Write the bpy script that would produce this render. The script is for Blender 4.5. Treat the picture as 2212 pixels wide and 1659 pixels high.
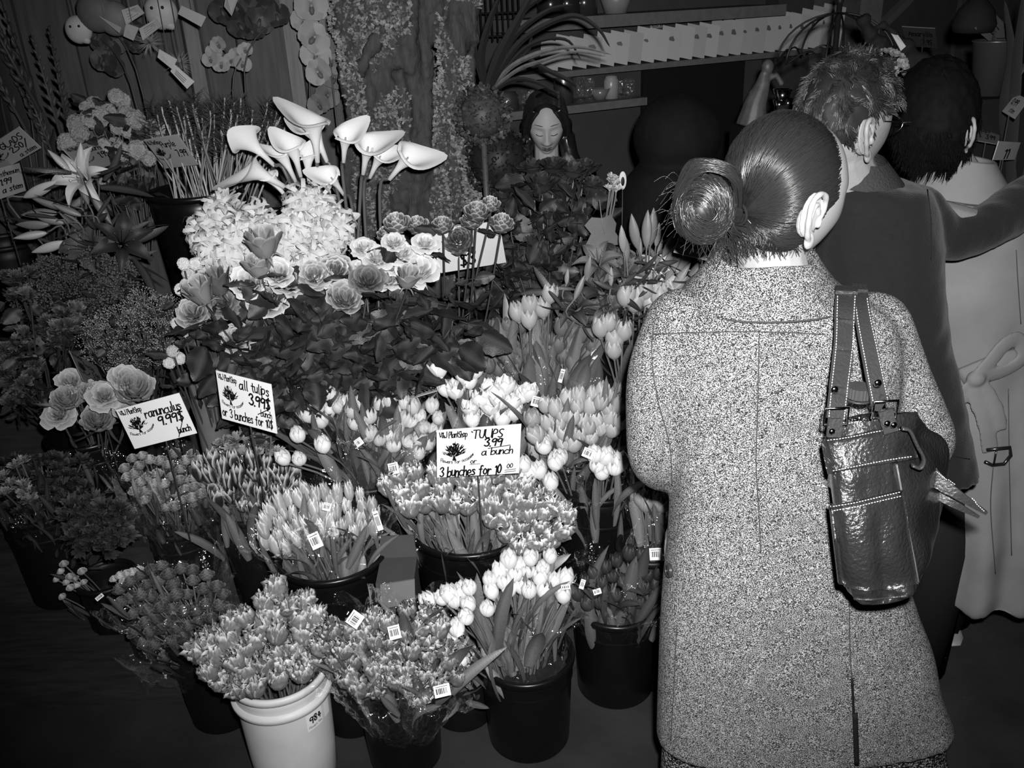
import bpy, bmesh, math, random
import numpy as np
from mathutils import Vector, Matrix, Quaternion, noise
V = Vector
PI = math.pi
for o in list(bpy.data.objects): bpy.data.objects.remove(o, do_unlink=True)
SC = bpy.context.scene
COL = SC.collection

# ---------------------------------------------------------------- camera
FPX, CX, CY, CAMH = 1900.0, 1106.0, 829.5, 1.8
_up = V((-194, 4270, 1900)).normalized()
_fw = V((0, 0, -1)); _ya = (_fw - _fw.dot(_up) * _up).normalized(); _xa = _ya.cross(_up)
RW = Matrix((_xa, _ya, _up))                      # camera space -> world
cam_d = bpy.data.cameras.new('camera'); cam = bpy.data.objects.new('camera', cam_d); COL.objects.link(cam)
cam_d.sensor_width = 36; cam_d.lens = 36 * FPX / 2212; cam_d.clip_end = 60; cam_d.clip_start = .05
cam.matrix_world = Matrix.Translation((0, 0, CAMH)) @ RW.to_4x4()
SC.camera = cam
SC.view_settings.view_transform = 'Standard'; SC.view_settings.look = 'None'
SC.view_settings.gamma = 1; SC.view_settings.use_curve_mapping = False
SC.view_settings.exposure = 0.0

# ---------------------------------------------------------------- light: the camera's flash, and a dim market hall
w = bpy.data.worlds.new('hall'); SC.world = w; w.use_nodes = True
w.node_tree.nodes['Background'].inputs[0].default_value = (.5, .5, .5, 1)
w.node_tree.nodes['Background'].inputs[1].default_value = .006
FLASH = 330.0
fd = bpy.data.lights.new('camera_flash', 'SPOT'); fd.energy = FLASH; fd.spot_size = math.radians(92); fd.spot_blend = .9
fd.shadow_soft_size = .018
fl = bpy.data.objects.new('camera_flash', fd); COL.objects.link(fl)
fl.matrix_world = Matrix.Translation(V((0, 0, CAMH)) + RW @ V((.045, .075, 0))) @ RW.to_4x4() @ Matrix.Rotation(math.radians(3.5), 4, 'X') @ Matrix.Rotation(math.radians(-3), 4, 'Y')

def ray(u, v): return RW @ V(((u - CX) / FPX, -(v - CY) / FPX, -1.0))
def at(u, v, y):
    r = ray(u, v); return r * (y / r.y) + V((0, 0, CAMH))
def onz(u, v, z):
    r = ray(u, v); return r * ((z - CAMH) / r.z) + V((0, 0, CAMH))
def uvof(x, y, z):
    c = RW.transposed() @ (V((x, y, z)) - V((0, 0, CAMH))); return CX + FPX * c.x / -c.z, CY - FPX * c.y / -c.z
def depth(p): return -(RW.transposed() @ (p - V((0, 0, CAMH)))).z
def pxm(p): return FPX / depth(p)

# ---------------------------------------------------------------- materials
MATS = {}
def mat(name, c=.2, rough=.5, spec=.35, var=0.0, vscale=30, bump=0, bscale=60, tone=None, orand=0.0, metal=0, coat=0, stretch=None, sheen=0):
    """grey procedural material; tone = colour reached where the mesh attribute 'tone' is 1; orand = spread between objects"""
    if name in MATS: return MATS[name]
    m = bpy.data.materials.new(name); m.use_nodes = True; MATS[name] = m
    nt = m.node_tree; N = nt.nodes; L = nt.links; b = N['Principled BSDF']
    b.inputs['Roughness'].default_value = rough; b.inputs['Specular IOR Level'].default_value = spec
    b.inputs['Metallic'].default_value = metal
    if coat: b.inputs['Coat Weight'].default_value = coat; b.inputs['Coat Roughness'].default_value = .15
    if sheen: b.inputs['Sheen Weight'].default_value = sheen
    val = N.new('ShaderNodeValue'); val.outputs[0].default_value = c; out = val.outputs[0]
    def math_(op, a, bb):
        n = N.new('ShaderNodeMath'); n.operation = op
        for i, x in enumerate((a, bb)):
            if hasattr(x, 'links'): L.new(x, n.inputs[i])
            else: n.inputs[i].default_value = x
        return n.outputs[0]
    if tone is not None:
        a = N.new('ShaderNodeAttribute'); a.attribute_name = 'tone'
        mx = N.new('ShaderNodeMix'); L.new(a.outputs['Fac'], mx.inputs[0]); mx.inputs[2].default_value = c; mx.inputs[3].default_value = tone
        out = mx.outputs[0]
    tc = None
    if var or bump:
        tc = N.new('ShaderNodeTexCoord'); co = tc.outputs['Object']
        if stretch:
            mp = N.new('ShaderNodeMapping'); L.new(co, mp.inputs[0]); mp.inputs['Scale'].default_value = stretch; co = mp.outputs[0]
    if var:
        nz = N.new('ShaderNodeTexNoise'); nz.inputs['Scale'].default_value = vscale; nz.inputs['Detail'].default_value = 5; L.new(co, nz.inputs[0])
        k = math_('MULTIPLY', math_('SUBTRACT', nz.outputs[0], .5), var * 3)
        out = math_('MULTIPLY', out, math_('ADD', k, 1.0))
    if orand:
        oi = N.new('ShaderNodeObjectInfo')
        k = math_('ADD', math_('MULTIPLY', oi.outputs['Random'], 2 * orand), 1 - orand)
        out = math_('MULTIPLY', out, k)
    mxx = math_('MINIMUM', math_('MAXIMUM', out, .001), .95)
    cc = N.new('ShaderNodeCombineColor')
    for i in range(3): L.new(mxx, cc.inputs[i])
    L.new(cc.outputs[0], b.inputs['Base Color'])
    if bump:
        nb = N.new('ShaderNodeTexNoise'); nb.inputs['Scale'].default_value = bscale; nb.inputs['Detail'].default_value = 4; L.new(co, nb.inputs[0])
        bp = N.new('ShaderNodeBump'); bp.inputs['Strength'].default_value = bump; bp.inputs['Distance'].default_value = .004
        L.new(nb.outputs[0], bp.inputs['Height']); L.new(bp.outputs[0], b.inputs['Normal'])
    return m

def tweed(name, lo, hi, scale=420, mid=.5):
    m = bpy.data.materials.new(name); m.use_nodes = True; MATS[name] = m
    nt = m.node_tree; N = nt.nodes; L = nt.links; b = N['Principled BSDF']
    b.inputs['Roughness'].default_value = .95; b.inputs['Specular IOR Level'].default_value = .1
    tc = N.new('ShaderNodeTexCoord')
    mp = N.new('ShaderNodeMapping'); L.new(tc.outputs['Object'], mp.inputs[0]); mp.inputs['Rotation'].default_value = (0, .72, 0); mp.inputs['Scale'].default_value = (1, .6, 1.35)
    n1 = N.new('ShaderNodeTexNoise'); n1.inputs['Scale'].default_value = scale; n1.inputs['Detail'].default_value = 1.5; L.new(mp.outputs[0], n1.inputs[0])
    n2 = N.new('ShaderNodeTexNoise'); n2.inputs['Scale'].default_value = 85; n2.inputs['Detail'].default_value = 3; L.new(tc.outputs['Object'], n2.inputs[0])
    ad = N.new('ShaderNodeMath'); ad.operation = 'MULTIPLY_ADD'; L.new(n2.outputs[0], ad.inputs[0]); ad.inputs[1].default_value = .12; L.new(n1.outputs[0], ad.inputs[2])
    cr = N.new('ShaderNodeValToRGB'); L.new(ad.outputs[0], cr.inputs[0])
    cr.color_ramp.elements[0].position = mid; cr.color_ramp.elements[0].color = (lo, lo, lo, 1)
    cr.color_ramp.elements[1].position = mid + .17; cr.color_ramp.elements[1].color = (hi, hi, hi, 1)
    L.new(cr.outputs[0], b.inputs['Base Color'])
    bp = N.new('ShaderNodeBump'); bp.inputs['Strength'].default_value = .5; bp.inputs['Distance'].default_value = .0015
    L.new(n1.outputs[0], bp.inputs['Height']); L.new(bp.outputs[0], b.inputs['Normal'])
    return m

def film(name, alpha=.1, rough=.08, c=1.0, base=.04):
    """thin clear plastic film: mostly see-through, with gloss"""
    m = bpy.data.materials.new(name); m.use_nodes = True; MATS[name] = m
    nt = m.node_tree; N = nt.nodes; L = nt.links; N.remove(N['Principled BSDF'])
    o = N['Material Output']; t = N.new('ShaderNodeBsdfTransparent'); g = N.new('ShaderNodeBsdfGlossy'); g.inputs['Roughness'].default_value = rough
    g.inputs[0].default_value = (c, c, c, 1)
    fr = N.new('ShaderNodeFresnel'); fr.inputs[0].default_value = 1.45; t.inputs[0].default_value = (.95, .95, .95, 1)
    ad = N.new('ShaderNodeMath'); ad.operation = 'MULTIPLY_ADD'; L.new(fr.outputs[0], ad.inputs[0]); ad.inputs[1].default_value = alpha * 4; ad.inputs[2].default_value = base
    ml = N.new('ShaderNodeCombineColor')
    for i in range(3): L.new(ad.outputs[0], ml.inputs[i])
    L.new(ml.outputs[0], g.inputs[0])
    tc = N.new('ShaderNodeTexCoord'); nb = N.new('ShaderNodeTexNoise'); nb.inputs['Scale'].default_value = 22; nb.inputs['Detail'].default_value = 3; L.new(tc.outputs['Object'], nb.inputs[0])
    bp = N.new('ShaderNodeBump'); bp.inputs['Strength'].default_value = 1; bp.inputs['Distance'].default_value = .04
    L.new(nb.outputs[0], bp.inputs['Height']); L.new(bp.outputs[0], g.inputs['Normal'])
    mx = N.new('ShaderNodeAddShader'); L.new(t.outputs[0], mx.inputs[0]); L.new(g.outputs[0], mx.inputs[1]); L.new(mx.outputs[0], o.inputs[0])
    return m

# ---------------------------------------------------------------- mesh building
class MB:
    def __init__(s): s.v = []; s.f = []; s.t = []; s.m = []
    def add(s, vs, fs, tone=0.0):
        k = len(s.v); s.v += [tuple(v) for v in vs]; s.f += [tuple(i + k for i in f) for f in fs]
        s.t += list(tone) if isinstance(tone, (list, tuple)) else [tone] * len(vs)
        return s
    def grid(s, fn, nu, nv, closev=False, tone=None):
        vs = []; ts = []
        for i in range(nu + 1):
            for j in range(nv + (0 if closev else 1)):
                a, b = i / nu, j / nv; vs.append(fn(a, b)); ts.append(tone(a, b) if tone else 0.0)
        w_ = nv if closev else nv + 1; fs = []
        for i in range(nu):
            for j in range(nv):
                j2 = (j + 1) % w_; fs.append((i * w_ + j, i * w_ + j2, (i + 1) * w_ + j2, (i + 1) * w_ + j))
        return s.add(vs, fs, ts)
    def tube(s, pts, rad, n=6, cap=True, tone=0.0, flat=1.0, upv=None):
        pts = [V(p) for p in pts]; m_ = len(pts)
        if not hasattr(rad, '__len__'): rad = [rad] * m_
        vs = []; prev = V(upv) if upv else None
        for i, p in enumerate(pts):
            d = (pts[min(i + 1, m_ - 1)] - pts[max(i - 1, 0)])
            d = d.normalized() if d.length > 1e-9 else V((0, 0, 1))
            if prev is None: prev = V((1, 0, 0)) if abs(d.x) < .8 else V((0, 1, 0))
            a = (prev - prev.dot(d) * d)
            a = a.normalized() if a.length > 1e-6 else d.orthogonal().normalized()
            b = d.cross(a); prev = a
            for k in range(n):
                t = 2 * PI * k / n; vs.append(p + (a * math.cos(t) + b * math.sin(t) * flat) * rad[i])
        fs = [(i * n + k, i * n + (k + 1) % n, (i + 1) * n + (k + 1) % n, (i + 1) * n + k) for i in range(m_ - 1) for k in range(n)]
        if cap: fs += [tuple(range(n))[::-1], tuple(range((m_ - 1) * n, m_ * n))]
        return s.add(vs, fs, tone)
    def ell(s, c, r, rot=None, n=14, m=9, tone=0.0):
        c = V(c); r = V(r) if hasattr(r, '__len__') else V((r, r, r)); vs = []
        for i in range(1, m):
            th = PI * i / m
            for k in range(n):
                p = V((r.x * math.sin(th) * math.cos(2 * PI * k / n), r.y * math.sin(th) * math.sin(2 * PI * k / n), r.z * math.cos(th)))
                vs.append(c + (rot @ p if rot else p))
        for z in (r.z, -r.z):
            p = V((0, 0, z)); vs.append(c + (rot @ p if rot else p))
        T, B = len(vs) - 2, len(vs) - 1
        fs = [(i * n + k, (i + 1) * n + k, (i + 1) * n + (k + 1) % n, i * n + (k + 1) % n) for i in range(m - 2) for k in range(n)]
        fs += [(T, k, (k + 1) % n) for k in range(n)] + [(B, (m - 2) * n + (k + 1) % n, (m - 2) * n + k) for k in range(n)]
        return s.add(vs, fs, tone)
    def box(s, c, d, rot=None, tone=0.0):
        c = V(c); vs = []
        for x in (-.5, .5):
            for y in (-.5, .5):
                for z in (-.5, .5):
                    p = V((x * d[0], y * d[1], z * d[2])); vs.append(c + (rot @ p if rot else p))
        return s.add(vs, [(0, 1, 3, 2), (4, 6, 7, 5), (0, 4, 5, 1), (2, 3, 7, 6), (0, 2, 6, 4), (1, 5, 7, 3)], tone)
    def lathe(s, prof, n=40, c=(0, 0, 0), tone=0.0):
        c = V(c)
        vs = [c + V((r * math.cos(2 * PI * k / n), r * math.sin(2 * PI * k / n), z)) for r, z in prof for k in range(n)]
        fs = [(i * n + k, i * n + (k + 1) % n, (i + 1) * n + (k + 1) % n, (i + 1) * n + k) for i in range(len(prof) - 1) for k in range(n)]
        fs.append(tuple(range(n))[::-1])
        return s.add(vs, fs, tone)
    def prism(s, poly, t, tone=0.0):
        """extrude a closed 3D polygon by vector t"""
        n = len(poly); t = V(t); poly = [V(p) for p in poly]
        return s.add(poly + [p + t for p in poly], [tuple(range(n))[::-1], tuple(range(n, 2 * n))] + [(i, (i + 1) % n, n + (i + 1) % n, n + i) for i in range(n)], tone)
    def mesh(s, name, mt=None, smooth=True, off=None):
        me = bpy.data.meshes.new(name)
        vs = s.v if off is None else [(a - off[0], b - off[1], c - off[2]) for a, b, c in s.v]
        me.from_pydata(vs, [], s.f)
        if any(s.t):
            at_ = me.attributes.new('tone', 'FLOAT', 'POINT'); at_.data.foreach_set('value', s.t)
        if smooth: me.polygons.foreach_set('use_smooth', [True] * len(me.polygons))
        me.materials.append(mt); me.update()
        return me
    def build(s, name, mt, parent=None, smooth=True):
        """link as one object; the vertices are world coordinates, the origin is the parent's"""
        if parent is None:
            a = np.array(s.v); off = V((float(a[:, 0].mean()), float(a[:, 1].mean()), float(a[:, 2].min())))
        else: off = wloc(parent)
        o = bpy.data.objects.new(name, s.mesh(name, mt, smooth, off)); COL.objects.link(o)
        if parent is None: o.location = off
        else: o.parent = parent
        o['_w'] = tuple(off)
        return o
def wloc(o): return V(o['_w'])
def tag(o, label, cat, group=None):
    o['label'] = label; o['category'] = cat
    if group: o['group'] = group
    return o
def thing(name, loc, label, cat, group=None):
    o = bpy.data.objects.new(name, None); COL.objects.link(o); o.location = loc; o['_w'] = tuple(loc); o.empty_display_size = .05
    return tag(o, label, cat, group)
def struct(o): o['kind'] = 'structure'; return o
def put(me, name, M, root, mt=None, parent=None, Mp=None):
    """place a shared mesh at world matrix M as a part of root (an Empty with no rotation), or as a sub-part of parent whose matrix is Mp"""
    o = bpy.data.objects.new(name, me); COL.objects.link(o)
    if parent is not None: o.parent = parent; o.matrix_basis = Mp.inverted_safe() @ M
    elif root is not None: o.parent = root; o.matrix_basis = Matrix.Translation(-wloc(root)) @ M
    else: o.matrix_basis = M; o['_w'] = tuple(M.translation)
    if mt is not None:
        o.material_slots[0].link = 'OBJECT'; o.material_slots[0].material = mt
    return o
def aim(p, d, s=1.0, roll=0.0):
    """matrix that puts local +Z along d at p, uniform scale s (or x, y, z scale)"""
    d = V(d).normalized(); q = V((0, 0, 1)).rotation_difference(d)
    S = Matrix.Diagonal((s, s, s, 1)) if not hasattr(s, '__len__') else Matrix.Diagonal((*s, 1))
    return Matrix.Translation(p) @ q.to_matrix().to_4x4() @ Matrix.Rotation(roll, 4, 'Z') @ S
def blob(mb, name, mt, voxel, smooth=6, parent=None, fac=.5, dec=None):
    """fuse overlapping closed shapes into one continuous surface"""
    o = mb.build('tmp', None, None)
    r = o.modifiers.new('r', 'REMESH'); r.mode = 'VOXEL'; r.voxel_size = voxel; r.use_smooth_shade = True
    if smooth:
        sm = o.modifiers.new('s', 'SMOOTH'); sm.iterations = smooth; sm.factor = fac
    dg = bpy.context.evaluated_depsgraph_get(); dg.update()
    me = bpy.data.meshes.new_from_object(o.evaluated_get(dg)); off = wloc(o)
    bpy.data.objects.remove(o, do_unlink=True)
    co = np.empty(len(me.vertices) * 3, 'f'); me.vertices.foreach_get('co', co); co = co.reshape(-1, 3)
    noff = off if parent is None else wloc(parent)
    co += np.array(off - noff, 'f'); me.vertices.foreach_set('co', co.ravel())
    me.materials.clear(); me.materials.append(mt); me.update()
    me.name = name
    ob = bpy.data.objects.new(name, me); COL.objects.link(ob); ob['_w'] = tuple(noff)
    if parent: ob.parent = parent
    else: ob.location = off
    return ob
def deform(ob, fn):
    """move vertices: fn(world Vector, normal) -> world Vector"""
    off = wloc(ob); me = ob.data; n = len(me.vertices); co = np.empty(n * 3, 'f'); no = np.empty(n * 3, 'f')
    me.vertices.foreach_get('co', co); me.vertices.foreach_get('normal', no); co = co.reshape(-1, 3).tolist(); no = no.reshape(-1, 3).tolist()
    out = np.array([fn(V(c) + off, V(m)) - off for c, m in zip(co, no)], 'f'); me.vertices.foreach_set('co', out.ravel()); me.update()
def capsule(mb, a, ra, b, rb, n=14, k=6, flat=1.0):
    a = V(a); b = V(b); mb.tube([a.lerp(b, i / k) for i in range(k + 1)], [ra + (rb - ra) * i / k for i in range(k + 1)], n, flat=flat)
    mb.ell(a, ra, n=n); mb.ell(b, rb, n=n)
def spline(pts, k=6):
    """Catmull-Rom through pts"""
    P = [V(p) for p in pts]; P = [P[0] * 2 - P[1]] + P + [P[-1] * 2 - P[-2]]; out = []
    for i in range(1, len(P) - 2):
        for j in range(k):
            t = j / k; a, b, c, d = P[i - 1:i + 3]
            out.append(.5 * ((2 * b) + (c - a) * t + (2 * a - 5 * b + 4 * c - d) * t * t + (3 * b - a - 3 * c + d) * t ** 3))
    return out + [P[-2]]
def inpoly(x, y, poly):
    c = False; n = len(poly)
    for i in range(n):
        x1, y1 = poly[i]; x2, y2 = poly[i - 1]
        if (y1 > y) != (y2 > y) and x < (x2 - x1) * (y - y1) / (y2 - y1) + x1: c = not c
    return c
def scatter(poly, d, n, seed=0):
    R = random.Random(seed); xs = [p[0] for p in poly]; ys = [p[1] for p in poly]; out = []
    for _ in range(n * 60):
        if len(out) >= n: break
        x, y = R.uniform(min(xs), max(xs)), R.uniform(min(ys), max(ys))
        if inpoly(x, y, poly) and all((x - a) ** 2 + (y - b) ** 2 > d * d for a, b in out): out.append((x, y))
    return out

ORD = 'first second third fourth fifth sixth seventh eighth ninth tenth eleventh twelfth thirteenth fourteenth fifteenth sixteenth seventeenth eighteenth nineteenth twentieth'.split()
def places(pts, rows=4):
    """for each picture point: which row of the cluster it is in, and its rank from the left"""
    idx = sorted(range(len(pts)), key=lambda i: pts[i][1]); n = len(pts); out = [''] * n; names = {1: [''], 2: ['upper', 'lower'], 3: ['top', 'middle', 'bottom'], 4: ['top', 'upper middle', 'lower middle', 'bottom'], 5: ['top', 'second', 'middle', 'fourth', 'bottom'], 6: ['top', 'second', 'third', 'fourth', 'fifth', 'bottom']}[rows]
    for r in range(rows):
        row = sorted(idx[r * n // rows:(r + 1) * n // rows], key=lambda i: pts[i][0])
        for k, i in enumerate(row): out[i] = '%s from the left%s' % (ORD[k] if k < 20 else '%dth' % (k + 1), ' in the %s row' % names[r] if names[r] else '')
    return out
# ---------------------------------------------------------------- the room
M_floor = mat('concrete floor', .028, .8, .2, var=.5, vscale=5, bump=.3, bscale=40)
M_wall = mat('painted boards', .075, .7, .2, var=.35, vscale=9, stretch=(6, 6, .6))
M_batten = mat('pale batten wood', .15, .6, .25, var=.35, vscale=14, stretch=(5, 5, .5))
M_cab = mat('counter paint', .055, .7, .2, var=.15, vscale=8)
M_dark = mat('dark recess', .012, .8, .1)
M_wood = mat('riser wood', .03, .7, .2, var=.5, vscale=10, stretch=(1, 6, 6))

fb = MB(); fb.grid(lambda a, b: V((-4 + 8 * a, -1.2 + 8 * b, 0)), 8, 8); fo = fb.build('floor', M_floor, None, False); struct(fo)
cl = MB(); cl.box((0, 2.8, 3.25), (8, 8, .1)); struct(cl.build('ceiling', M_dark, None, False))
# far wall with the counter recess runs away to the right; the boarded wall stands behind the display
A = V((.219, 4.371, 0)); B = V((1.694, 5.133, 0)); WD = (B - A).normalized(); WN = V((WD.y, -WD.x, 0))
def wp(s, z, out=0.0): return V((A.x, A.y, z)) + WD * s + WN * out
wb = MB(); wb.prism([wp(-.9, 0), wp(5, 0), wp(5, 3.2), wp(-.9, 3.2)], -WN * .1); struct(wb.build('wall_back', M_cab, None, False))
# left wall: vertical boards
LY = 3.45; lw = MB(); lw.box((-1.975, LY + .06, 1.6), (3.65, .08, 3.2)); lwo = struct(lw.build('wall_left', mat('wall backing', .06, .8, .2, var=.3), None, False))
x = -3.8; R = random.Random(4); k = 0
while x < -.32:
    wdt = .18 + R.random() * .02
    b = MB(); b.box((x + wdt / 2, LY + R.uniform(-.004, .004), 1.6), (wdt - .01, .024, 3.19)); po = b.build('plank', M_wall, lwo, False); x += wdt
for uu, w_ in ((28, .045), (430, .05), (640, .05)):
    p = at(uu, 140, LY - .03); b = MB(); b.box((p.x, LY - .035, 1.6), (w_, .035, 3.19)); b.build('batten', M_batten, lwo, False)
rw = MB(); rw.box((3.2, 1.6, 1.6), (.1, 7, 3.2)); struct(rw.build('wall_right', M_dark, None, False))
# ---------------------------------------------------------------- flower and leaf shapes (each made once, its mesh shared)
def cup_petal(mb, th, span, prof, lift=0.0, nu=7, nv=4, seed=0, fringe=0.0, tip=1.2, edge=.75, crease=.06, wave=0.0):
    """one petal standing on the axis at azimuth th; prof(s) -> (radius, z)"""
    Rn = random.Random(seed); ph = Rn.uniform(0, 6)
    def fn(a, b):
        t = b * 2 - 1; r, z = prof(a)
        if tip >= 3: w_ = min(1, .5 + a) * (1 - .38 * max(0, (a - .6) / .4) ** 2)
        else:
            w_ = min(1, .42 + 1.5 * a) * (1 - max(0, (a - .45) / .55) ** 2.4 * .80)
        n = (noise.noise(V((a * 6 + ph, t * 5, seed * 3.1))) + .6 * noise.noise(V((a * 3 + ph, t * 16, seed * 1.1)))) * fringe * max(0, (a - .25)) * 1.5
        tt = th + t * span * w_
        r = r * (1 + lift) + crease * r * (1 - abs(t)) + wave * math.sin(t * 9 + ph) * a * r + n * r
        z = z - (abs(t) ** 2.2) * (.16 if tip >= 3 else .07) * a * prof(1)[1] + n * .5 * prof(1)[1] * (.5 if a > .9 else .2) + Rn.uniform(-1, 1) * fringe * .06 * (a > .9) * prof(1)[1]
        return V((r * math.cos(tt), r * math.sin(tt), z))
    def tn(a, b):
        t = abs(b * 2 - 1); e = max(a ** 3, t ** 3 * a ** .5) + (.3 * noise.noise(V((b * 11, a * 2.5, seed * 1.7))) if fringe > .3 else 0); return min(1, max(0, (e - edge) / (1 - edge) * 1.3)) if edge < 1 else 0
    mb.grid(fn, nu, nv, tone=tn)
def tulip(seed, openn=0.0, fringe=0.0, H=1.0, Rr=.37, nu=7, nv=4, extra=0, edge=.75, tip=1.2):
    mb = MB(); Rn = random.Random(seed)
    def prof(o):
        def f(s):
            r = Rr * (math.sin(PI * (.10 + .73 * s)) ** .85 * min(1, s * 5 + .2) ** .5 + o * s ** 2.2)
            return (max(.03, r), H * (s * 1.02 - .15 * o * s * s))
        return f
    for k in range(3): cup_petal(mb, k * 2 * PI / 3 + .5 + Rn.uniform(-.1, .1), .85, prof(openn * Rn.uniform(.5, 1) - .06), -.07, nu, nv, seed + k, fringe, edge=edge, tip=tip)
    for k in range(3): cup_petal(mb, k * 2 * PI / 3 - .5 + Rn.uniform(-.1, .1), .95, prof(openn * Rn.uniform(.7, 1.3)), .03, nu, nv, seed + 9 + k, fringe, edge=edge, tip=tip)
    for k in range(extra): cup_petal(mb, Rn.uniform(0, 6), .7, prof(openn * Rn.uniform(-.2, .8) - .25), -.3, nu, nv, seed + 20 + k, fringe, edge=edge, tip=tip)
    mb.ell((0, 0, .03), (.1, .1, .07), n=7, m=4)
    return mb
def rose(seed, n=22, openn=.5, H=1.0):
    """spiral of petals, outer ones rolled out"""
    mb = MB(); Rn = random.Random(seed)
    for k in range(n):
        q = k / (n - 1); th = k * 2.4 + Rn.uniform(-.2, .2); rad = .07 + .42 * q ** .8; top = H * (.86 - .28 * q * (0.5 + openn)) * Rn.uniform(.95, 1.04)
        roll = (.05 + .30 * q * openn) * Rn.uniform(.7, 1.2); span = .95 - .15 * q
        def prof(s, rad=rad, top=top, roll=roll):
            r = rad * (.35 + .75 * s ** .6) + roll * max(0, s - .6) ** 1.5 * 4 * .42
            z = top * (s ** .9) - roll * max(0, s - .75) * 1.4
            return (r, z * .75)
        cup_petal(mb, th, span, prof, 0, 6, 5, seed * 40 + k, .10, edge=.8, tip=3, crease=.02, wave=.03)
    for k in range(5):
        a = k * 2 * PI / 5; pts = [V((math.cos(a) * r, math.sin(a) * r, z)) for r, z in ((.08, .02), (.3, .08), (.5, -.08))]
        mb.tube(pts, [.06, .05, .005], 4, flat=.3)
    return mb
def ranunc(seed, n=40):
    mb = MB(); Rn = random.Random(seed)
    for k in range(n):
        q = k / (n - 1); th = k * 2.4; rad = .05 + .46 * q; top = .72 - .42 * q ** 1.7
        def prof(s, rad=rad, top=top): return (rad * (.5 + .62 * s ** .7) * (1 - .12 * max(0, s - .7)), top * s)
        cup_petal(mb, th, .75 - .2 * q, prof, 0, 5, 4, seed * 50 + k, .08, edge=.55, tip=3, crease=.02, wave=.02)
    return mb
def pompom(seed, n=90, r=.5, cup=.25, size=.2):
    """ball of small cupped petals or florets"""
    mb = MB(); Rn = random.Random(seed); mb.ell((0, 0, 0), r * .8, n=10, m=7, tone=0)
    for i in range(n):
        z = 1 - 2 * (i + .5) / n; a = i * 2.39996; q = math.sqrt(1 - z * z); d = V((q * math.cos(a), q * math.sin(a), z))
        u = d.orthogonal().normalized(); u.rotate(Quaternion(d, Rn.uniform(0, 6))); w_ = d.cross(u); c = d * r * Rn.uniform(.85, 1.05); s = size * Rn.uniform(.7, 1.2)
        vs = [c - d * .08, c + u * s + d * cup * s, c + (u + w_) * .55 * s + d * cup * s * .4, c + w_ * s + d * cup * s, c + (w_ - u) * .55 * s + d * .1 * s, c - u * s + d * cup * s, c - (u + w_) * .55 * s + d * .1 * s, c - w_ * s + d * cup * s, c + (u - w_) * .55 * s + d * .1 * s]
        mb.add(vs, [(0, j, j % 8 + 1) for j in range(1, 9)], [0] + [Rn.uniform(.3, 1)] * 8)
    return mb
def ruffle(seed, n=26):
    """carnation: many frilled petals"""
    mb = MB(); Rn = random.Random(seed)
    for k in range(n):
        th = Rn.uniform(0, 2 * PI); q = Rn.random()
        def prof(s, q=q): return (.08 + (.5 * q + .1) * s, (.35 + .4 * (1 - q)) * s ** .6)
        cup_petal(mb, th, .5, prof, 0, 4, 6, seed * 60 + k, .45, edge=.7, tip=3, wave=.06)
    return mb
def stars(seed, n=20, L=1.0, petal=.42, n6=6, width=.055):
    """upright spike of starry florets with recurved strap petals"""
    mb = MB(); Rn = random.Random(seed); mb.tube([(0, 0, -.1), (0, 0, L)], .04, 5)
    for i in range(n):
        q = i / n; a = i * 2.4; d = V((math.cos(a), math.sin(a), .25 + q * 1.1)).normalized(); c = V((0, 0, L * (.05 + .92 * q))) + d * .16
        u = d.orthogonal().normalized(); w_ = d.cross(u)
        mb.tube([V((0, 0, c.z - .03)), c], [.02, .035], 4, tone=.0)
        for j in range(n6):
            t = 2 * PI * j / n6 + Rn.uniform(-.2, .2); e = u * math.cos(t) + w_ * math.sin(t); f = d.cross(e) * width
            p0 = c; p1 = c + e * petal * .5 + d * petal * .35; p2 = c + e * petal * .95 + d * petal * .2 * Rn.uniform(.2, 1.5); p3 = c + e * petal * 1.05 - d * petal * .15
            mb.add([p0 - f * .6, p0 + f * .6, p1 - f, p1 + f, p2 - f, p2 + f, p3], [(0, 1, 3, 2), (2, 3, 5, 4), (4, 5, 6)], .6)
    return mb
def flatflower(seed, n=5, w=.42, cup=.15, lip=True):
    """five broad petals round a lip (orchid) or an eye"""
    mb = MB(); Rn = random.Random(seed)
    spec = [(PI / 2, .5, .30), (PI * .0 + .1, .56, w), (PI - .1, .56, w), (-PI * .3, .48, .26), (-PI * .7, .48, .26)] if n == 5 and lip else [(k * 2 * PI / n, .5, w * .8) for k in range(n)]
    for th, L, wd in spec:
        e = V((math.cos(th), math.sin(th), 0)); g = V((-e.y, e.x, 0))
        def fn(a, b, e=e, g=g, L=L, wd=wd):
            t = b * 2 - 1; ww = wd * math.sin(PI * min(.999, a * .93 + .03)) ** .6
            return e * (L * a) + g * t * ww + V((0, 0, cup * (a * a - .3 * abs(t) * a) + (0.02 if wd > .35 else 0)))
        mb.grid(fn, 5, 4, tone=lambda a, b: max(0, 1 - a * 3))
    if lip: mb.ell((0, -.12, .1), (.09, .16, .1), n=8, m=5, tone=1); mb.ell((0, .02, .12), (.06, .07, .08), n=6, m=4, tone=0)
    else: mb.ell((0, 0, .03), .07, n=7, m=4, tone=1)
    return mb
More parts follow.
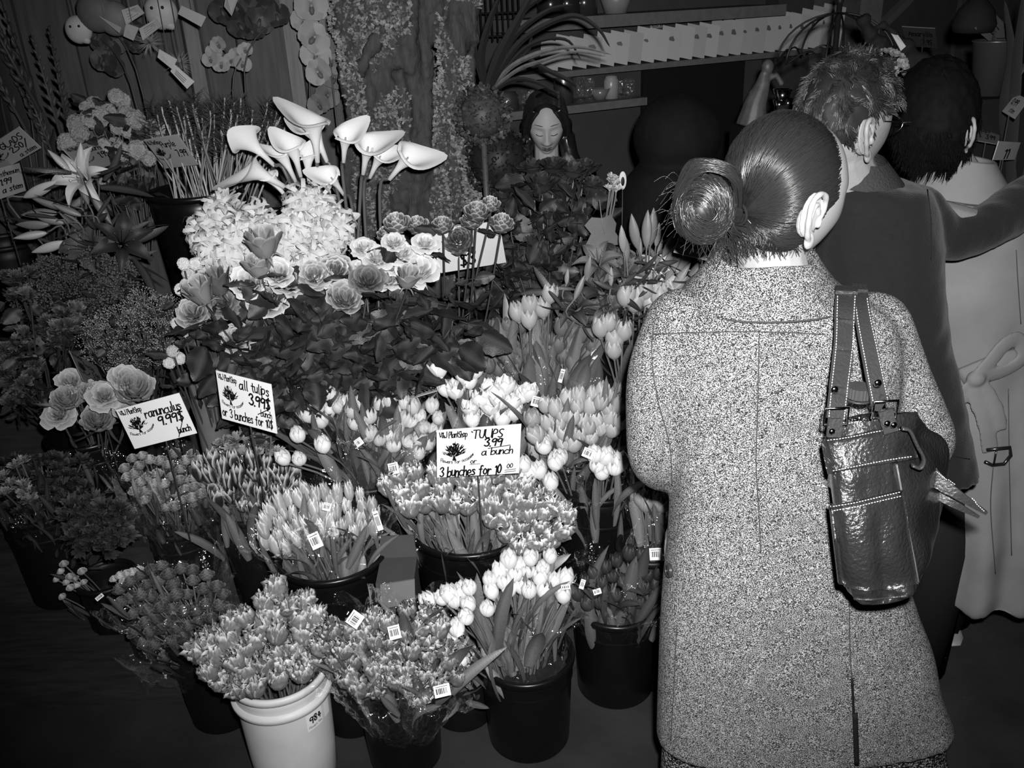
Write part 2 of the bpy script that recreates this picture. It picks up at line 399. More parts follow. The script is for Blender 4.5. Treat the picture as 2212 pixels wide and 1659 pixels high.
def lily(seed, n=6):
    mb = MB()
    for k in range(n):
        th = k * 2 * PI / n; e = V((math.cos(th), math.sin(th), 0)); g = V((-e.y, e.x, 0))
        def fn(a, b, k=k):
            t = b * 2 - 1; r = .06 + .75 * a ** 1.6; z = .6 * math.sin(min(1, a) * 2.1) - .15 * a; ww = (.15 if k % 2 else .2) * math.sin(PI * min(.99, a * .9 + .1)) ** .8
            return e * r + g * t * ww + V((0, 0, z + .07 * (abs(t)) * math.sin(a * PI)))
        mb.grid(fn, 8, 4, tone=lambda a, b: max(0, 1 - abs(b * 2 - 1) * 2) * .6)
    for k in range(6):
        th = k * 1.05 + .3; p = V((math.cos(th) * .22, math.sin(th) * .22, .78)); mb.tube([(0, 0, .1), p * .6 + V((0, 0, .1)), p], .014, 4); mb.ell(p, (.05, .02, .02), n=6, m=4, tone=1)
    return mb
def bud(seed, r=.13, n=8):
    mb = MB(); Rn = random.Random(seed)
    def fn(a, b):
        t = 2 * PI * b; rr = r * (math.sin(PI * min(.995, a * .97 + .02)) ** .8) * (1 + .14 * math.cos(3 * t)) * (1.15 - .3 * a)
        return V((rr * math.cos(t), rr * math.sin(t), a))
    mb.grid(fn, 9, 9, True, tone=lambda a, b: .5 + .5 * math.cos(6 * PI * b)); return mb
def calla(seed, flare=1.0, side=0.0):
    """spathe: funnel that flares, rolls out and comes to a point on one side"""
    mb = MB()
    def fn(a, b):
        t = -PI * 1.04 + 2.08 * PI * b; ct = math.cos(t); s = a
        r = .045 + .07 * s + .27 * flare * max(0, s - .30) ** 1.9 * (1.9 + .8 * ct)
        z = s * 1.02 - .30 * max(0, s - .72) ** 1.1 * (1.2 - 1.1 * ct) + .22 * max(0, ct) ** 6 * max(0, s - .7) * 3
        x = r * ct + (.50 * flare * max(0, s - .65) * max(0, ct) ** 7); y = r * math.sin(t) * (1 + .1 * s)
        z += .05 * math.sin(2.3 * t + seed) * max(0, s - .6) * 2
        if a > .9: z -= .10 * (a - .9) * 10 * (1 - .8 * max(0, ct))
        sh = .03 * s * (b - .5)
        return V((x, y, z + sh))
    mb.grid(fn, 16, 30, tone=lambda a, b: max(0, 1 - a * 2.3)); return mb
def spadix(): 
    mb = MB(); mb.tube([(0, 0, .12), (.0, 0, .4), (.02, 0, .72)], [.035, .04, .022], 8); mb.ell((.02, 0, .72), .022, n=8, m=5); return mb
def blade(seed, L=1.0, W=.14, bend=.35, fold=.25, nu=8, twist=.3):
    """lance-shaped leaf that bends over towards +X"""
    mb = MB()
    def fn(a, b):
        t = b * 2 - 1; ww = W * math.sin(PI * min(.985, a * .85 + .13)) ** .7 * (1 if a < 1 else .05)
        an = bend * a * 1.4; c = V((bend * a * a * L, 0, L * a * (1 - .25 * bend * a)))
        tw = twist * a; p = V((abs(t) * fold * ww, t * ww, 0)); p.rotate(Quaternion((0, 0, 1), tw)); return c + p
    mb.grid(fn, nu, 2, tone=lambda a, b: 1 if abs(b - .5) < .1 else 0); return mb
def oval_leaf(seed, W=.36):
    """broad pointed leaf with folded midrib and toothed edge, lying along +Z"""
    mb = MB(); Rn = random.Random(seed)
    def fn(a, b):
        t = b * 2 - 1; ww = W * math.sin(PI * min(.99, a ** .8 * .95 + .04)) ** .75
        ww *= 1 + (.05 if int(a * 12) % 2 else -.04) * (abs(t) > .9)
        return V((abs(t) * ww * .35 + .18 * a * a, t * ww, a - .0)) + V((.03 * math.sin(a * 14) * abs(t), 0, 0))
    mb.grid(fn, 12, 4, tone=lambda a, b: 1 if abs(b - .5) < .05 else 0); mb.tube([(0, 0, -.3), (0, 0, 0), (.1, 0, .7)], [.02, .02, .006], 4); return mb
def ivy_leaf(seed):
    mb = MB(); pts = [(0, -.05), (.3, -.12), (.5, .1), (.38, .3), (.62, .62), (.3, .62), (.05, 1.1), (-.22, .66), (-.58, .6), (-.36, .3), (-.5, .08), (-.28, -.1)]
    vs = [V((.05, 0, .35))] + [V((-.08 * (abs(x) > .4) + .03 * math.sin(9 * x + seed), x, z)) for x, z in pts]; mb.add(vs, [(0, i, i % 12 + 1) for i in range(1, 13)]); mb.tube([(0, 0, -.5), (0, 0, 0), (.05, 0, .35)], .015, 4); return mb
def stalk(bend=.05, n=5):
    mb = MB(); mb.tube([(bend * math.sin(PI * t / 7), 0, t / 7) for t in range(8)], 1.0, n); 
    # radius is set by the x, y scale; undo the bend's share of it
    return mb
def stem_mesh(n=6):
    mb = MB(); mb.tube([(0, 0, t / 6) for t in range(7)], 1.0, n, cap=True); return mb
G = {}
def GM(name, mb, m=None):
    G[name] = mb.mesh(name, m); return G[name]
M_white = mat('white petal', .74, .55, .2, tone=.42, orand=.06, bump=.2, bscale=90, var=.05, vscale=60)
M_pale = mat('pale petal', .50, .5, .3, tone=.72, orand=.1, bump=.2, bscale=90, var=.06, vscale=60)
M_mid = mat('mid grey petal', .24, .5, .3, tone=.5, orand=.15, var=.08, vscale=60, bump=.2)
M_dim = mat('dim petal', .10, .5, .3, tone=.2, orand=.2, var=.1, vscale=50, bump=.2)
M_deep = mat('dark petal', .030, .5, .3, tone=.05, orand=.25, var=.1, vscale=50, bump=.2)
M_vary = mat('feathered petal', .17, .45, .3, tone=.85, orand=.15, var=.2, vscale=70, bump=.2)
M_bicol = mat('dark petal with pale tip', .018, .45, .3, tone=.55, orand=.1)
M_rim = mat('petal with pale rim', .13, .4, .4, tone=.6, orand=.15, var=.1, vscale=60, bump=.3)  # paler petal edges, the flower's own colouring
M_leaf = mat('leaf', .085, .42, .5, tone=.17, orand=.3, var=.12, vscale=40, bump=.25, bscale=50)
M_leafd = mat('dark leaf', .024, .38, .5, tone=.075, orand=.35, var=.12, vscale=40, bump=.25, bscale=50)
M_leafl = mat('pale leaf', .16, .45, .4, tone=.25, orand=.2, var=.1, vscale=40, bump=.2)
M_stem = mat('stem', .12, .5, .4, orand=.3)
M_stemd = mat('dark stem', .05, .5, .4, orand=.3)
M_centre = mat('flower centre', .3, .7, .2)
for i in range(5): GM('tulip_closed%d' % i, tulip(i, (-.05, .03, .1, .16, .24)[i], .10, nu=9, nv=6, edge=.62), M_white)
for i in range(3): GM('tulip_open%d' % i, tulip(30 + i, .45 + .15 * i, .10, extra=3), M_white)
for i in range(4): GM('tulip_parrot%d' % i, tulip(60 + i, .15 + .22 * (i % 3), .55, nu=12, nv=10, extra=3, edge=.70, tip=3), M_vary)
for i in range(3): GM('tulip_slim%d' % i, tulip(90 + i, .0, .45, Rr=.22, edge=.6), M_pale)
for i in range(3): GM('tulip_point%d' % i, tulip(120 + i, -.02 + .3 * (i == 2), .0, Rr=.26, edge=.35, tip=.7), M_bicol)
for i in range(4): GM('rose%d' % i, rose(i, 22, .35 + .3 * i), M_pale)
for i in range(2): GM('rosebud%d' % i, rose(20 + i, 12, .05, 1.5), M_mid)
for i in range(3): GM('ranunculus%d' % i, ranunc(i), M_mid)
for i in range(2): GM('pompom%d' % i, pompom(i), M_mid)
for i in range(2): GM('ruffle%d' % i, ruffle(i), M_mid)
for i in range(3): GM('stars%d' % i, stars(i, 15, 1, .5, 6, .06), M_white)
GM('orchid', flatflower(1), M_mid); GM('small_star', flatflower(2, 5, .4, .2, False), M_white)
GM('lily', lily(1), M_pale); GM('bud', bud(1), M_mid)
for i in range(3): GM('calla%d' % i, calla(i, .8 + .22 * i), M_white)
GM('spadix', spadix(), M_centre)
for i in range(4): GM('blade%d' % i, blade(i, 1, .07 + .018 * (i % 3), .06 + .16 * i, .3, twist=.3 * i - .4), M_leaf)
for i in range(2): GM('oval%d' % i, oval_leaf(i, .34 + .05 * i), M_leafd)
GM('ivy', ivy_leaf(1), M_leafl); GM('stem', stem_mesh(), M_stem)

def bouq_parts(root, anchor, heads, kind, size, mt, leafn=0, leafm=None, leafsize=(.16, .28), stemm=None, stem_r=.003, partname='tulip', seed=0, up=.35, stemr_bottom=None, leafkind='blade', leafnear=None, face=0.0, leafspread=.05, headstem=True, bow=True):
    """heads on stems that gather at the anchor, with leaves"""
    Rn = random.Random(seed * 7 + 3); kinds = [k for k in G if k.startswith(kind)]
    eye = V((0, 0, CAMH))
    for p in heads:
        d = (p - anchor).normalized().lerp(V((0, 0, 1)), up).normalized()
        d = (d + V((Rn.uniform(-1, 1), Rn.uniform(-1, 1), 0)) * .16).normalized()
        if face: d = d.lerp((eye - p).normalized(), face * Rn.uniform(.6, 1.1)).normalized()
        s = size * Rn.uniform(.88, 1.12); me = G[Rn.choice(kinds)]
        M = aim(p - d * s * .45, d, s, Rn.uniform(0, 6.28))
        h = put(me, partname, M, root, mt)
        if headstem:
            base = anchor + V((Rn.uniform(-1, 1), Rn.uniform(-1, 1), 0)) * .02; top = p - d * s * .45; dv = top - base
            lat = V((dv.x, dv.y, 0)); wob = d.cross(V((0, 0, 1))) * Rn.uniform(-.012, .012); bend = 1.9 if lat.length > .045 and bow else 1.15
            pts = [base + lat * t ** bend + V((0, 0, dv.z * t ** .92)) + wob * math.sin(PI * t) for t in (0, .2, .4, .6, .78, .9)]
            Mi = M.inverted(); mb = MB(); mb.tube([Mi @ q for q in pts + [top + d * .004]], stem_r / s, 5, cap=False)
            so = bpy.data.objects.new('stem', mb.mesh('stem', stemm or M_stem)); COL.objects.link(so); so.parent = h
    kinds = [k for k in G if k.startswith(leafkind)]
    for i in range(leafn):
        h = Rn.choice(heads); q = Rn.uniform(.15, .55) if leafnear is None else Rn.uniform(*leafnear); p = anchor.lerp(h, q) + V((Rn.uniform(-1, 1), Rn.uniform(-1, .3), Rn.uniform(-.3, .3))) * leafspread
        d = ((h - anchor).normalized() + V((Rn.uniform(-1, 1), Rn.uniform(-1.0, .6), Rn.uniform(-.3, .5))) * (.2 if leafkind == 'blade' else .9)).normalized()
        L = Rn.uniform(*leafsize)
        put(G[Rn.choice(kinds)], 'leaf', aim(p, d, L, Rn.uniform(0, 6.28)), root, leafm or M_leaf)
def sleeve(root, anchor, heads, grow=.02, drop=.05, mt=None, seed=0, name='cellophane_sleeve', full=False, r0=.035):
    """crumpled clear cone round a bunch, from the gathered stems to just below the heads"""
    Rn = random.Random(seed); c = sum(heads, V((0, 0, 0))) / len(heads); ax = (c - anchor); L = ax.length; ax.normalize()
    u = ax.orthogonal().normalized(); v = ax.cross(u)
    R2 = max(.035, 1.05 * max((h - c).dot(u) ** 2 + (h - c).dot(v) ** 2 for h in heads) ** .5 + grow)
    mb = MB(); ph = Rn.uniform(0, 9)
    def fn(a, b):
        t = 2 * PI * b; r = (r0 + (R2 - r0) * a ** .85 + .05 * max(0, a - .8) * 5 * (.4 + noise.noise(V((math.cos(t) * 2 + ph, math.sin(t) * 2, 7))))) * (1 + .06 * math.sin(t * 5 + ph) * a + .09 * noise.noise(V((math.cos(t) * 3 + ph, math.sin(t) * 3, a * 4))) + .03 * math.sin(t * 17 + a * 6))
        h = (L - drop) * a * (1 + .0 * t) + (.035 * math.sin(t * 4 + ph) + .03 * noise.noise(V((math.cos(t) * 4, math.sin(t) * 4, ph)))) * (a > .95)
        q = anchor + ax * h + (u * math.cos(t) + v * math.sin(t)) * r; return q + V(noise.noise_vector(q * 38 + V((ph, 0, 0)))) * .012 * min(1, a * 1.5) + V(noise.noise_vector(q * 90)) * .004
    mb.grid(fn, 20, 84, True); return mb.build(name, mt or M_film, root)
M_film = film('clear film', .08, .10, base=.05)
M_film2 = film('dense film', .14, .10, base=.07)
M_tag = mat('tag paper', .8, .6, .2); M_ink = mat('black ink', .01, .5, .2)
def price_tag(root, c, w_, h_, rot=0.0, tilt=None, name='price_tag', mt=None, ink=True):
    """small printed card on a bunch: bar lines framed by the paper"""
    nrm = (V((0, 0, CAMH)) - c).normalized() if tilt is None else V(tilt).normalized()
    X = V((0, 0, 1)).cross(nrm).normalized(); X.rotate(Quaternion(nrm, rot)); Y = nrm.cross(X); t = nrm * .0008
    mb = MB(); P = lambda x, y, o=0: c + X * x * w_ + Y * y * h_ + nrm * o
    mb.prism([P(-.5, -.5), P(.5, -.5), P(.5, .5), P(-.5, .5)], t); card = mb.build(name, mt or M_tag, root, False)
    if ink:
        k = MB(); R_ = random.Random(int(abs(c.x) * 1e4))
        x = -.38
        while x < .3:
            ww = R_.choice((.03, .06, .09)); k.add([P(x, -.25, .0012), P(x + ww, -.25, .0012), P(x + ww, .22, .0012), P(x, .22, .0012)], [(0, 1, 2, 3)]); x += ww + R_.choice((.025, .05))
        k.add([P(-.38, .32, .0012), P(.38, .32, .0012), P(.38, .37, .0012), P(-.38, .37, .0012)], [(0, 1, 2, 3)])
        bb = k.build('print', M_ink, root, False)
    return card
# ---------------------------------------------------------------- buckets
M_black = mat('black plastic', .004, .3, .35, var=.2, vscale=20)
M_blackm = mat('dull black plastic', .006, .45, .25)
def bucket(u, v, zr, dia, base, label, h=None, taper=.84, mt=None, ribs=True, group=None, cat='bucket', name='bucket', col=True):
    c = onz(u, v, zr); b = V((c.x, c.y, base)); root = thing(name, b, label, cat, group); r = dia / 2; H_ = zr - base; rb = r * taper
    t = .004; f = lambda q: rb + (r - rb) * q
    mb = MB(); mb.lathe([(0.001, .006), (rb * .96, .006), (rb, .012)] + [(f(q), H_ * q) for q in (.3, .6, .9, 1.0)] + [(r - t, H_)] + [(f(q) - t, H_ * q) for q in (.9, .5, .05)] + [(0.001, .016)], 48, b)
    mb.v = [tuple(p) for p in mb.v]
    mb.build('body', mt or M_black, root)
    rim = MB(); prof = [(r + .001, H_ - .018), (r + .006, H_ - .016), (r + .0075, H_ - .006), (r + .006, H_), (r + .001, H_ + .0025), (r - t - .001, H_ + .001), (r - t - .001, H_ - .01)]
    rim.lathe(prof, 56, b); rim.f.pop(); rim.build('rim', mt or M_black, root)
    if ribs:
        rr = MB(); 
        for q in (.78,):
            rr.lathe([(f(q), H_ * q - .006), (f(q) + .003, H_ * q), (f(q), H_ * q + .006)], 48, b); rr.f.pop()
        rr.build('rib', mt or M_black, root)
    wt = MB(); wt.grid(lambda a, bb: b + V((max(.001, a) * (f(.75) - t) * math.cos(2 * PI * bb), max(.001, a) * (f(.75) - t) * math.sin(2 * PI * bb), H_ * .72)), 2, 24, True); wt.build('water', M_water, root)
    return c, root
M_water = mat('water', .02, .05, .5)
# ---------------------------------------------------------------- price cards with marker lettering
# strokes on a grid: x 0-6, y 0-10, small letters reach y 6
GL = {
 'a': '5,5 2,6 0,4 0,1 2,0 4,1 5,5|5,6 5,1 6,0', 'b': '0,10 0,0|0,3 2,6 5,5 5,1 2,0 0,1', 'c': '5,5 3,6 0,4 0,1 3,0 5,1', 'd': '5,10 5,0|5,5 2,6 0,4 0,1 2,0 5,1',
 'e': '0,3 5,3 4,6 1,6 0,3 1,0 5,1', 'f': '5,9 3,10 2,8 2,0|0,6 4,6', 'g': '5,5 2,6 0,4 2,1 5,3|5,6 5,-2 2,-4 0,-2', 'h': '0,10 0,0|0,3 2,6 4,5 4,0', 'i': '1,6 1,0|1,8 1,8.6',
 'k': '0,10 0,0|4,6 0,3 4,0', 'l': '1,10 1,1 2,0', 'm': '0,6 0,0|0,4 2,6 3,4 3,0|3,4 5,6 6,4 6,0', 'n': '0,6 0,0|0,3 2,6 4,5 4,0', 'o': '2,6 0,4 0,2 2,0 4,1 5,4 2,6', 'p': '0,6 0,-4|0,5 3,6 5,4 3,0 0,1',
 'r': '0,6 0,0|0,3 2,6 4,5', 's': '4,5 2,6 0,5 3,3 4,1 2,0 0,1', 't': '2,9 2,1 4,0|0,6 4,6', 'u': '0,6 0,1 2,0 4,2|4,6 4,0', 'v': '0,6 2,0 4,6', 'w': '0,6 1,0 3,4 5,0 6,6', 'x': '0,6 4,0|4,6 0,0', 'y': '0,6 2,1|4,6 1,-4', 'z': '0,6 4,6 0,0 4,0',
 'A': '0,0 3,10 6,0|1,4 5,4', 'D': '0,0 0,10 4,9 6,5 4,1 0,0', 'E': '5,10 0,10 0,0 5,0|0,5 4,5', 'F': '5,10 0,10 0,0|0,5 4,5', 'G': '6,8 3,10 0,7 0,3 3,0 6,2 6,5 3,5', 'I': '1,10 1,0', 'J': '5,10 5,2 3,0 0,2', 'L': '0,10 0,0 5,0', 'M': '0,0 0,10 3,4 6,10 6,0', 'N': '0,0 0,10 5,0 5,10',
 'P': '0,0 0,10 4,10 5,7 4,5 0,5', 'S': '5,9 3,10 0,8 2,5 5,3 3,0 0,1', 'T': '0,10 6,10|3,10 3,0', 'U': '0,10 0,2 3,0 5,2 5,10', 'V': '0,10 3,0 6,10', 'O': '3,10 0,7 0,3 3,0 6,3 6,7 3,10', 'R': '0,0 0,10 4,10 5,7 4,5 0,5|2,5 5,0', 'C': '6,8 3,10 0,7 0,3 3,0 6,2',
 '0': '2.5,9.5 .3,7 .3,3 2.5,0 4.7,3 4.7,7 2.5,9.5', '1': '0,7 2,9 2,0', '2': '0,7 2,9 5,8 4,5 0,0 5,0', '3': '0,8 2,10 4.5,9 4.5,7 2,5.4 5,4 5,1.5 2.5,0 0,1.5', '4': '4,0 4,9 0,3 6,3', '5': '5,9 1,9 0,5 4,5 4,1 0,0', '7': '0,9 5,9 2,0', '8': '3,5 0,7 3,9 5,7 3,5 0,2 3,0 5,2 3,5', '9': '5,7 3,9 0,7 1,4 5,6|5,8 4,0', '6': '4,9 0,4 1,0 4,1 4,4 0,4',
 '.': '0,0 .6,.4', ',': '1,1 0,-1', '$': '5,8 2,9 0,7 5,3 3,0 0,1|3,10 2,-1', '/': '0,-2 6,10', '&': '6,0 1,7 2,9 4,8 0,2 2,0 6,4', '*': '0,9 1,8', '-': '0,4 4,4', '_': '0,0 6,0', "'": '0,10 0,8'}
def lettering(mb, P, text, x, y, h, wd=.055, slant=.12, sp=.2, seed=1, jig=.02, arc=None, W=None):
    """text starting at (x, y) on the card, letter height h; P(x, y) -> world point in the plane of the print"""
    Rn = random.Random(seed); cx = x; X0 = x; nat = 0
    for ch in text: nat += h * .38 if ch == ' ' else h * .3 if ch not in GL else (max(float(p.split(',')[0]) for st in GL[ch].split('|') for p in st.split()) + 6 * sp) * h * .085
    sx = min(1.0, W / nat) if W else 1.0
    for ch in text:
        if ch == ' ': cx += h * .38; continue
        g = GL.get(ch)
        if g is None: cx += h * .3; continue
        wmax = 0
        jy = Rn.uniform(-1, 1) * jig * h * 3
        for st in g.split('|'):
            pts = [tuple(float(q) for q in p.split(',')) for p in st.split()]
            wmax = max(wmax, max(p[0] for p in pts))
            if len(pts) > 2:
                o = [pts[0]]
                for a, b in zip(pts, pts[1:]): o += [(a[0] * .7 + b[0] * .3, a[1] * .7 + b[1] * .3), (a[0] * .3 + b[0] * .7, a[1] * .3 + b[1] * .7)]
                pts = o + [pts[-1]]
            Q = [(X0 + (cx - X0 + (px_ + slant * py_) * h * .085) * sx, y + jy + py_ * h * .1) for px_, py_ in pts]
            if arc: Q = [(arc[0] + arc[2] * math.sin((a - arc[0]) / arc[2]) - 0 * b, b + arc[2] * (1 - math.cos((a - arc[0]) / arc[2])) * arc[3]) for a, b in Q]
            w_ = wd * h * .5 * (1.0)
            for a, b in zip(Q, Q[1:]):
                dx, dy = b[0] - a[0], b[1] - a[1]; l = math.hypot(dx, dy) or 1; nx, ny = -dy / l * w_, dx / l * w_; ex, ey = dx / l * w_ * .7, dy / l * w_ * .7
                mb.add([P(a[0] + nx - ex, a[1] + ny - ey), P(a[0] - nx - ex, a[1] - ny - ey), P(b[0] - nx + ex, b[1] - ny + ey), P(b[0] + nx + ex, b[1] + ny + ey)], [(0, 1, 2, 3)])
        cx += (wmax + 6 * sp) * h * .085
    return cx
def quad3d(cs, dist, lim=.06):
    """the parallelogram in space whose corners lie on the rays through the four corners cs (TL, TR, BR, BL), its middle dist from the camera along y"""
    r = [np.array(ray(*c)) for c in cs]
    A_ = np.zeros((3, 4)); A_[:, 0] = r[0]; A_[:, 2] = r[2]; A_[:, 1] = -r[1]; A_[:, 3] = -r[3]
    t = np.linalg.svd(A_)[2][-1]; t = t / t.mean(); t = 1 + (t - 1) * min(1, lim / max(1e-6, abs(t - 1).max()))
    P = [a * b for a, b in zip(r, t)]; c = sum(P) / 4; s = dist / c[1]
    return [V(p * s) + V((0, 0, CAMH)) for p in P]
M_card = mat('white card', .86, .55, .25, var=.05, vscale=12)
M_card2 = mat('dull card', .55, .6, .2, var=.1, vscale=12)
def sign(cs, dist, lines, label, emblem=True, stake=True, mt=None, quad=None, asp=1.35, marks=(), printed=True, stakelen=.32, staketo=None):
    P4 = quad or quad3d(cs, dist); TL, TR, BR, BL = P4; c = sum(P4, V((0, 0, 0))) / 4
    n = (TR - TL).cross(BL - TL).normalized()
    if n.dot(V((0, 0, CAMH)) - c) < 0: n = -n
    root = thing('price_sign', c, label, 'sign', None)
    X = (TR - TL); Y = (TL - BL)
    # card coordinates: x 0..asp, y 0..1 from the lower left corner
    def P(x, y, o=.0011): return BL + X * (x / asp) + Y * y + n * o
    mb = MB(); mb.prism([P(0, 0, 0), P(asp, 0, 0), P(asp, 1, 0), P(0, 1, 0)], -n * .0022); mb.build('card', mt or M_card, root, False)
    k = MB(); Rn = random.Random(int(abs(c.x * 1000)))
    for i, (t, x, y, h, wd) in enumerate(lines): lettering(k, P, t, x, y, h, wd, seed=i + 3, W=(asp - x - .06) if len(t) != 16 else 1.02)
    for x1, y1, x2, y2, w_ in marks:
        dx, dy = x2 - x1, y2 - y1; l = math.hypot(dx, dy); nx, ny = -dy / l * w_, dx / l * w_
        k.add([P(x1 + nx, y1 + ny), P(x1 - nx, y1 - ny), P(x2 - nx, y2 - ny), P(x2 + nx, y2 + ny)], [(0, 1, 2, 3)])
    if k.v: k.build('lettering', M_ink, root, False)
    if emblem:
        e = MB()
        if printed: lettering(e, P, 'V&J PlantShop', .05, .83, .13, .12, 0, .1, W=.46)
        for i in range(110):      # the printed bouquet
            a = Rn.uniform(-1.25, 1.25); r1 = Rn.uniform(.0, .16); r2 = r1 + Rn.uniform(.04, .12); bx, by = .29, .42
            x1, y1, x2, y2 = bx + math.sin(a) * r1, by + math.cos(a) * r1 * 1.35, bx + math.sin(a) * r2, by + math.cos(a) * r2 * 1.35; w_ = Rn.uniform(.006, .014)
            dx, dy = x2 - x1, y2 - y1; l = math.hypot(dx, dy); nx, ny = -dy / l * w_, dx / l * w_
            e.add([P(x1, y1), P((x1 + x2) / 2 + nx, (y1 + y2) / 2 + ny), P(x2, y2), P((x1 + x2) / 2 - nx, (y1 + y2) / 2 - ny)], [(0, 1, 2, 3)])
        for i in range(26):
            a = Rn.uniform(0, 6.3); r1 = Rn.uniform(0, .13); x, y, q = .29 + math.cos(a) * r1, .60 + math.sin(a) * r1, Rn.uniform(.012, .026)
            e.add([P(x + q * math.cos(j), y + q * math.sin(j)) for j in range(6)], [(0, 1, 2, 3, 4, 5)])
        e.add([P(.26, .35), P(.33, .35), P(.30, .45), P(.28, .45)], [(0, 1, 2, 3)])
        lettering(e, P, 'Flowers for occasions', .05, .29, .075, .13, 0, .08, arc=(.29, 0, .34, .7))
        e.build('emblem', M_ink, root, False)
    if stake:
        s = MB(); a = P(asp * .5, .02, -.004); b = V((a.x, a.y + .01, 0)) if stakelen > 9 else (a + V((0, .01, -stakelen))); s.tube([P(asp * .5, .45, -.004), a, b], .0022, 6); s.build('stake', M_stemd, root)
    return root
S1 = sign([(250, 886), (386, 849), (425, 936), (291, 970)], 2.02, [('ranunculus', .52, .64, .22, .12), ('9.99$', .72, .40, .24, .14), ('bunch', 1.02, .10, .16, .14)], 'white price card reading ranunculus 9.99, tilted on a stake above the small round blooms', marks=[(.98, .02, 1.22, .42, .009)])
S2 = sign([(466, 800), (585, 830), (598, 937), (480, 904)], 2.0, [('all tulips', .56, .74, .20, .13), ('3.99$', .76, .47, .24, .15), ('bunch', 1.02, .28, .14, .13), ('or 3 bunches for 10$', .04, .07, .19, .12)], 'white price card reading all tulips 3.99, leaning beside the grey vase', marks=[(.94, .30, 1.2, .45, .009)])
S3 = sign([(943, 930), (1126, 916), (1121, 1022), (944, 1032)], 1.93, [('*TULIPS', .56, .78, .17, .13), ('3.99', .78, .61, .17, .16), ('a bunch', .74, .42, .15, .13), ('or', .56, .26, .11, .13), ('3 bunches for 10', .05, .02, .21, .12), ('00', 1.15, .12, .10, .14)], 'bright white card reading TULIPS 3.99 a bunch, amid the tulip buckets', marks=[(.84, .56, 1.2, .60, .008), (1.12, .08, 1.3, .10, .006), (1.12, .04, 1.3, .06, .006), (.55, .245, .72, .25, .005)])
S4 = sign([(792, 846), (940, 806), (1018, 816), (868, 866)], 2.3, [('all tulips', .5, .72, .22, .12), ('3.99', .8, .45, .22, .12), ('or 3 bunches for 10$', .08, .08, .2, .12)], 'dull price card lying almost flat behind the white tulips', mt=M_card2, stakelen=.25)
S5 = sign([(-46, 330), (41, 274), (89, 324), (2, 370)], 2.9, [('GLADS', .55, .62, .24, .13), ('2.50/', .68, .36, .24, .14), ('a stem', .78, .08, .18, .13)], 'price card reading GLADS 2.50 a stem beside the lily sprays', mt=M_card2)
S6 = sign([(-66, 380), (42, 352), (56, 412), (-52, 447)], 2.85, [('leucanthemum', .35, .70, .18, .12), ('1.99', .70, .42, .22, .14), ('a stem', .72, .14, .2, .13)], 'price card reading 1.99 a stem tucked under the GLADS card', mt=M_card2)
S7 = sign([(135, 321), (222, 300), (262, 345), (185, 374)], 2.75, [('Viburnum', .5, .66, .2, .12), ('1.99', .78, .36, .24, .14)], 'dim price card reading 1.99 in front of the round snowball blooms', mt=mat('shaded card', .34, .6, .2))  # shaded cards: the white card copied darker, shade put into its colour
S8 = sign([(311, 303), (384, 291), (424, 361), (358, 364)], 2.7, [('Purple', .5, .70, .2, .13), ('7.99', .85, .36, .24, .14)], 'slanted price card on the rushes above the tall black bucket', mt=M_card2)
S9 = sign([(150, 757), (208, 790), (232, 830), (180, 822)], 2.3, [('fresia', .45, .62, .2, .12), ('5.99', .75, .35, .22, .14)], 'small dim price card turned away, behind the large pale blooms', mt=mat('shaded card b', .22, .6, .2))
S10 = sign([(500, 473), (648, 461), (668, 530), (512, 545)], 2.38, [('HYACINTH', .55, .72, .16, .13)], 'white price card mostly hidden behind the starry white blooms', emblem=False)
S11 = sign([(926, 497), (1078, 478), (1075, 560), (952, 590)], 2.45, [('$3', .42, .10, .30, .14)], 'white price card reading 3 behind the dark ruffled blooms', emblem=False)
S12 = sign([(1470, 488), (1590, 470), (1640, 560), (1452, 548)], 2.0, [('CALL', .7, .38, .2, .13), ('M.99', .62, .1, .24, .15)], 'price card half hidden behind the hair bun of the woman in tweed', quad=[at(1475, 488, 2.05), at(1600, 520, 2.05), at(1590, 600, 2.02), at(1455, 545, 2.02)])
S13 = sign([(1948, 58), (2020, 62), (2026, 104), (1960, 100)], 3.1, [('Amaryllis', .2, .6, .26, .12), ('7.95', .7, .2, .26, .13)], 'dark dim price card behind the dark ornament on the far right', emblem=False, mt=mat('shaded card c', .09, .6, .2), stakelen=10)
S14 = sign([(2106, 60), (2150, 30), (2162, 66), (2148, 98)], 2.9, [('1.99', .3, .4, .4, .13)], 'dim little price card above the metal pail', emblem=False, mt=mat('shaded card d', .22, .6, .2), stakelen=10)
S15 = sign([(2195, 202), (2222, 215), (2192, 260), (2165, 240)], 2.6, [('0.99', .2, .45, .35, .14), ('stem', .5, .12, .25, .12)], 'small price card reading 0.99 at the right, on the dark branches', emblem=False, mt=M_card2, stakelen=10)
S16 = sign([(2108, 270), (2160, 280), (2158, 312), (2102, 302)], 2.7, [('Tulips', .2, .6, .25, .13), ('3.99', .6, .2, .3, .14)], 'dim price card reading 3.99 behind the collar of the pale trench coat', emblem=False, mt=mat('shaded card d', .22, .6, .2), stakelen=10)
S17 = sign([(2158, 305), (2205, 308), (2192, 345), (2145, 346)], 2.5, [('11', .5, .1, .6, .12)], 'plain pale card at the right edge above the outstretched sleeve', emblem=False, mt=M_card2, stakelen=10)
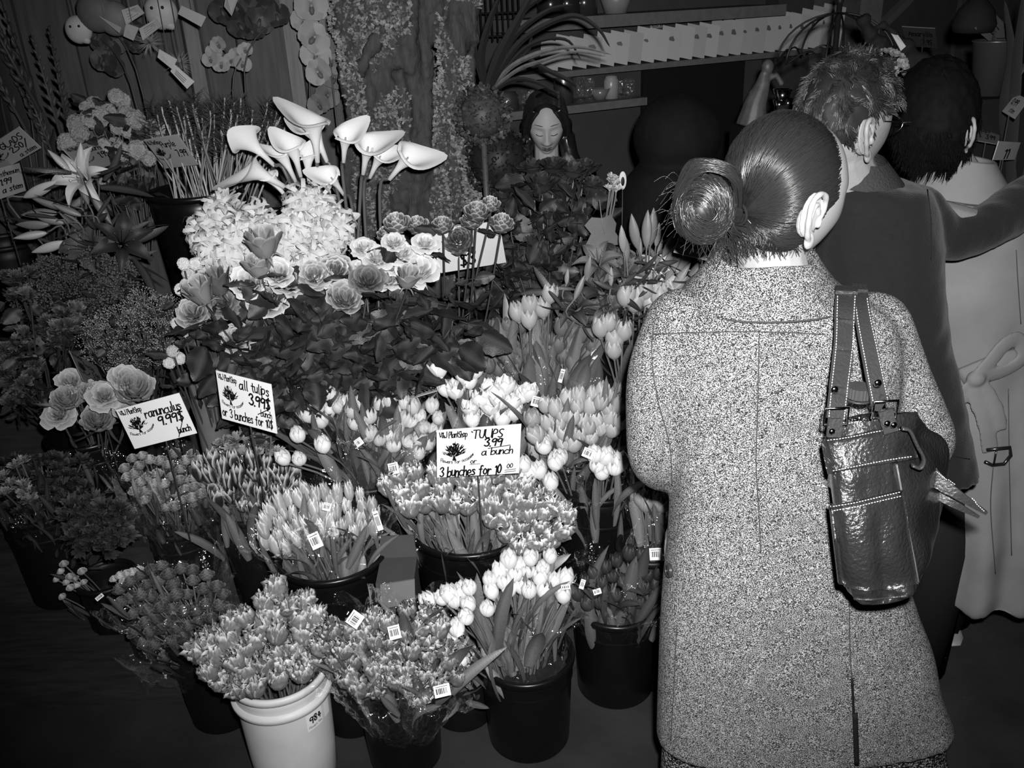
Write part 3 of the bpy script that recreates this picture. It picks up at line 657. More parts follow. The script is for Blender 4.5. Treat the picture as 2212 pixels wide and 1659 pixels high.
# ---------------------------------------------------------------- stepped stand, buckets and the flowers in them
def step(x0, x1, y0, y1, z, label, planks=4):
    root = thing('display_stand', ((x0 + x1) / 2, (y0 + y1) / 2, 0), label, 'stand'); n = planks
    for i in range(n):
        a = y0 + (y1 - y0) * i / n; b = MB(); b.box(((x0 + x1) / 2, a + (y1 - y0) / n / 2, z - .01), (x1 - x0, (y1 - y0) / n - .008, .02)); b.build('plank', M_wood, root, False)
    f = MB(); f.box(((x0 + x1) / 2, y0 + .015, (z - .02) / 2), (x1 - x0 - .01, .02, z - .022)); f.build('front_board', M_wood, root, False)
    for x in (x0 + .03, x1 - .03):
        for y in (y0 + .05, y1 - .04):
            l = MB(); l.box((x, y, (z - .02) / 2), (.04, .04, z - .021)); l.build('leg', M_wood, root, False)
    return root
step(-1.75, .42, 1.93, 2.26, .12, 'low dark wooden step under the second row of buckets')
step(-1.9, .5, 2.27, 2.75, .30, 'middle dark wooden step of the flower stand')
step(-2.1, .5, 2.76, 3.2, .55, 'top dark wooden step of the flower stand, against the boards', 5)

def H(pts, y0, v0, ky=.04, jit=.012, seed=0):
    Rn = random.Random(seed); return [at(u, v, y0 + ky * (v0 - v) / 100 + Rn.uniform(-jit, jit)) for u, v in pts]
def kmeans(pts, k, seed=0):
    Rn = random.Random(seed); pts = list(pts); us = sorted(pts); cs = [us[int((i + .5) * len(us) / k)] for i in range(k)]
    for _ in range(12):
        gr = [[] for _ in cs]
        for p in pts: gr[min(range(k), key=lambda i: (p[0] - cs[i][0]) ** 2 + (p[1] - cs[i][1]) ** 2)].append(p)
        cs = [(sum(q[0] for q in g) / len(g), sum(q[1] for q in g) / len(g)) if g else c for g, c in zip(gr, cs)]
    return [g for g in gr if g]
def bunches(labels, c, base, pts, y0, v0, kind, size, mt, ky=.04, leafn=8, seed=1, wrap=True, group=None, name='tulip_bunch', cat='bunch', partname='tulip', spread=.3, fm=None, tags=(), leafm=None, leafsize=(.16, .28), leafkind='blade', up=.35, leafnear=None, face=0, drop=.05, stem_r=.003, leafspread=.05, zanchor=.1, grow=.02, jit=.012, stemm=None):
    """several bunches in one bucket: each bunch is a thing whose blooms are parts"""
    out = []
    for i, g in enumerate(kmeans(pts, len(labels), seed)):
        hs = H(g, y0, v0, ky, jit, seed + i); m_ = sum(hs, V((0, 0, 0))) / len(hs); c0 = V((c.x, c.y, base + zanchor)); dv = V((m_.x - c.x, m_.y - c.y, 0))
        an = c0 + dv * min(spread, .055 / max(dv.length, 1e-6))
        root = thing(name, an, labels[i], cat, group)
        bouq_parts(root, an, hs, kind, size, mt, leafn, leafm, leafsize, partname=partname, seed=seed * 11 + i, leafkind=leafkind, up=up, leafnear=leafnear, face=face, stem_r=stem_r, leafspread=leafspread, stemm=stemm)
        if wrap: sleeve(root, an, hs, grow, -.012 if fm is M_film2 else drop, fm, seed + i)
        out.append((root, an, hs))
    for u, v, w_, h_, r in tags:
        best = min(out, key=lambda o: min((at(u, v, y0) - p).length for p in o[2]))
        price_tag(best[0], at(u, v, y0 + ky * (v0 - v) / 100 - .045), w_, h_, r)
    return out
# ---- front row, on the floor
M_whiteb = mat('worn white plastic', .62, .45, .35, var=.12, vscale=14)
cW, rW = bucket(601, 1440, .335, .228, 0, 'white plastic bucket with a label reading 984, holding the frilled tulips', taper=.9, mt=M_whiteb, ribs=False)
for q, ex in ((.82, .010),):
    b = MB(); r = .114 * (.9 + .1 * q); b.lathe([(r - .001, .335 * q - .012), (r + ex, .335 * q - .007), (r + ex, .335 * q + .007), (r - .001, .335 * q + .012)], 56, (cW.x, cW.y, 0)); b.f.pop(); b.build('ring', M_whiteb, rW)
# label 984 on the bucket, flat against its right side
lc = at(690, 1543, 1.64); ang = math.atan2(lc.y - cW.y, lc.x - cW.x); ang = -.66
def onb(a, z, o=.0015): r = .114 * (.9 + .1 * z / .335) + o; return V((cW.x + r * math.cos(a), cW.y + r * math.sin(a), z))
lb = MB(); lb.grid(lambda a, b: onb(ang + (b - .5) * .42, .205 + a * .05, .0012), 2, 8); lb.build('label', M_tag, rW)
lk = MB(); lettering(lk, lambda x, y: onb(ang + (x - .5) * .42, .205 + y * .05, .0022), '984', .18, .42, .46, .16, slant=0); lettering(lk, lambda x, y: onb(ang + (x - .5) * .42, .205 + y * .05, .0022), 'flowers 984', .08, .14, .16, .1, slant=0, seed=4); lk.build('label_print', M_ink, rW)
lb = MB(); lb.grid(lambda a, b: onb(ang + .36 + (b - .5) * .2, .211 + a * .045, .004), 2, 4); lb.build('second_label', M_tag, rW)
bunches(['bunch of pale frilled tulips at the back of the white bucket', 'frilled tulips spilling over the left rim of the white bucket', 'frilled tulips at the front rim of the white bucket', 'frilled tulips leaning right out of the white bucket'], cW, 0,
  scatter([(435, 1400), (520, 1335), (590, 1262), (640, 1285), (700, 1320), (695, 1400), (670, 1450), (600, 1475), (540, 1500), (480, 1490), (430, 1450)], 31, 40, 3) , 1.62, 1400, 'tulip_parrot', .062, mat('pale frilled petal', .17, .5, .3, tone=.62, orand=.2, var=.2, vscale=60, bump=.2), ky=.07, leafn=0, wrap=False, seed=3, drop=.06, leafsize=(.14, .2))
c2, r2 = bucket(*uvof(.004, 1.755, .28), .28, .235, 0, 'glossy black bucket at the front holding the white tulips', taper=.9)
W1 = [(1058, 1254), (1062, 1278), (1081, 1235), (1113, 1243), (1140, 1235), (1173, 1230), (1100, 1275), (1143, 1277), (1175, 1276), (1198, 1255), (1221, 1251), (1217, 1287), (1100, 1212), (1189, 1204), (1146, 1208), (1122, 1222), (1167, 1250), (1208, 1275), (1090, 1258), (1128, 1268)]
W2 = [(925, 1300), (955, 1293), (982, 1299), (1014, 1272), (1012, 1306), (1053, 1317), (970, 1285), (996, 1280)]
W3 = [(1008, 1335), (987, 1358), (971, 1391), (993, 1428)]
bunches(['bunch of white tulips standing left of centre in the front black bucket', 'bunch of white tulips standing right of centre in the front black bucket'], c2, 0, W1, 1.80, 1260, 'tulip_closed', .049, M_white, ky=.06, leafn=28, seed=5, leafsize=(.13, .21), leafnear=(.25, .6), drop=.07, tags=((1222, 1268, .022, .012, .1),))
bunches(['spray of white tulips leaning left out of the front black bucket'], c2, 0, W2, 1.74, 1290, 'tulip_closed', .05, M_white, leafn=8, seed=6, leafsize=(.14, .22), leafnear=(.3, .6), wrap=False)
bunches(['four white tulips drooping beside the frilled grey tulips at the front'], c2, 0, W3, 1.66, 1380, 'tulip_closed', .05, M_white, leafn=8, seed=7, leafsize=(.12, .2), wrap=False)
c3, r3 = bucket(*uvof(.253, 1.925, .30), .30, .235, 0, 'glossy black bucket beside the tweed coat holding dark tulips', taper=.9)
bunches(['film-wrapped bunch of dark tulips nearest the white ones', 'film-wrapped bunch of dark tulips against the tweed coat', 'film-wrapped bunch of dark tulips at the back by the printed tag'], c3, 0, scatter([(1245, 1300), (1250, 1250), (1300, 1230), (1360, 1180), (1430, 1190), (1425, 1290), (1370, 1310), (1300, 1312)], 24, 30, 5), 1.86, 1260, 'tulip_closed', .045, M_deep, ky=.05, leafn=20, seed=9, leafsize=(.12, .2), leafnear=(.35, .8), leafm=mat('shaded leaf', .05, .4, .5, tone=.09, orand=.3), tags=((1417, 1197, .032, .03, .1), (1290, 1278, .02, .014, .3), (1258, 1262, .012, .024, -.3)), fm=M_film2)
c4, r4 = bucket(855, 1443, .29, .205, 0, 'glossy black bucket at the front edge of the picture holding wrapped frilled tulips', taper=.9)
bunches(['wrapped grey tulips leaning left over the front bucket, by the white pail', 'upright wrapped grey tulips with two small tags', 'wrapped grey tulips drooping over the front rim on the right', 'wrapped grey tulips in the middle of the front bucket'], c4, 0,
  scatter([(690, 1370), (760, 1360), (800, 1330), (930, 1320), (960, 1350), (960, 1400), (1000, 1480), (930, 1505), (890, 1500), (860, 1470), (780, 1510), (750, 1470)], 30, 44, 8), 1.60, 1400, 'tulip_parrot', .056, mat('grey frilled petal', .12, .5, .3, tone=.5, orand=.2, var=.25, vscale=60, bump=.2), ky=.05, leafn=9, seed=12, drop=.04, leafsize=(.12, .2), leafnear=(.4, .8), fm=M_film2, tags=((767, 1338, .032, .03, .8), (852, 1366, .026, .03, .1), (955, 1492, .036, .026, .1)))
c5, r5 = bucket(*uvof(-.173, 1.85, .28), .28, .185, 0, 'black bucket standing behind the two front ones', taper=.92, mt=M_blackm)
bunches(['dark leaves wrapped in film in the bucket behind'], c5, 0, scatter([(940, 1480), (1000, 1470), (1050, 1500), (1000, 1520)], 20, 5, 2), 1.74, 1490, 'bud', .04, M_deep, leafn=8, seed=13, leafsize=(.1, .15), wrap=False, name='leaf_bunch', partname='bud')
cL4, _ = bucket(*uvof(-.47, 1.845, .28), .28, .2, 0, 'black bucket in shadow just behind the white one', mt=M_blackm, taper=.85)
cL3, _ = bucket(*uvof(-.837, 1.885, .28), .28, .21, 0, 'black floor bucket left of the white one', mt=M_blackm, taper=.85)
cL2, _ = bucket(*uvof(-1.042, 2.045, .28), .28, .18, 0, 'third black floor bucket from the white one', mt=M_blackm, taper=.85)
cL1, _ = bucket(*uvof(-1.224, 2.165, .28), .28, .16, 0, 'leftmost black floor bucket, holding small white ball blooms', mt=M_blackm, taper=.85)
bunches(['small white ball blooms sticking out at the far left of the floor row'], cL1, 0, [(137, 1216), (130, 1232), (120, 1250), (142, 1255), (150, 1243), (165, 1262), (160, 1248), (180, 1256), (176, 1232), (133, 1287), (150, 1268)], 2.12, 1240, 'ranunculus', .024, M_pale, leafn=6, seed=21, wrap=False, name='ranunculus_bunch', partname='bloom', leafsize=(.06, .1), leafm=M_leafd, stem_r=.0022)
bunches(['cluster of small white blooms above the dark bunches'], cL2, 0, [(245, 1248), (258, 1240), (272, 1236), (285, 1232), (300, 1228), (268, 1252), (282, 1245), (310, 1236)], 1.98, 1240, 'ranunculus', .026, M_white, leafn=4, seed=22, wrap=False, name='ranunculus_bunch', partname='bloom', leafsize=(.06, .1), leafm=M_leafd, stem_r=.0022)
bunches(['dark wrapped blooms left of the frilled tulips, upper bunch', 'dark wrapped blooms with streaks of light on the film', 'dark wrapped blooms hanging lowest, over the floor bucket', 'dark wrapped blooms at the left end of the mass'], cL3, 0,
  scatter([(240, 1270), (330, 1215), (440, 1230), (480, 1260), (500, 1330), (470, 1420), (420, 1450), (350, 1430), (290, 1370)], 22, 76, 4), 1.88, 1320, 'ranunculus', .040, M_dim, ky=.06, leafn=12, seed=23, name='ranunculus_bunch', partname='bloom', leafsize=(.06, .11), leafm=M_leafd, fm=M_film2, leafnear=(.5, .95), stem_r=.002, tags=((215, 1290, .02, .01, .4),))
# ---- second row, on the low step
c6, r6 = bucket(718, 1186, .475, .285, .12, 'wide black bucket under the fringed and slim tulips', taper=.8)
bunches(['film-wrapped slim pale tulips at the left, low over the rim', 'film-wrapped slim pale tulips at the back of the wide bucket', 'film-wrapped slim pale tulips in the middle, with a printed tag', 'film-wrapped slim pale tulips at the right of the wide bucket'], c6, .12,
  scatter([(560, 1170), (570, 1120), (640, 1060), (760, 1060), (820, 1110), (800, 1160), (700, 1150), (620, 1190)], 20, 62, 7), 1.94, 1120, 'tulip_slim', .062, mat('slim petal', .3, .5, .3, tone=.75, orand=.25, var=.2, vscale=60), ky=.05, leafn=12, seed=31, leafsize=(.12, .18), leafnear=(.3, .7), fm=M_film2, drop=.02, tags=((681, 1168, .028, .04, .25), (706, 1095, .02, .02, -.4), (816, 1125, .014, .05, .2)))
c6b, _ = bucket(545, 1088, .48, .2, .12, 'black bucket under the dark pointed tulips', mt=M_blackm)
bunches(['dark pointed tulips with pale tips, left bunch', 'dark pointed tulips with pale tips, middle bunch', 'dark pointed tulips with pale tips beside the two round white ones'], c6b, .12,
  scatter([(405, 1010), (450, 990), (560, 985), (640, 1010), (640, 1060), (560, 1100), (470, 1080)], 24, 40, 9), 2.08, 1050, 'tulip_point', .066, M_bicol, ky=.04, leafn=12, seed=33, leafsize=(.13, .2), leafnear=(.3, .6), drop=.04, fm=M_film2, up=.2)
c7, r7 = bucket(1016, 1124, .475, .33, .12, 'widest black bucket, full of tulips with pale-edged petals', taper=.82)
bunches(['pale-edged tulips at the left of the widest bucket', 'pale-edged tulips in the middle, right under the bright card', 'pale-edged tulips behind, right of the bright card', 'pale-edged tulips hanging out over the rim on the right'], c7, .12,
  scatter([(835, 1060), (870, 1020), (960, 1020), (1090, 1020), (1160, 1060), (1225, 1110), (1210, 1160), (1130, 1190), (1090, 1160), (1040, 1100), (960, 1095), (880, 1100)], 27, 62, 11), 1.98, 1090, 'tulip_parrot', .066, M_vary, ky=.06, leafn=20, seed=35, leafsize=(.14, .22), leafnear=(.2, .6), wrap=True, drop=.09, leafm=mat('mid leaf', .12, .42, .5, tone=.2, orand=.25, var=.12), leafspread=.07)
c8, r8 = bucket(388, 1122, .42, .19, .12, 'small black bucket holding the little round blooms', mt=M_blackm, taper=.85)
bunches(['wrapped little round grey blooms at the upper left of their bucket', 'wrapped little round grey blooms at the lower left, in pointed film', 'wrapped little round grey blooms at the right of their bucket'], c8, .12,
  scatter([(265, 990), (300, 975), (430, 975), (450, 1010), (440, 1060), (380, 1095), (320, 1090), (270, 1040)], 19, 62, 13), 2.12, 1040, 'ranunculus', .034, mat('round bloom petal', .26, .5, .3, tone=.5, orand=.3, var=.1), ky=.05, leafn=12, seed=37, name='ranunculus_bunch', partname='bloom', leafsize=(.06, .12), leafm=M_leafd, fm=M_film2, leafnear=(.4, .9), stem_r=.002)
c9, r9 = bucket(95, 1085, .45, .25, .12, 'black bucket at the left edge under dim blooms', mt=M_blackm)
bunches(['dim blooms at the left edge, lower bunch', 'dim blooms left of the small round ones, upper bunch', 'dim blooms at the left edge, pale-flecked bunch'], c9, .12,
  scatter([(5, 990), (60, 975), (190, 985), (200, 1040), (150, 1090), (40, 1110), (5, 1080)], 19, 60, 15), 2.2, 1040, 'ruffle', .036, M_deep, ky=.05, leafn=14, seed=39, name='carnation_bunch', partname='bloom', leafsize=(.06, .14), leafm=M_leafd, leafnear=(.4, .9), stem_r=.002)
bunches(['few pale-flecked blooms at the far left edge'], c9, .12, [(32, 1000), (45, 992), (10, 1060), (20, 1040), (52, 1060), (60, 1075), (45, 1045), (5, 1025)], 2.14, 1040, 'ruffle', .036, mat('flecked petal', .2, .5, .3, tone=.4, orand=.3), leafn=4, seed=40, name='carnation_bunch', partname='bloom', leafsize=(.06, .14), leafm=M_leafd, wrap=False)
bunches(['dark frilled carnations drooping below the pointed film'], c9, .12, scatter([(140, 1090), (200, 1070), (270, 1090), (280, 1150), (240, 1190), (160, 1190)], 20, 26, 16), 1.98, 1130, 'ruffle', .046, M_deep, leafn=10, seed=41, name='carnation_bunch', partname='bloom', leafsize=(.06, .12), leafm=M_leafd, wrap=False)
c10, r10 = bucket(1290, 1030, .55, .26, .12, 'tall black bucket against the sleeve of the tweed coat', taper=.9)
bunches(['white tulips right of the bright card, on short stems'], c10, .12, [(1132, 1006), (1175, 965), (1200, 1000), (1210, 990), (1164, 1018), (1190, 1043), (1150, 1020), (1136, 1030)], 2.04, 1000, 'tulip_closed', .052, M_white, leafn=8, seed=43, wrap=True, leafsize=(.12, .2), leafnear=(.3, .7))
bunches(['white tulips reaching right towards the tweed sleeve'], c10, .12, [(1284, 984), (1290, 1008), (1318, 993), (1328, 1012), (1308, 988), (1300, 1022), (1340, 1000)], 1.98, 1000, 'tulip_closed', .052, M_white, leafn=8, seed=44, wrap=True, leafsize=(.14, .2), leafnear=(.3, .7), tags=((1270, 979, .026, .024, -.4),))
cT, rT = bucket(1405, 1175, .45, .17, .0, 'narrow black bucket hidden behind the tweed coat', mt=M_blackm)
bunches(['wrapped tulips squeezed against the pocket of the tweed coat'], cT, 0, [(1385, 1078), (1400, 1072), (1418, 1080), (1435, 1075), (1395, 1090), (1430, 1092), (1448, 1085)], 2.0, 1080, 'tulip_closed', .05, M_mid, leafn=14, seed=45, leafsize=(.16, .24), leafnear=(.2, .8), fm=M_film2)
# ---- middle rows
c11, _ = bucket(800, 1010, .56, .26, .30, 'black bucket under the small white tulips', mt=M_blackm)
WT = [(683, 859), (716, 858), (687, 881), (714, 887), (665, 899), (694, 910), (746, 872), (777, 872), (766, 916), (799, 901), (803, 937), (821, 876), (831, 919), (853, 894), (850, 963), (875, 872), (860, 926), (882, 955), (907, 901), (907, 948), (925, 959), (947, 905), (933, 879), (843, 868), (893, 880), (915, 925), (785, 925), (875, 905), (820, 950), (730, 880), (905, 980), (940, 930), (700, 868), (760, 890), (890, 915), (838, 940)]
bunches(['white tulips at the left of the middle row, leaning out', 'white tulips in the centre of the middle row', 'white tulips in the middle row touching the bright card', 'white tulips in the middle row under the flat dull card'], c11, .30, WT, 2.12, 910, 'tulip_closed', .047, mat('soft white petal', .56, .5, .3, tone=.34, orand=.12, var=.08, vscale=60, bump=.2), ky=.05, leafn=16, seed=51, leafsize=(.14, .22), leafnear=(.35, .8), drop=.05, fm=M_film2, tags=((850, 1012, .026, .03, .1), (775, 955, .02, .02, .5)))
bunches(['four loose white tulips leaning left over the dark pointed ones'], c11, .30, [(644, 941), (698, 963), (613, 991), (647, 993)], 2.02, 970, 'tulip_closed', .05, M_white, leafn=3, seed=53, wrap=False, leafsize=(.12, .18))
c12, _ = bucket(1050, 960, .62, .26, .30, 'black bucket behind the bright card', mt=M_blackm)
BT = [(949, 797), (985, 797), (1027, 800), (1014, 826), (962, 842), (984, 845), (1056, 838), (1038, 862), (1092, 836), (1081, 867), (1128, 854), (1016, 884), (1048, 902), (1085, 906), (1106, 870), (1060, 880), (1020, 908), (1070, 852), (1000, 812), (1110, 892), (1142, 850)]
bunches(['brightest white tulips above the card, left bunch', 'brightest white tulips above the card, right bunch'], c12, .30, BT, 2.2, 850, 'tulip_open', .056, mat('bright petal', .84, .5, .2, tone=.45, orand=.05), ky=.05, leafn=10, seed=55, leafsize=(.14, .22), leafnear=(.3, .7), drop=.08, tags=((1160, 868, .03, .028, -.3),))
c13, _ = bucket(1240, 965, .62, .26, .30, 'black bucket beneath the pale grey tulips by the sleeve', mt=M_blackm)
bunches(['pale grey tulips right of the bright card, left bunch', 'pale grey tulips right of the bright card, middle bunch', 'pale grey tulips touching the tweed sleeve'], c13, .30,
  scatter([(1145, 910), (1190, 865), (1290, 840), (1345, 850), (1348, 920), (1230, 965), (1160, 955)], 21, 44, 17), 2.12, 890, 'tulip_closed', .058, mat('pale grey petal', .36, .5, .3, tone=.55, orand=.18, var=.1, bump=.2), ky=.05, leafn=12, seed=57, leafsize=(.14, .22), leafnear=(.3, .75))
c14, _ = bucket(1150, 860, .70, .28, .30, 'black bucket under the mass of dark tulips', mt=M_blackm)
bunches(['dark grey tulips in the back row, left bunch', 'dark grey tulips in the back row, second bunch', 'dark grey tulips in the back row, third bunch', 'dark grey tulips in the back row with a printed tag'], c14, .30,
  scatter([(980, 760), (1020, 715), (1120, 700), (1230, 690), (1290, 730), (1280, 790), (1200, 830), (1060, 800)], 23, 60, 19), 2.4, 760, 'tulip_closed', .056, mat('dusky petal', .115, .5, .3, tone=.16, orand=.2, var=.1, bump=.2), ky=.05, leafn=28, seed=59, leafsize=(.16, .24), leafnear=(.4, .85), leafm=mat('mid leaf', .12), tags=((1285, 765, .02, .03, -.3), (1213, 812, .012, .04, -.3)))
bunches(['five smooth grey tulips standing above the dark ones'], c14, .30, [(1117, 677), (1145, 662), (1172, 668), (1188, 638), (1143, 692)], 2.36, 670, 'tulip_closed', .058, mat('smooth grey petal', .33, .45, .35, tone=.42, orand=.1), leafn=3, seed=61, wrap=False, name='tulip_bunch')
c15, _ = bucket(1360, 850, .72, .24, .30, 'black bucket hidden behind the tweed shoulder', mt=M_blackm)
bunches(['smooth grey tulips beside the tweed sleeve, lower group', 'smooth grey tulips by the tweed shoulder, upper group'], c15, .30, [(1297, 710), (1315, 700), (1328, 737), (1347, 718), (1326, 758), (1352, 642), (1380, 640), (1394, 630), (1405, 655), (1425, 645), (1370, 655), (1438, 635)], 2.3, 690, 'tulip_closed', .062, mat('smooth grey petal', .33), leafn=8, seed=63, wrap=False)
# barcode sleeve print near the sleeve

# cardboard box between the wide buckets
bx = thing('cardboard_box', V((at(862, 1290, 1.94).x, 1.90, 0)), 'plain cardboard box with a lifted flap between the two wide black buckets', 'box'); M_cardb = mat('cardboard', .06, .8, .1, var=.1); x0 = at(826, 1280, 1.88).x; x1 = at(905, 1280, 1.88).x; zt = at(865, 1262, 1.80).z
mb = MB(); mb.box(((x0 + x1) / 2, 1.86, zt / 2), (x1 - x0, .11, zt)); mb.build('body', M_cardb, bx, False)
mb = MB(); mb.prism([V((x0, 1.915, zt)), V((x1, 1.915, zt)), V((x1 - .005, 1.925, zt + .06)), V((x0 + .003, 1.925, zt + .06))], (0, .003, 0)); mb.build('flap', M_cardb, bx, False)
mb = MB(); mb.prism([V((x0 + .012, 1.80, zt)), V((x1 + .004, 1.80, zt + .012)), V((x1 + .004, 1.77, zt - .035)), V((x0 + .014, 1.77, zt - .05))], (0, .003, .001)); mb.build('flap', mat('cardboard light', .10), bx, False)
fw = at(463, 770, 2.28); mb = MB(); Rn = random.Random(2); mb.ell(fw, (.016, .014, .024), n=12, m=8); mb.ell(fw + V((-.004, 0, -.03)), (.022, .016, .014), n=12, m=8); mb.v = [tuple(V(p) + V(noise.noise_vector(V(p) * 70)) * .008) for p in mb.v]; tag(mb.build('foil_scrap', mat('foil', .6, .2, .6, metal=.9), None, False), 'glinting crumpled foil on the rim of the zinc vase', 'foil')
# ---------------------------------------------------------------- single stems standing in vases and tubs
def single(name, label, cat, p, anchor, meshkey, size, mt, partname='blossom', d=None, face=0, leafn=0, leafkind='oval', leafsize=(.05, .09), leafm=None, stem_r=.0028, group=None, seed=0, up=.3, leafnear=(.45, .9), extra=None, stemm=None, roll=None, leafspread=.04):
    Rn = random.Random(seed); root = thing(name, anchor, label, cat, group)
    dd = V(d).normalized() if d else ((p - anchor).normalized().lerp(V((0, 0, 1)), up)).normalized()
    if face: dd = dd.lerp((V((0, 0, CAMH)) - p).normalized(), face).normalized()
    q = p - dd * size * .45
    M = aim(q, dd, size, Rn.uniform(0, 6.3) if roll is None else roll); h = put(G[meshkey], partname, M, root, mt)
    if extra: put(G[extra[0]], extra[1], M, None, extra[2], h, M)
    pts = spline([anchor, anchor.lerp(q, .5) + V((Rn.uniform(-.02, .02), Rn.uniform(-.01, .02), 0)), q - dd * .05, q + dd * .006], 4)
    mb = MB(); mb.tube(pts, stem_r, 6); mb.build('stem', stemm or M_stem, root)
    ks = [k for k in G if k.startswith(leafkind)]
    for i in range(leafn):
        t = Rn.uniform(*leafnear); pp = pts[int(t * (len(pts) - 1))]
        e = V((Rn.uniform(-1, 1), Rn.uniform(-1, .5), Rn.uniform(-.6, .5))).normalized()
        put(G[Rn.choice(ks)], 'leaf', aim(pp + e * leafspread * Rn.random(), e, Rn.uniform(*leafsize), Rn.uniform(0, 6.3)), root, leafm)
    return root
eye = V((0, 0, CAMH))
# tall vases and tubs
M_zinc = mat('zinc', .13, .45, .4, var=.3, vscale=12)
cv, _ = bucket(436, 800, .84, .095, .12, 'slim grey zinc vase beside the all tulips card', mt=M_zinc, taper=.8, ribs=False, name='vase', cat='vase')
cR, _ = bucket(700, 850, .78, .26, .30, 'black tub under the dark rose foliage', mt=M_blackm)
gv = onz(800, 745, .93); M_glass = film('vase glass', .06, .03, base=.08)
g = MB(); g.lathe([(.001, .0), (.045, 0), (.047, .01), (.056, .30), (.0535, .30), (.044, .014), (.001, .012)], 36, (gv.x, gv.y, .63)); go = g.build('glass_vase', M_glass); tag(go, 'clear glass vase standing under the dark roses', 'vase')
st = MB(); st.box((gv.x, gv.y, .465), (.22, .18, .328)); so = st.build('crate', M_wood, None, False); tag(so, 'dark crate the glass vase stands on', 'crate')
cK, rK = bucket(425, 408, 1.27, .30, .72, 'tall black bucket with a light streak, holding the rushes', taper=.72, ribs=False)
st = MB(); st.box((cK.x, cK.y, .634), (.34, .3, .17)); tag(st.build('crate', M_wood, None, False), 'dark crate under the tall black bucket', 'crate')
cQ, _ = bucket(560, 470, 1.15, .28, .72, 'dark bucket behind the white starry blooms', mt=M_blackm, ribs=False)
st = MB(); st.box((cQ.x, cQ.y, .634), (.3, .3, .17)); tag(st.build('crate', M_wood, None, False), 'dark crate behind the starry blooms', 'crate')
cC, _ = bucket(760, 640, .98, .22, .55, 'black bucket holding the calla lilies, hidden by roses', mt=M_blackm)
cH, _ = bucket(600, 660, .95, .24, .42, 'black bucket under the starry white blooms', mt=M_blackm)
st = MB(); st.box((cH.x, cH.y, .36), (.26, .26, .118)); tag(st.build('crate', M_wood, None, False), 'dark crate under the starry white blooms', 'crate')
cD, _ = bucket(1180, 660, .90, .28, .55, 'black bucket holding the dark red-black roses', mt=M_blackm)
cM, _ = bucket(960, 690, .92, .22, .42, 'black bucket holding the ruffled dark blooms', mt=M_blackm)
# calla lilies: mouth position, pointing direction in the picture, size, variant
up_ = V((0, 0, 1)); rt = V((1, 0, 0)); bk = V((0, 1, 0))
CL = [((562, 318), (-.75, -.1, .55), .125, 1, -1.5), ((682, 292), (.1, -.35, .9), .15, 2, 3.0), ((690, 300), (-.35, -.2, .85), .13, 1, 2.6), ((744, 308), (.25, -.75, .7), .115, 1, .6), ((790, 330), (.35, -.7, .75), .13, 2, .2), ((812, 345), (.55, -.6, .6), .115, 1, .2), ((865, 348), (.75, -.5, .5), .13, 2, 0.4), ((640, 335), (-.1, -.5, .9), .12, 1, 2.5), ((622, 348), (-.35, -.4, .8), .12, 0, 2.9), ((577, 372), (-.8, -.4, .35), .15, 2, 3.3), ((727, 388), (-.3, -.8, .5), .105, 1, 3.0), ((665, 352), (.1, -.3, .95), .11, 0, 1.), ((738, 478), (.5, -.5, .6), .075, 0, .3), ((600, 392), (-.5, -.3, .6), .1, 0, 2.8)]
lab = ['pointing far left above the card', 'largest, at the top of the spray', 'just left of the topmost one', 'open towards us with its yellow rod showing', 'wide one right of the top', 'low right one with a thin rod', 'rightmost, curling outward', 'in the middle of the spray', 'narrow, left of the middle', 'big one drooping left', 'half-open, hanging at the centre front', 'narrow upright one in the middle', 'smallest, low beside the starry blooms', 'narrow one tucked under the left drooping one']
for i, ((u, v), d, s, k, ro) in enumerate(CL):
    p = at(u, v + 10, 2.5 + .02 * (i % 3)); a = V((cC.x + .02 * (i % 4) - .03, cC.y + .01 * (i % 3), .60))
    single('calla_lily', 'white calla lily, ' + lab[i], 'flower', p, a, 'calla%d' % k, s * .94, mat('calla white', .74, .5, .2, tone=.40, var=.04), 'spathe', d=(d[0] * .8, d[1] * .55 + .05, d[2] + .15), stem_r=.0055, seed=i, extra=('spadix', 'spadix', M_centre), roll=ro, group='calla lilies', stemm=mat('calla stem', .09, .4, .5))
# starry white blooms (spikes)
SP = [(650, 450), (700, 480), (690, 530), (640, 500), (600, 520), (560, 490), (520, 520), (470, 500), (445, 520), (500, 560), (560, 560), (620, 570), (670, 580), (710, 520), (660, 600), (460, 545), (540, 590), (480, 480), (730, 500), (610, 545), (655, 545), (580, 520), (685, 455), (525, 555), (650, 480), (700, 560), (440, 500), (600, 480)]
SP = SP[:24]; PSP = places(SP)
for i, (u, v) in enumerate(SP):
    p = at(u, v, 2.28 + .03 * (i % 3) + .0006 * (560 - v)); a = V((cH.x + .03 * ((i % 5) - 2), cH.y, .55))
    single('hyacinth', 'starry white spike, ' + PSP[i], 'flower', p, a, 'stars%d' % (i % 3), .095, M_white, 'flower_spike', seed=i, group='starry white hyacinths', up=.3, face=.25, stem_r=.004)
# pale carnation mass behind it
for i, (u, v) in enumerate([(470, 445), (500, 450), (455, 470), (492, 475), (515, 465), (440, 490), (478, 430)]):
    single('stock_flower', 'pale frilled bloom behind the starry white ones, ' + places([(470, 445), (500, 450), (455, 470), (492, 475), (515, 465), (440, 490), (478, 430)], 2)[i], 'flower', at(u, v, 2.42), V((cH.x - .05, cH.y + .05, .55)), 'ruffle%d' % (i % 2), .07, mat('pale frilled bloom', .40, .6, .2, tone=.5, orand=.1), 'bloom', seed=i, group='pale frilled blooms', leafn=1, face=.3)
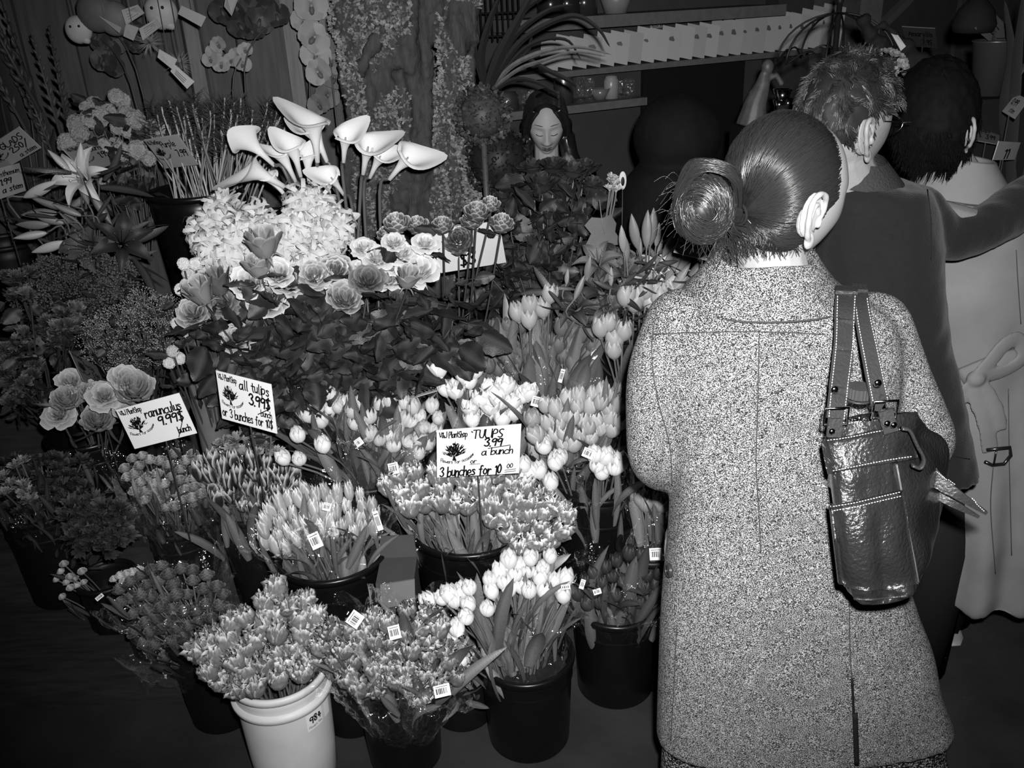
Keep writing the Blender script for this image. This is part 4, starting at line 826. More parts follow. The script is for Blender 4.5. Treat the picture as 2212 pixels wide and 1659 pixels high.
# light roses on the right of the cluster
for i, (u, v, s, d) in enumerate([(905, 575, .10, 'largest, at the right end'), (868, 540, .07, 'behind the largest'), (835, 590, .085, 'low one with an open heart'), (815, 548, .075, 'in the middle of the group'), (785, 530, .06, 'at the back left'), (780, 575, .06, 'at the left end'), (850, 518, .055, 'topmost small one'), (918, 520, .06, 'upright one at the back'), (850, 565, .065, 'between the open ones')]):
    single('rose', 'cream-white rose, ' + d, 'flower', at(u, v, 2.22 + (i % 3) * .02), V((cR.x + .12, cR.y, .5)), 'rose%d' % (2 + i % 2), s * .95, mat('cream petal', .55, .5, .3, tone=.68, orand=.05), 'blossom', seed=i + 40, group='cream roses', face=.45, leafn=3, leafsize=(.05, .08))
# grey roses
GR = [(568, 525, .075, 1, 'closed bud standing in front of the starry blooms'), (535, 605, .07, 0, 'pale open one under the starry blooms'), (575, 640, .075, 0, 'folded one low in the middle'), (468, 610, .07, 1, 'tall closed one near the left'), (432, 630, .07, 1, 'dark closed one at the left'), (415, 670, .065, 0, 'lying on its side at the left'), (510, 725, .065, 0, 'fully open, low, with a spiral heart'), (725, 580, .07, 0, 'dark-topped, right of the starry blooms'), (745, 640, .07, 0, 'open flat one below the cream roses'), (795, 600, .065, 0, 'dark one before the cream roses'), (625, 600, .065, 0, 'soft one behind, in the middle'), (855, 660, .06, 1, 'very dark bud below the cream roses'), (882, 600, .055, 1, 'small bud under the cream roses'), (600, 585, .06, 0, 'small one under the spikes'), (680, 590, .06, 0, 'hidden one beneath the spikes'), (480, 650, .06, 0, 'half hidden among stems'), (560, 575, .06, 1, 'bud between the larger ones')]
tones = [M_mid, M_pale, M_mid, M_dim, M_mid, M_mid, M_mid, M_rim, M_mid, M_dim, M_mid, M_deep, M_mid, M_pale, M_mid, M_dim, M_mid]
for i, (u, v, s, b, d) in enumerate(GR):
    single('rose', 'grey rose, ' + d, 'flower', at(u, v, 2.14 + (i % 4) * .02), V((cR.x - .06 + .02 * (i % 5), cR.y, .5)), ('rosebud%d' % (i % 2)) if b else 'rose%d' % (i % 4), s * 1.2, tones[i], 'blossom', seed=i, face=.55 if not b else .15, leafn=7, leafnear=(.35, .82), leafsize=(.06, .1), leafm=M_leafd, group='grey roses', stemm=M_stemd, leafspread=.06)
# foliage stems filling under the roses
q_rf = scatter([(430, 690), (560, 640), (700, 660), (900, 640), (990, 640), (980, 720), (900, 780), (760, 820), (620, 840), (500, 800)], 42, 34, 6); P_q_rf = places(q_rf, 5)
for i, (u, v) in enumerate(q_rf):
    single('rose_foliage', 'leafy stem below the grey roses, ' + P_q_rf[i], 'foliage', at(u, v, 2.2 + (i % 3) * .03), V((cR.x + .03 * (i % 7) - .1, cR.y, .5)), 'rosebud0', .018, M_deep, 'bud', seed=i + 90, leafn=11, leafsize=(.065, .11), leafm=M_leafd, group='leafy rose stems', stemm=M_stemd, leafnear=(.45, .99), leafspread=.08)
# dark ruffled blooms with light edges
for i, (u, v, s, d) in enumerate([(855, 475, .075, 'at the left against the mossy trunk'), (900, 480, .065, 'beside the mossy trunk'), (990, 515, .085, 'large round one with ringed petals'), (1030, 450, .07, 'pale flat one, uppermost'), (1060, 435, .055, 'small one touching the dark roses'), (1085, 475, .07, 'flat one at the right'), (955, 480, .06, 'flat one in the middle'), (1020, 470, .06, 'tilted one behind'), (835, 500, .06, 'lowest on the left')]):
    single('ranunculus', 'ruffled dark ranunculus with pale rims, ' + d, 'flower', at(u, v, 2.3 + (i % 3) * .03), V((cM.x, cM.y, .55)), 'ranunculus%d' % (i % 3), s, M_rim, 'blossom', seed=i + 3, face=.2 if i != 2 else .8, leafn=2, leafkind='oval', leafsize=(.04, .07), group='ruffled ranunculus', stemm=M_stemd, leafm=M_leafd)
# dark roses at the back right
for i, (u, v, s) in enumerate([(1170, 385, .10), (1210, 395, .10), (1085, 420, .085), (1240, 360, .08), (1280, 390, .085), (1150, 350, .08), (1195, 350, .08), (1265, 350, .07), (1140, 400, .07)]):
    single('rose', 'very dark rose standing high, ' + ['front of the left pair', 'front of the right pair', 'lowest, nearest the trunk', 'behind in the middle', 'rightmost', 'behind on the left', 'behind the front pair', 'small, at the back right', 'half hidden on the left'][i], 'flower', at(u, v, 2.75 + .03 * (i % 3)), V((cD.x, cD.y, .7)), 'rose%d' % (i % 3), s, mat('blackish petal', .038, .6, .2, tone=.05, orand=.2), 'blossom', seed=i + 60, leafn=9, leafsize=(.06, .1), leafm=M_leafd, group='very dark roses', stemm=M_leafl, face=.25)
q_df = scatter([(1040, 460), (1130, 440), (1290, 440), (1300, 520), (1260, 600), (1060, 640), (1010, 600)], 34, 26, 9); P_q_df = places(q_df, 5)
for i, (u, v) in enumerate(q_df):
    single('rose_foliage', 'leafy stem below the very dark roses, ' + P_q_df[i], 'foliage', at(u, v, 2.66 + (i % 3) * .03), V((cD.x, cD.y, .7)), 'rosebud1', .03, M_deep, 'bud', seed=i + 130, leafn=8, leafsize=(.05, .09), leafm=M_leafd, group='leafy stems under the very dark roses', stemm=M_stemd, leafnear=(.4, .99), leafspread=.07)
for i, (u, v, s) in enumerate([(1300, 440, .12), (1120, 540, .045), (1168, 545, .045), (1250, 415, .05), (1235, 440, .04), (1165, 505, .05)]):
    root = thing('ivy_leaf', at(u, v, 2.55), ['large pale lobed leaf at the edge of the dark figure', 'small dull leaf left of centre', 'second small dull leaf among dark stems', 'pale leaf next to the rightmost dark rose', 'small leaf under the dark roses', 'grey leaf between dark stems'][i], 'leaf')
    put(G['ivy'], 'leaf', aim(at(u, v + 30 * s * 10, 2.55), (.1, -.2, -1 if i == 0 else .8), s, .1), root, M_leafl if i == 0 else M_leaf)
q_tf = [(1322, 378), (1328, 392), (1318, 402), (1332, 405), (1325, 385)]; P_q_tf = places(q_tf, 2)
for i, (u, v) in enumerate(q_tf):
    single('small_flower', 'tiny pale flower by the dark figure, ' + P_q_tf[i], 'flower', at(u, v, 2.6), V((cD.x + .1, cD.y, .7)), 'ruffle%d' % (i % 2), .03, M_pale, 'bloom', seed=i, group='tiny pale flowers by the dark figure')
# lilies and buds on the right, before the hair bun
cY, _ = bucket(1370, 700, .86, .26, .55, 'black bucket holding the lily buds', mt=M_blackm)
LB_ = [(1372, 505, .105, -.2), (1398, 500, .11, 0), (1408, 495, .11, .05), (1420, 510, .07, .1), (1345, 520, .08, -.1), (1352, 540, .08, -.1), (1382, 540, .07, .0), (1425, 535, .05, .3), (1445, 530, .08, .5), (1455, 575, .10, .5), (1480, 560, .10, .45), (1500, 590, .10, .6), (1470, 600, .09, .6), (1448, 555, .08, .5), (1490, 615, .09, .7), (1440, 600, .07, .5), (1250, 625, .08, .4), (1270, 580, .07, .2), (1225, 600, .05, .1), (1510, 575, .08, .6), (1460, 625, .09, .8), (1320, 600, .06, 0)]; P_lb = places([g[:2] for g in LB_], 3)
for i, (u, v, s, dx) in enumerate(LB_):
    single('lily_bud', 'closed grey lily bud, ' + P_lb[i], 'flower', at(u, v, 2.32 + .02 * (i % 4)), V((cY.x, cY.y, .7)), 'bud', s, mat('lily bud skin', .20, .45, .4, tone=.28, orand=.25), 'bud', d=(dx, -.1, 1), seed=i, leafn=5, leafkind='blade', leafsize=(.06, .12), leafm=M_leafd, group='lily buds', stem_r=.0025, leafspread=.05)
for i, (u, v, s) in enumerate([(1425, 590, .11), (1400, 610, .1), (1330, 560, .09), (1350, 580, .09), (1300, 620, .1), (1360, 640, .09), (1240, 660, .09), (1290, 560, .09), (1380, 600, .09), (1310, 660, .09), (1200, 640, .08), (1260, 690, .08)]):
    single('lily', ['pale open lily just before the tweed collar', 'pale open lily left of the other pale one'][i] if i < 2 else 'dark open lily among the buds, ' + ['', '', 'touching the upright buds', 'just below the upright buds', 'large, in the middle', 'lowest at the right', 'far left of its group', 'upper left of its group', 'right, beside the pale pair', 'above the dark tulips', 'leftmost of all', 'lowest of all'][i], 'flower', at(u, v, 2.36 + .02 * (i % 3)), V((cY.x, cY.y, .7)), 'lily', s, (M_pale, M_pale)[i] if i < 2 else M_dim if i % 2 else M_deep, 'blossom', seed=i, face=.4, leafn=5, leafkind='blade', leafsize=(.07, .13), leafm=M_leafd, group='open lilies' if i < 2 else 'dark open lilies', leafspread=.06)
# ---- left bank
cA, _ = bucket(180, 640, .92, .28, .55, 'black bucket at the left under the lilies', mt=M_blackm)
cB, _ = bucket(60, 560, 1.0, .26, .55, 'black bucket at the left edge under the dark statice', mt=M_blackm)
LL = [((170, 380), .115, (-.1, -.9, .5), 'white open lily facing us at the left'), ((180, 530), .13, (-.3, -.7, .6), 'dim open lily below the white one'), ((265, 520), .12, (.4, -.6, .4), 'dark open lily with curling stamens')]
for i, ((u, v), s, d, lb_) in enumerate(LL):
    single('lily', lb_, 'flower', at(u, v, 2.55), V((cA.x, cA.y, .75)), 'lily', s, (M_pale, mat('dim lily petal', .07, .5, .3, tone=.12), M_deep)[i], 'blossom', d=d, seed=i, leafn=9, leafkind='blade', leafsize=(.09, .16), leafm=M_leafd, leafspread=.07)
for i, (u, v, s, d, t) in enumerate([(85, 410, .12, (.9, 0, .35), 1), (110, 440, .11, (-1, 0, .4), 0), (90, 462, .11, (-1, 0, .0), 0), (75, 485, .1, (-1, 0, .05), 0), (70, 508, .1, (-1, -.1, -.1), 1), (110, 532, .11, (-1, -.1, -.25), 1), (148, 455, .09, (-.6, 0, .3), 0), (180, 410, .1, (-.1, 0, 1), 0), (215, 445, .11, (.3, -.1, -.6), 0), (130, 350, .08, (-.6, 0, .8), 1), (175, 350, .1, (.2, 0, .9), 1), (160, 480, .08, (-.4, 0, .5), 0), (110, 475, .09, (-.9, 0, .3), 0)]):
    single('lily_bud', 'long lily bud, ' + ['pale, lying level near the GLADS card', 'upper one of the left fan', 'second one of the left fan', 'third one of the left fan', 'pale, lowest of the level ones', 'pale, drooping at the bottom of the fan', 'short one inside the spray', 'upright behind the white lily', 'hanging right of the white lily', 'pale, high at the left', 'pale one right above the white lily', 'inner one near the dim lily', 'inner one of the left fan'][i], 'flower', at(u, v, 2.55 + .02 * (i % 3)), V((cA.x, cA.y, .75)), 'bud', s, mat('pale bud skin', .42, .45, .4, tone=.5) if t else mat('dim bud skin', .17, .45, .4, tone=.25, orand=.2), 'bud', d=d, seed=i + 5, leafn=3, leafkind='blade', leafsize=(.08, .14), leafm=M_leafd, leafspread=.05)
# snowball blooms
SB = [(140, 293), (136, 303), (162, 283), (160, 252), (185, 222), (208, 248), (213, 235), (248, 195), (262, 204), (290, 242), (274, 268), (302, 290), (295, 308), (222, 303), (248, 300), (258, 312), (320, 330), (215, 372), (335, 262), (252, 262), (200, 212), (190, 240), (232, 228), (300, 320), (165, 270), (270, 232), (245, 318), (150, 312)]
q_sb = SB; P_q_sb = places(q_sb, 4)
for i, (u, v) in enumerate(q_sb):
    single('snowball_bloom', 'snowball bloom, ' + P_q_sb[i], 'flower', at(u, v, 2.82 + .03 * (i % 3)), V((cA.x + .15, cA.y + .2, .9)), 'pompom%d' % (i % 2), (.044 if i % 3 else .054), mat('snowball petal', .22, .6, .2, tone=.36, orand=.15), 'bloom', seed=i, group='snowball blooms', leafn=4, leafsize=(.05, .08), leafm=M_leafd, stem_r=.002)
# rushes with whorled needle tops
def whorl(seed):
    mb = MB(); Rn = random.Random(seed)
    for i in range(46):
        a = Rn.uniform(0, 6.3); e = V((math.cos(a), math.sin(a), Rn.uniform(-.1, 1.2))).normalized(); b = V((0, 0, Rn.uniform(-.5, .1))); L = Rn.uniform(.35, .75); f = e.orthogonal().normalized() * .018
        mb.add([b - f, b + f, b + e * L], [(0, 1, 2)])
    return mb
for i in range(3): GM('whorl%d' % i, whorl(i), M_leafd)
q_ru = scatter([(300, 270), (320, 200), (420, 180), (540, 190), (625, 200), (640, 240), (600, 290), (520, 300), (400, 300)], 15, 70, 7); P_q_ru = places(q_ru, 5)
for i, (u, v) in enumerate(q_ru):
    single('rush', 'pale stemmed rush with dark needles, ' + P_q_ru[i], 'foliage', at(u, v, 2.72 + .06 * ((i * 7) % 5)), V((cK.x + .06 * math.cos(i), cK.y + .05 * math.sin(i), 1.0)), 'whorl%d' % (i % 3), .085, mat('needle', .05, .5, .3, orand=.3), 'needles', seed=i, group='rushes in the tall bucket', stem_r=.0024 if i % 2 else .0034, stemm=mat('pale rush stem', .26, .3, .7, orand=.6), up=.2)
# gladioli
def glad(seed):
    mb = MB(); Rn = random.Random(seed); mb.tube([(0, 0, 0), (0, 0, 1)], [.02, .008], 5)
    for i in range(16):
        z = .15 + .055 * i; s = .13 * (1 - i / 22); d = V((1 if i % 2 else -1, Rn.uniform(-.4, .4), 1.6)).normalized()
        c = V((0, 0, z)); mb.tube([c, c + d * s * .5, c + d * s], [.012, .025 * (1 - i / 24), .003], 5)
    return mb
for i in range(2): GM('glad%d' % i, glad(i), M_leafd)
cG, _ = bucket(10, 520, 1.05, .24, .55, 'black bucket at the far left holding the gladioli', mt=M_blackm)
GLD = [(105, 200, -.05, .6), (130, 190, .05, .62), (40, 150, -.2, .7), (150, 290, .1, .3), (15, 110, -.3, .8), (60, 230, -.2, .6), (0, 180, -.3, .6), (85, 260, -.15, .5), (20, 60, -.1, .6)]
P_gl = places([g[:2] for g in GLD], 3)
for i, (u, v, dx, s) in enumerate(GLD):
    root = thing('gladiolus', V((cG.x + .12, cG.y, .8)), 'dark gladiolus spike, ' + P_gl[i], 'flower', 'gladioli')
    p = at(u, v, 3.0 + .03 * (i % 3)); d = V((dx, 0, 1)).normalized(); q = p - d * s * .5 * .5
    put(G['glad%d' % (i % 2)], 'flower_spike', aim(q, d, s * .55, i), root, mat('glad green', .055, .5, .3, orand=.3))
    mb = MB(); mb.tube([V((cG.x + .12, cG.y, .8)), q], .004, 5); mb.build('stem', M_stemd, root)
    for j in range(3):
        e = V((dx + random.Random(i * 3 + j).uniform(-.25, .25), -.1, 1)).normalized(); put(G['blade%d' % (j % 3)], 'leaf', aim(V((cG.x + .12, cG.y, .8)).lerp(q, .3), e, (q.z - .8) * .9, j), root, mat('glad green', .055))
# statice, baby's breath and small fillers
def speck(seed, n=120, r=1.0, s=.03, flat=.7):
    mb = MB(); Rn = random.Random(seed)
    for i in range(n):
        d = V((Rn.gauss(0, 1), Rn.gauss(0, 1), abs(Rn.gauss(0, .8)))).normalized() * r * Rn.uniform(.6, 1); p = V((d.x, d.y, d.z * flat)); q = s * Rn.uniform(.6, 1.4)
        if i % 4 == 0: mb.tube([(0, 0, -.8), p * .5, p], .008, 3, cap=False, tone=0)
        u = V((Rn.uniform(-1, 1), Rn.uniform(-1, 1), Rn.uniform(-1, 1))).normalized(); w_ = u.orthogonal().normalized(); x = u.cross(w_)
        mb.add([p + w_ * q, p + x * q, p - w_ * q, p - x * q, p + u * q, p - u * q], [(0, 1, 4), (1, 2, 4), (2, 3, 4), (3, 0, 4), (1, 0, 5), (2, 1, 5), (3, 2, 5), (0, 3, 5)], Rn.uniform(.3, 1))
    return mb
for i in range(2): GM('breath%d' % i, speck(i, 130, .5, .022), M_mid)
for i in range(2): GM('statice%d' % i, speck(5 + i, 150, .5, .045, .9), M_dim)
cS, _ = bucket(270, 760, .80, .24, .30, "black bucket under the baby's breath", mt=M_blackm)
q_bb = scatter([(180, 700), (250, 650), (300, 610), (370, 640), (380, 700), (350, 750), (260, 780), (190, 760)], 26, 26, 3); P_q_bb = places(q_bb, 4)
for i, (u, v) in enumerate(q_bb):
    single('babys_breath', "sprig in the speckled baby's breath cloud, " + P_q_bb[i], 'flower', at(u, v, 2.35 + .04 * (i % 3)), V((cS.x, cS.y, .45)), 'breath%d' % (i % 2), .085, mat('speck petal', .12, .5, .3, tone=.42, orand=.2), 'bloom', seed=i, group="baby's breath sprigs", leafn=4, leafsize=(.03, .05), leafm=M_leafd, stemm=M_stemd, face=.2)
q_st = scatter([(20, 600), (80, 565), (200, 540), (280, 560), (290, 620), (200, 660), (100, 650), (30, 640)], 27, 30, 4); P_q_st = places(q_st, 4)
for i, (u, v) in enumerate(q_st):
    single('statice', 'dim sprig in the dark statice mass, ' + P_q_st[i], 'flower', at(u, v, 2.5 + .04 * (i % 3)), V((cA.x, cA.y, .7)), 'statice%d' % (i % 2), .09, mat('statice petal', .05, .5, .3, tone=.10, orand=.3), 'bloom', seed=i, group='dark statice', leafn=3, leafsize=(.04, .06), leafm=M_leafd, stemm=M_stemd, face=.2)
q_du = scatter([(5, 740), (60, 710), (75, 780), (60, 860), (5, 880)], 22, 16, 4) + scatter([(100, 690), (150, 650), (180, 670), (150, 720), (110, 740)], 18, 9, 5) + scatter([(20, 590), (60, 580), (60, 640), (25, 640)], 16, 6, 5); P_q_du = places(q_du, 5)
for i, (u, v) in enumerate(q_du):
    single('small_flower', 'dull frilled flower at the left edge, ' + P_q_du[i], 'flower', at(u, v, 2.4 + .03 * (i % 3)), V((cS.x - .3, cS.y, .5)), 'ruffle%d' % (i % 2), .045, mat('dull frill', .05, .5, .3, tone=.13, orand=.4), 'bloom', seed=i, group='dull frilled flowers', leafn=3, leafsize=(.04, .07), leafm=M_leafd, stemm=M_stemd, face=.2)
q_sc = [(395, 560), (405, 580), (420, 590), (400, 605), (415, 615), (430, 575), (380, 690), (395, 705), (410, 700), (370, 750), (385, 765), (362, 775), (420, 560), (388, 615), (425, 800)]; P_q_sc = places(q_sc, 4)
for i, (u, v) in enumerate(q_sc):
    single('small_flower', 'small pale cluster flower, ' + P_q_sc[i], 'flower', at(u, v, 2.24 + .02 * (i % 3)), V((cv.x, cv.y, .45)), 'pompom%d' % (i % 2), .03, mat('pale cluster', .45, .5, .3, tone=.6, orand=.2), 'bloom', seed=i, group='small pale cluster flowers', leafn=2, leafsize=(.03, .06), leafm=M_leafd, stemm=M_stemd)
# big pale ruffled blooms below, left
cP, _ = bucket(190, 930, .62, .24, .30, 'black bucket with a glinting rim under the large pale blooms', mt=M_black)
for i, (u, v, s, d) in enumerate([(290, 830, .10, 'largest, with a cupped outer petal'), (270, 812, .07, 'topmost'), (250, 855, .075, 'in the middle'), (225, 850, .075, 'middle left, in front of the small card'), (210, 900, .085, 'lowest, hanging'), (150, 820, .065, 'upper left'), (140, 855, .075, 'left, round'), (125, 890, .07, 'lower left'), (170, 850, .05, 'small one at the centre left'), (270, 885, .05, 'small one above the ranunculus card'), (195, 840, .06, 'behind the middle one')]):
    single('ranunculus', 'large pale ruffled bloom, ' + d, 'flower', at(u, v, 2.16 + .02 * (i % 3)), V((cP.x, cP.y, .45)), 'rose%d' % (i % 4) if i % 2 else 'ranunculus%d' % (i % 3), s, mat('large pale petal', .30, .5, .3, tone=.46, orand=.1, var=.1), 'blossom', seed=i + 8, face=.35, leafn=2, leafkind='blade', leafsize=(.05, .08), leafm=M_leafd)
q_gf = [(510, 945), (535, 940), (560, 950), (500, 965), (550, 975), (575, 955), (520, 975), (600, 975), (480, 950), (585, 930)]; P_q_gf = places(q_gf, 2)
for i, (u, v) in enumerate(q_gf):
    single('small_flower', 'grey frilled flower under the card, ' + P_q_gf[i], 'flower', at(u, v, 2.2 + .02 * (i % 3)), V((onz(540, 1000, .56).x, 2.32, .4)), 'ruffle%d' % (i % 2), .04, mat('grey frill', .2, .5, .3, tone=.3, orand=.2), 'bloom', seed=i, group='grey frilled flowers under the card', leafn=2, leafsize=(.03, .05), leafm=M_leafd)
cF, _ = bucket(540, 1010, .52, .2, .30, 'black bucket under the grey frilled flowers', mt=M_blackm)
# ---------------------------------------------------------------- what stands and hangs behind the display
def wallpt(u, v, out=0.0):
    r = ray(u, v); o = V((0, 0, CAMH)); p0 = wp(0, 0, out); return o + r * ((p0 - o).dot(WN) / r.dot(WN))
# mossy trunk
M_bark = mat('bark', .048, .8, .2, var=.5, vscale=20, bump=.9, bscale=45, stretch=(3, 3, .7))
M_moss = mat('moss', .13, .9, .1, tone=.30, var=.3, vscale=30)
TY = 2.98
def TP(u, v, dy=0): return at(u, v, TY + dy)
tb = MB()
strands = [([(740, -260), (748, 0), (770, 130), (775, 300), (780, 460), (790, 640)], .05, 0), ([(800, -260), (805, 0), (808, 250), (805, 460), (810, 640)], .085, .03), ([(870, -260), (862, 0), (852, 220), (858, 450), (860, 640)], .075, .02),
           ([(960, -260), (945, 0), (905, 120), (902, 260), (925, 470), (930, 640)], .03, -.03), ([(935, -200), (920, 60), (918, 200), (898, 460), (900, 640)], .022, -.05), ([(1010, -260), (990, 0), (972, 200), (962, 330), (955, 470), (950, 640)], .05, 0), ([(1050, -260), (1020, 20), (1002, 120), (1000, 260), (1005, 400), (1000, 640)], .036, .02),
           ([(830, 60), (800, 110), (765, 165)], .02, -.07), ([(860, 150), (880, 260), (868, 400)], .02, -.06), ([(1000, 640), (990, 430), (975, 320)], .03, -.03)]
for pts, r, dy in strands:
    q = spline([TP(u, v, dy) for u, v in pts], 8); tb.tube(q, [r * (1 + .18 * math.sin(i * .9 + r * 90)) for i in range(len(q))], 12)
troot = thing('mossy_tree_trunk', (TP(880, 640).x, TY, .55), 'gnarled tree trunk covered in moss behind the calla lilies', 'tree')
tr = blob(tb, 'bark', M_bark, .009, 4, troot)
deform(tr, lambda p, n: p + n * (.022 * noise.noise(V((p.x * 22, p.y * 22, p.z * 5))) + .008 * noise.noise(p * 60)))
mb = MB(); Rn = random.Random(5); off = wloc(tr); nv = len(tr.data.vertices); _co = [tuple(q.co) for q in tr.data.vertices]; _no = [tuple(q.normal) for q in tr.data.vertices]
for i in range(nv):
    if Rn.random() > .62: continue
    p = V(_co[i]) + off; n = V(_no[i])
    if n.y > .4 or p.z < .9: continue
    u_, v_ = CX + FPX * (RW.transposed() @ (p - V((0, 0, CAMH)))).x / depth(p), 0
    q = noise.noise(V((p.x * 9, p.y * 9, p.z * 3.2)) + V((4, 0, 0))) + (.35 if 940 < u_ < 1035 else -.02) + (.12 if u_ < 790 else 0) - (.5 if 885 < u_ < 938 else 0)
    if q < -.10: continue
    for k in range(3):
        e = (n + V((Rn.uniform(-1, 1), Rn.uniform(-1, 1), Rn.uniform(-1, 1))) * .8).normalized(); L = Rn.uniform(.006, .016); f = e.orthogonal().normalized(); f.rotate(Quaternion(e, Rn.uniform(0, 6))); f *= Rn.uniform(.003, .006)
        mb.add([p - n * .002 - f, p - n * .002 + f, p + e * L + f * .6, p + e * L - f * .6], [(0, 1, 2, 3)], Rn.random())
mo = mb.build('moss', M_moss, troot); mo['kind'] = 'stuff'

# orchid sprays
def spray(label, pts, y, size, mt, base, cat='flower', droop=True, key='orchid', facev=1.0):
    P3 = [at(u, v, y + .02 * (i % 2)) for i, (u, v) in enumerate(pts)]; root = thing('orchid_spray', V((base.x, base.y, .56)), label, cat)
    path = spline([V((base.x, base.y, .56)), V((base.x, base.y, 1.1)), base] + P3, 5); mb = MB(); mb.tube([p + V((0, .015, 0)) for p in path], .0028, 6); mb.build('stem', M_stemd, root)
    Rn = random.Random(len(pts))
    for p in P3:
        d = (eye - p).normalized() * facev + V((Rn.uniform(-.5, .5), 0, Rn.uniform(-.3, .3))); put(G[key], 'blossom', aim(p, d, size * Rn.uniform(.85, 1.1), Rn.uniform(-.3, .3)), root, mt)
        put(G['stem'], 'stalk', aim(p + V((0, .015, 0)), (0, -1, .2), (.0015, .0015, .015)), root, M_stemd)
    pot = MB(); pot.lathe([(.001, 0), (.045, 0), (.06, .1), (.064, .1), (.064, .112), (.055, .112), (.05, .1), (.001, .095)], 24, (base.x, base.y, .55)); pot.build('pot', M_blackm, root)
M_orch = mat('orchid petal', .26, .55, .2, tone=.10, orand=.1); M_orchd = mat('dark orchid petal', .028, .5, .2, tone=.06, orand=.2)
spray('pale orchid spray hanging between the batten and the mossy trunk', [(672, 15), (656, 48), (676, 82), (682, 118), (690, 155)], 3.14, .095, M_orch, at(668, 240, 3.16))
spray('second, dimmer orchid spray touching the mossy trunk', [(700, 20), (712, 60), (706, 98), (716, 136), (722, 170), (705, 205), (690, 225)], 3.17, .08, mat('dim orchid petal', .14, .55, .2, tone=.06), at(725, 260, 3.12))
spray('small pale orchids in front of the boards, below a blank tag', [(530, 108), (515, 122), (524, 138), (500, 130), (472, 96), (462, 112), (455, 128), (478, 140)], 3.16, .055, M_orch, at(500, 200, 3.12))
spray('dark orchid spray high on the boards', [(600, 35), (575, 25), (560, 45), (540, 22), (520, 52), (500, 30), (482, 22), (545, 60)], 3.2, .09, M_orchd, at(525, 150, 3.12))
spray('dark orchid spray on the left boards', [(208, 78), (222, 92), (236, 110), (246, 92), (226, 132), (240, 140)], 3.2, .075, M_orchd, at(278, 180, 3.1))
spray('thin orchid spray behind the rushes', [(200, 20), (195, 5), (285, 95), (292, 60), (300, 100)], 3.2, .05, M_orchd, at(290, 150, 3.14))
# ornaments and blank tags on strings from the ceiling
M_string = mat('string', .15, .7, .2)
def hang(p, root, top=3.2):
    mb = MB(); mb.tube([p, V((p.x, p.y, top))], .0012, 4); mb.build('string', M_string, root)
for i, (u, v, s, t, lb_) in enumerate([(348, 26, .052, .34, 'pale round hanging ornament with two dark dots, nearest the blank tags'), (170, 64, .042, .36, 'pale hanging ornament with two dark dots, alone on the left boards'), (208, 26, .06, .09, 'large dim hanging ball at the upper left'), (247, 40, .052, .13, 'dim hanging ball overlapping the tags')]):
    p = at(u, v, 3.05); root = thing('hanging_ornament', p, lb_, 'ornament'); mb = MB(); mb.ell(p, (s, s * .7, s * 1.02), n=22, m=14)
    if t > .2: mb.tube([p + V((s * .2, 0, -s * .6)), p + V((s * .7, -.01, -s * .9))], [s * .5, s * .15], 8)
    mb.build('body', mat('ornament %d' % i, t, .6, .2, var=.15, vscale=40), root); hang(p + V((0, 0, s)), root)
    if t > .2:
        for dx in (-.3, .35):
            e = MB(); e.ell(p + V((s * dx, -s * .66, s * .25)), s * .1, n=8, m=5); e.build('dot', M_ink, root)
TG = [((262, 22), (298, 10), (312, 28), (272, 54), 'blank'), ((214, 35), (236, 46), (262, 60), (258, 72), 0), ((272, 50), (300, 60), (288, 88), (266, 78), 0), ((300, 62), (338, 40), (350, 55), (308, 88), 0), ((392, 12), (445, 36), (434, 58), (384, 30), 0), ((344, 106), (382, 128), (372, 150), (340, 124), 0), ((376, 138), (420, 176), (404, 192), (368, 154), 0), ((488, -14), (514, -4), (500, 34), (484, 14), 0)]
tl = ['printed tag hanging between the round ornaments', 'white tag half behind the dim ball', 'tag left of the lowest pair under the ornaments', 'tag in the middle of the cluster, just under the pale ball', 'blank tag hanging alone right of the pale ball', 'bright tag over the rushes, upper of the lower pair', 'bright tag over the rushes, lower of the lower pair, with ink strokes', 'narrow tag at the top edge beside the dark orchids']
for i, q in enumerate(TG):
    P4 = quad3d(q[:4], 3.0 - .01 * i, .008); TL, TR, BR, BL = P4; c = sum(P4, V((0, 0, 0))) / 4; n = (TR - TL).cross(BL - TL).normalized(); n = n if n.y < 0 else -n
    root = thing('hanging_tag', c, tl[i], 'tag'); mb = MB(); mb.prism([TL, TR, BR, BL], -n * .001); mb.build('card', mat('blank tag', .42, .6, .2) if i not in (5, 6) else mat('bright tag', .62, .6, .2), root, False); hang((TL + TR) / 2, root)
    if i in (0, 3, 6):
        k = MB(); PP = lambda x, y: BL.lerp(BR, x).lerp(TL.lerp(TR, x), y) + n * .0006
        for j in range(4 if i < 6 else 3): k.add([PP(.2, .2 + .18 * j), PP(.75, .2 + .18 * j), PP(.75, .25 + .18 * j), PP(.2, .25 + .18 * j)], [(0, 1, 2, 3)])
        k.build('print', mat('faint ink', .2) if i < 6 else M_ink, root, False)
for i, (u, v) in enumerate([(322, 92), (385, 138)]):
    p = at(u, v, 3.04); root = thing('feather_puff', p, ['dim feathery puff under the tags, upper', 'dim feathery puff behind the lower tags'][i], 'ornament'); mb = MB(); Rn = random.Random(i)
    for k in range(160):
        e = V((Rn.gauss(0, 1), Rn.gauss(0, 1), Rn.gauss(0, .7))).normalized(); L = Rn.uniform(.02, .055); f = e.orthogonal() * .002; mb.add([p - f, p + f, p + e * L], [(0, 1, 2)])
    mb.build('feathers', mat('feather', .2, .8, .1), root); hang(p, root)
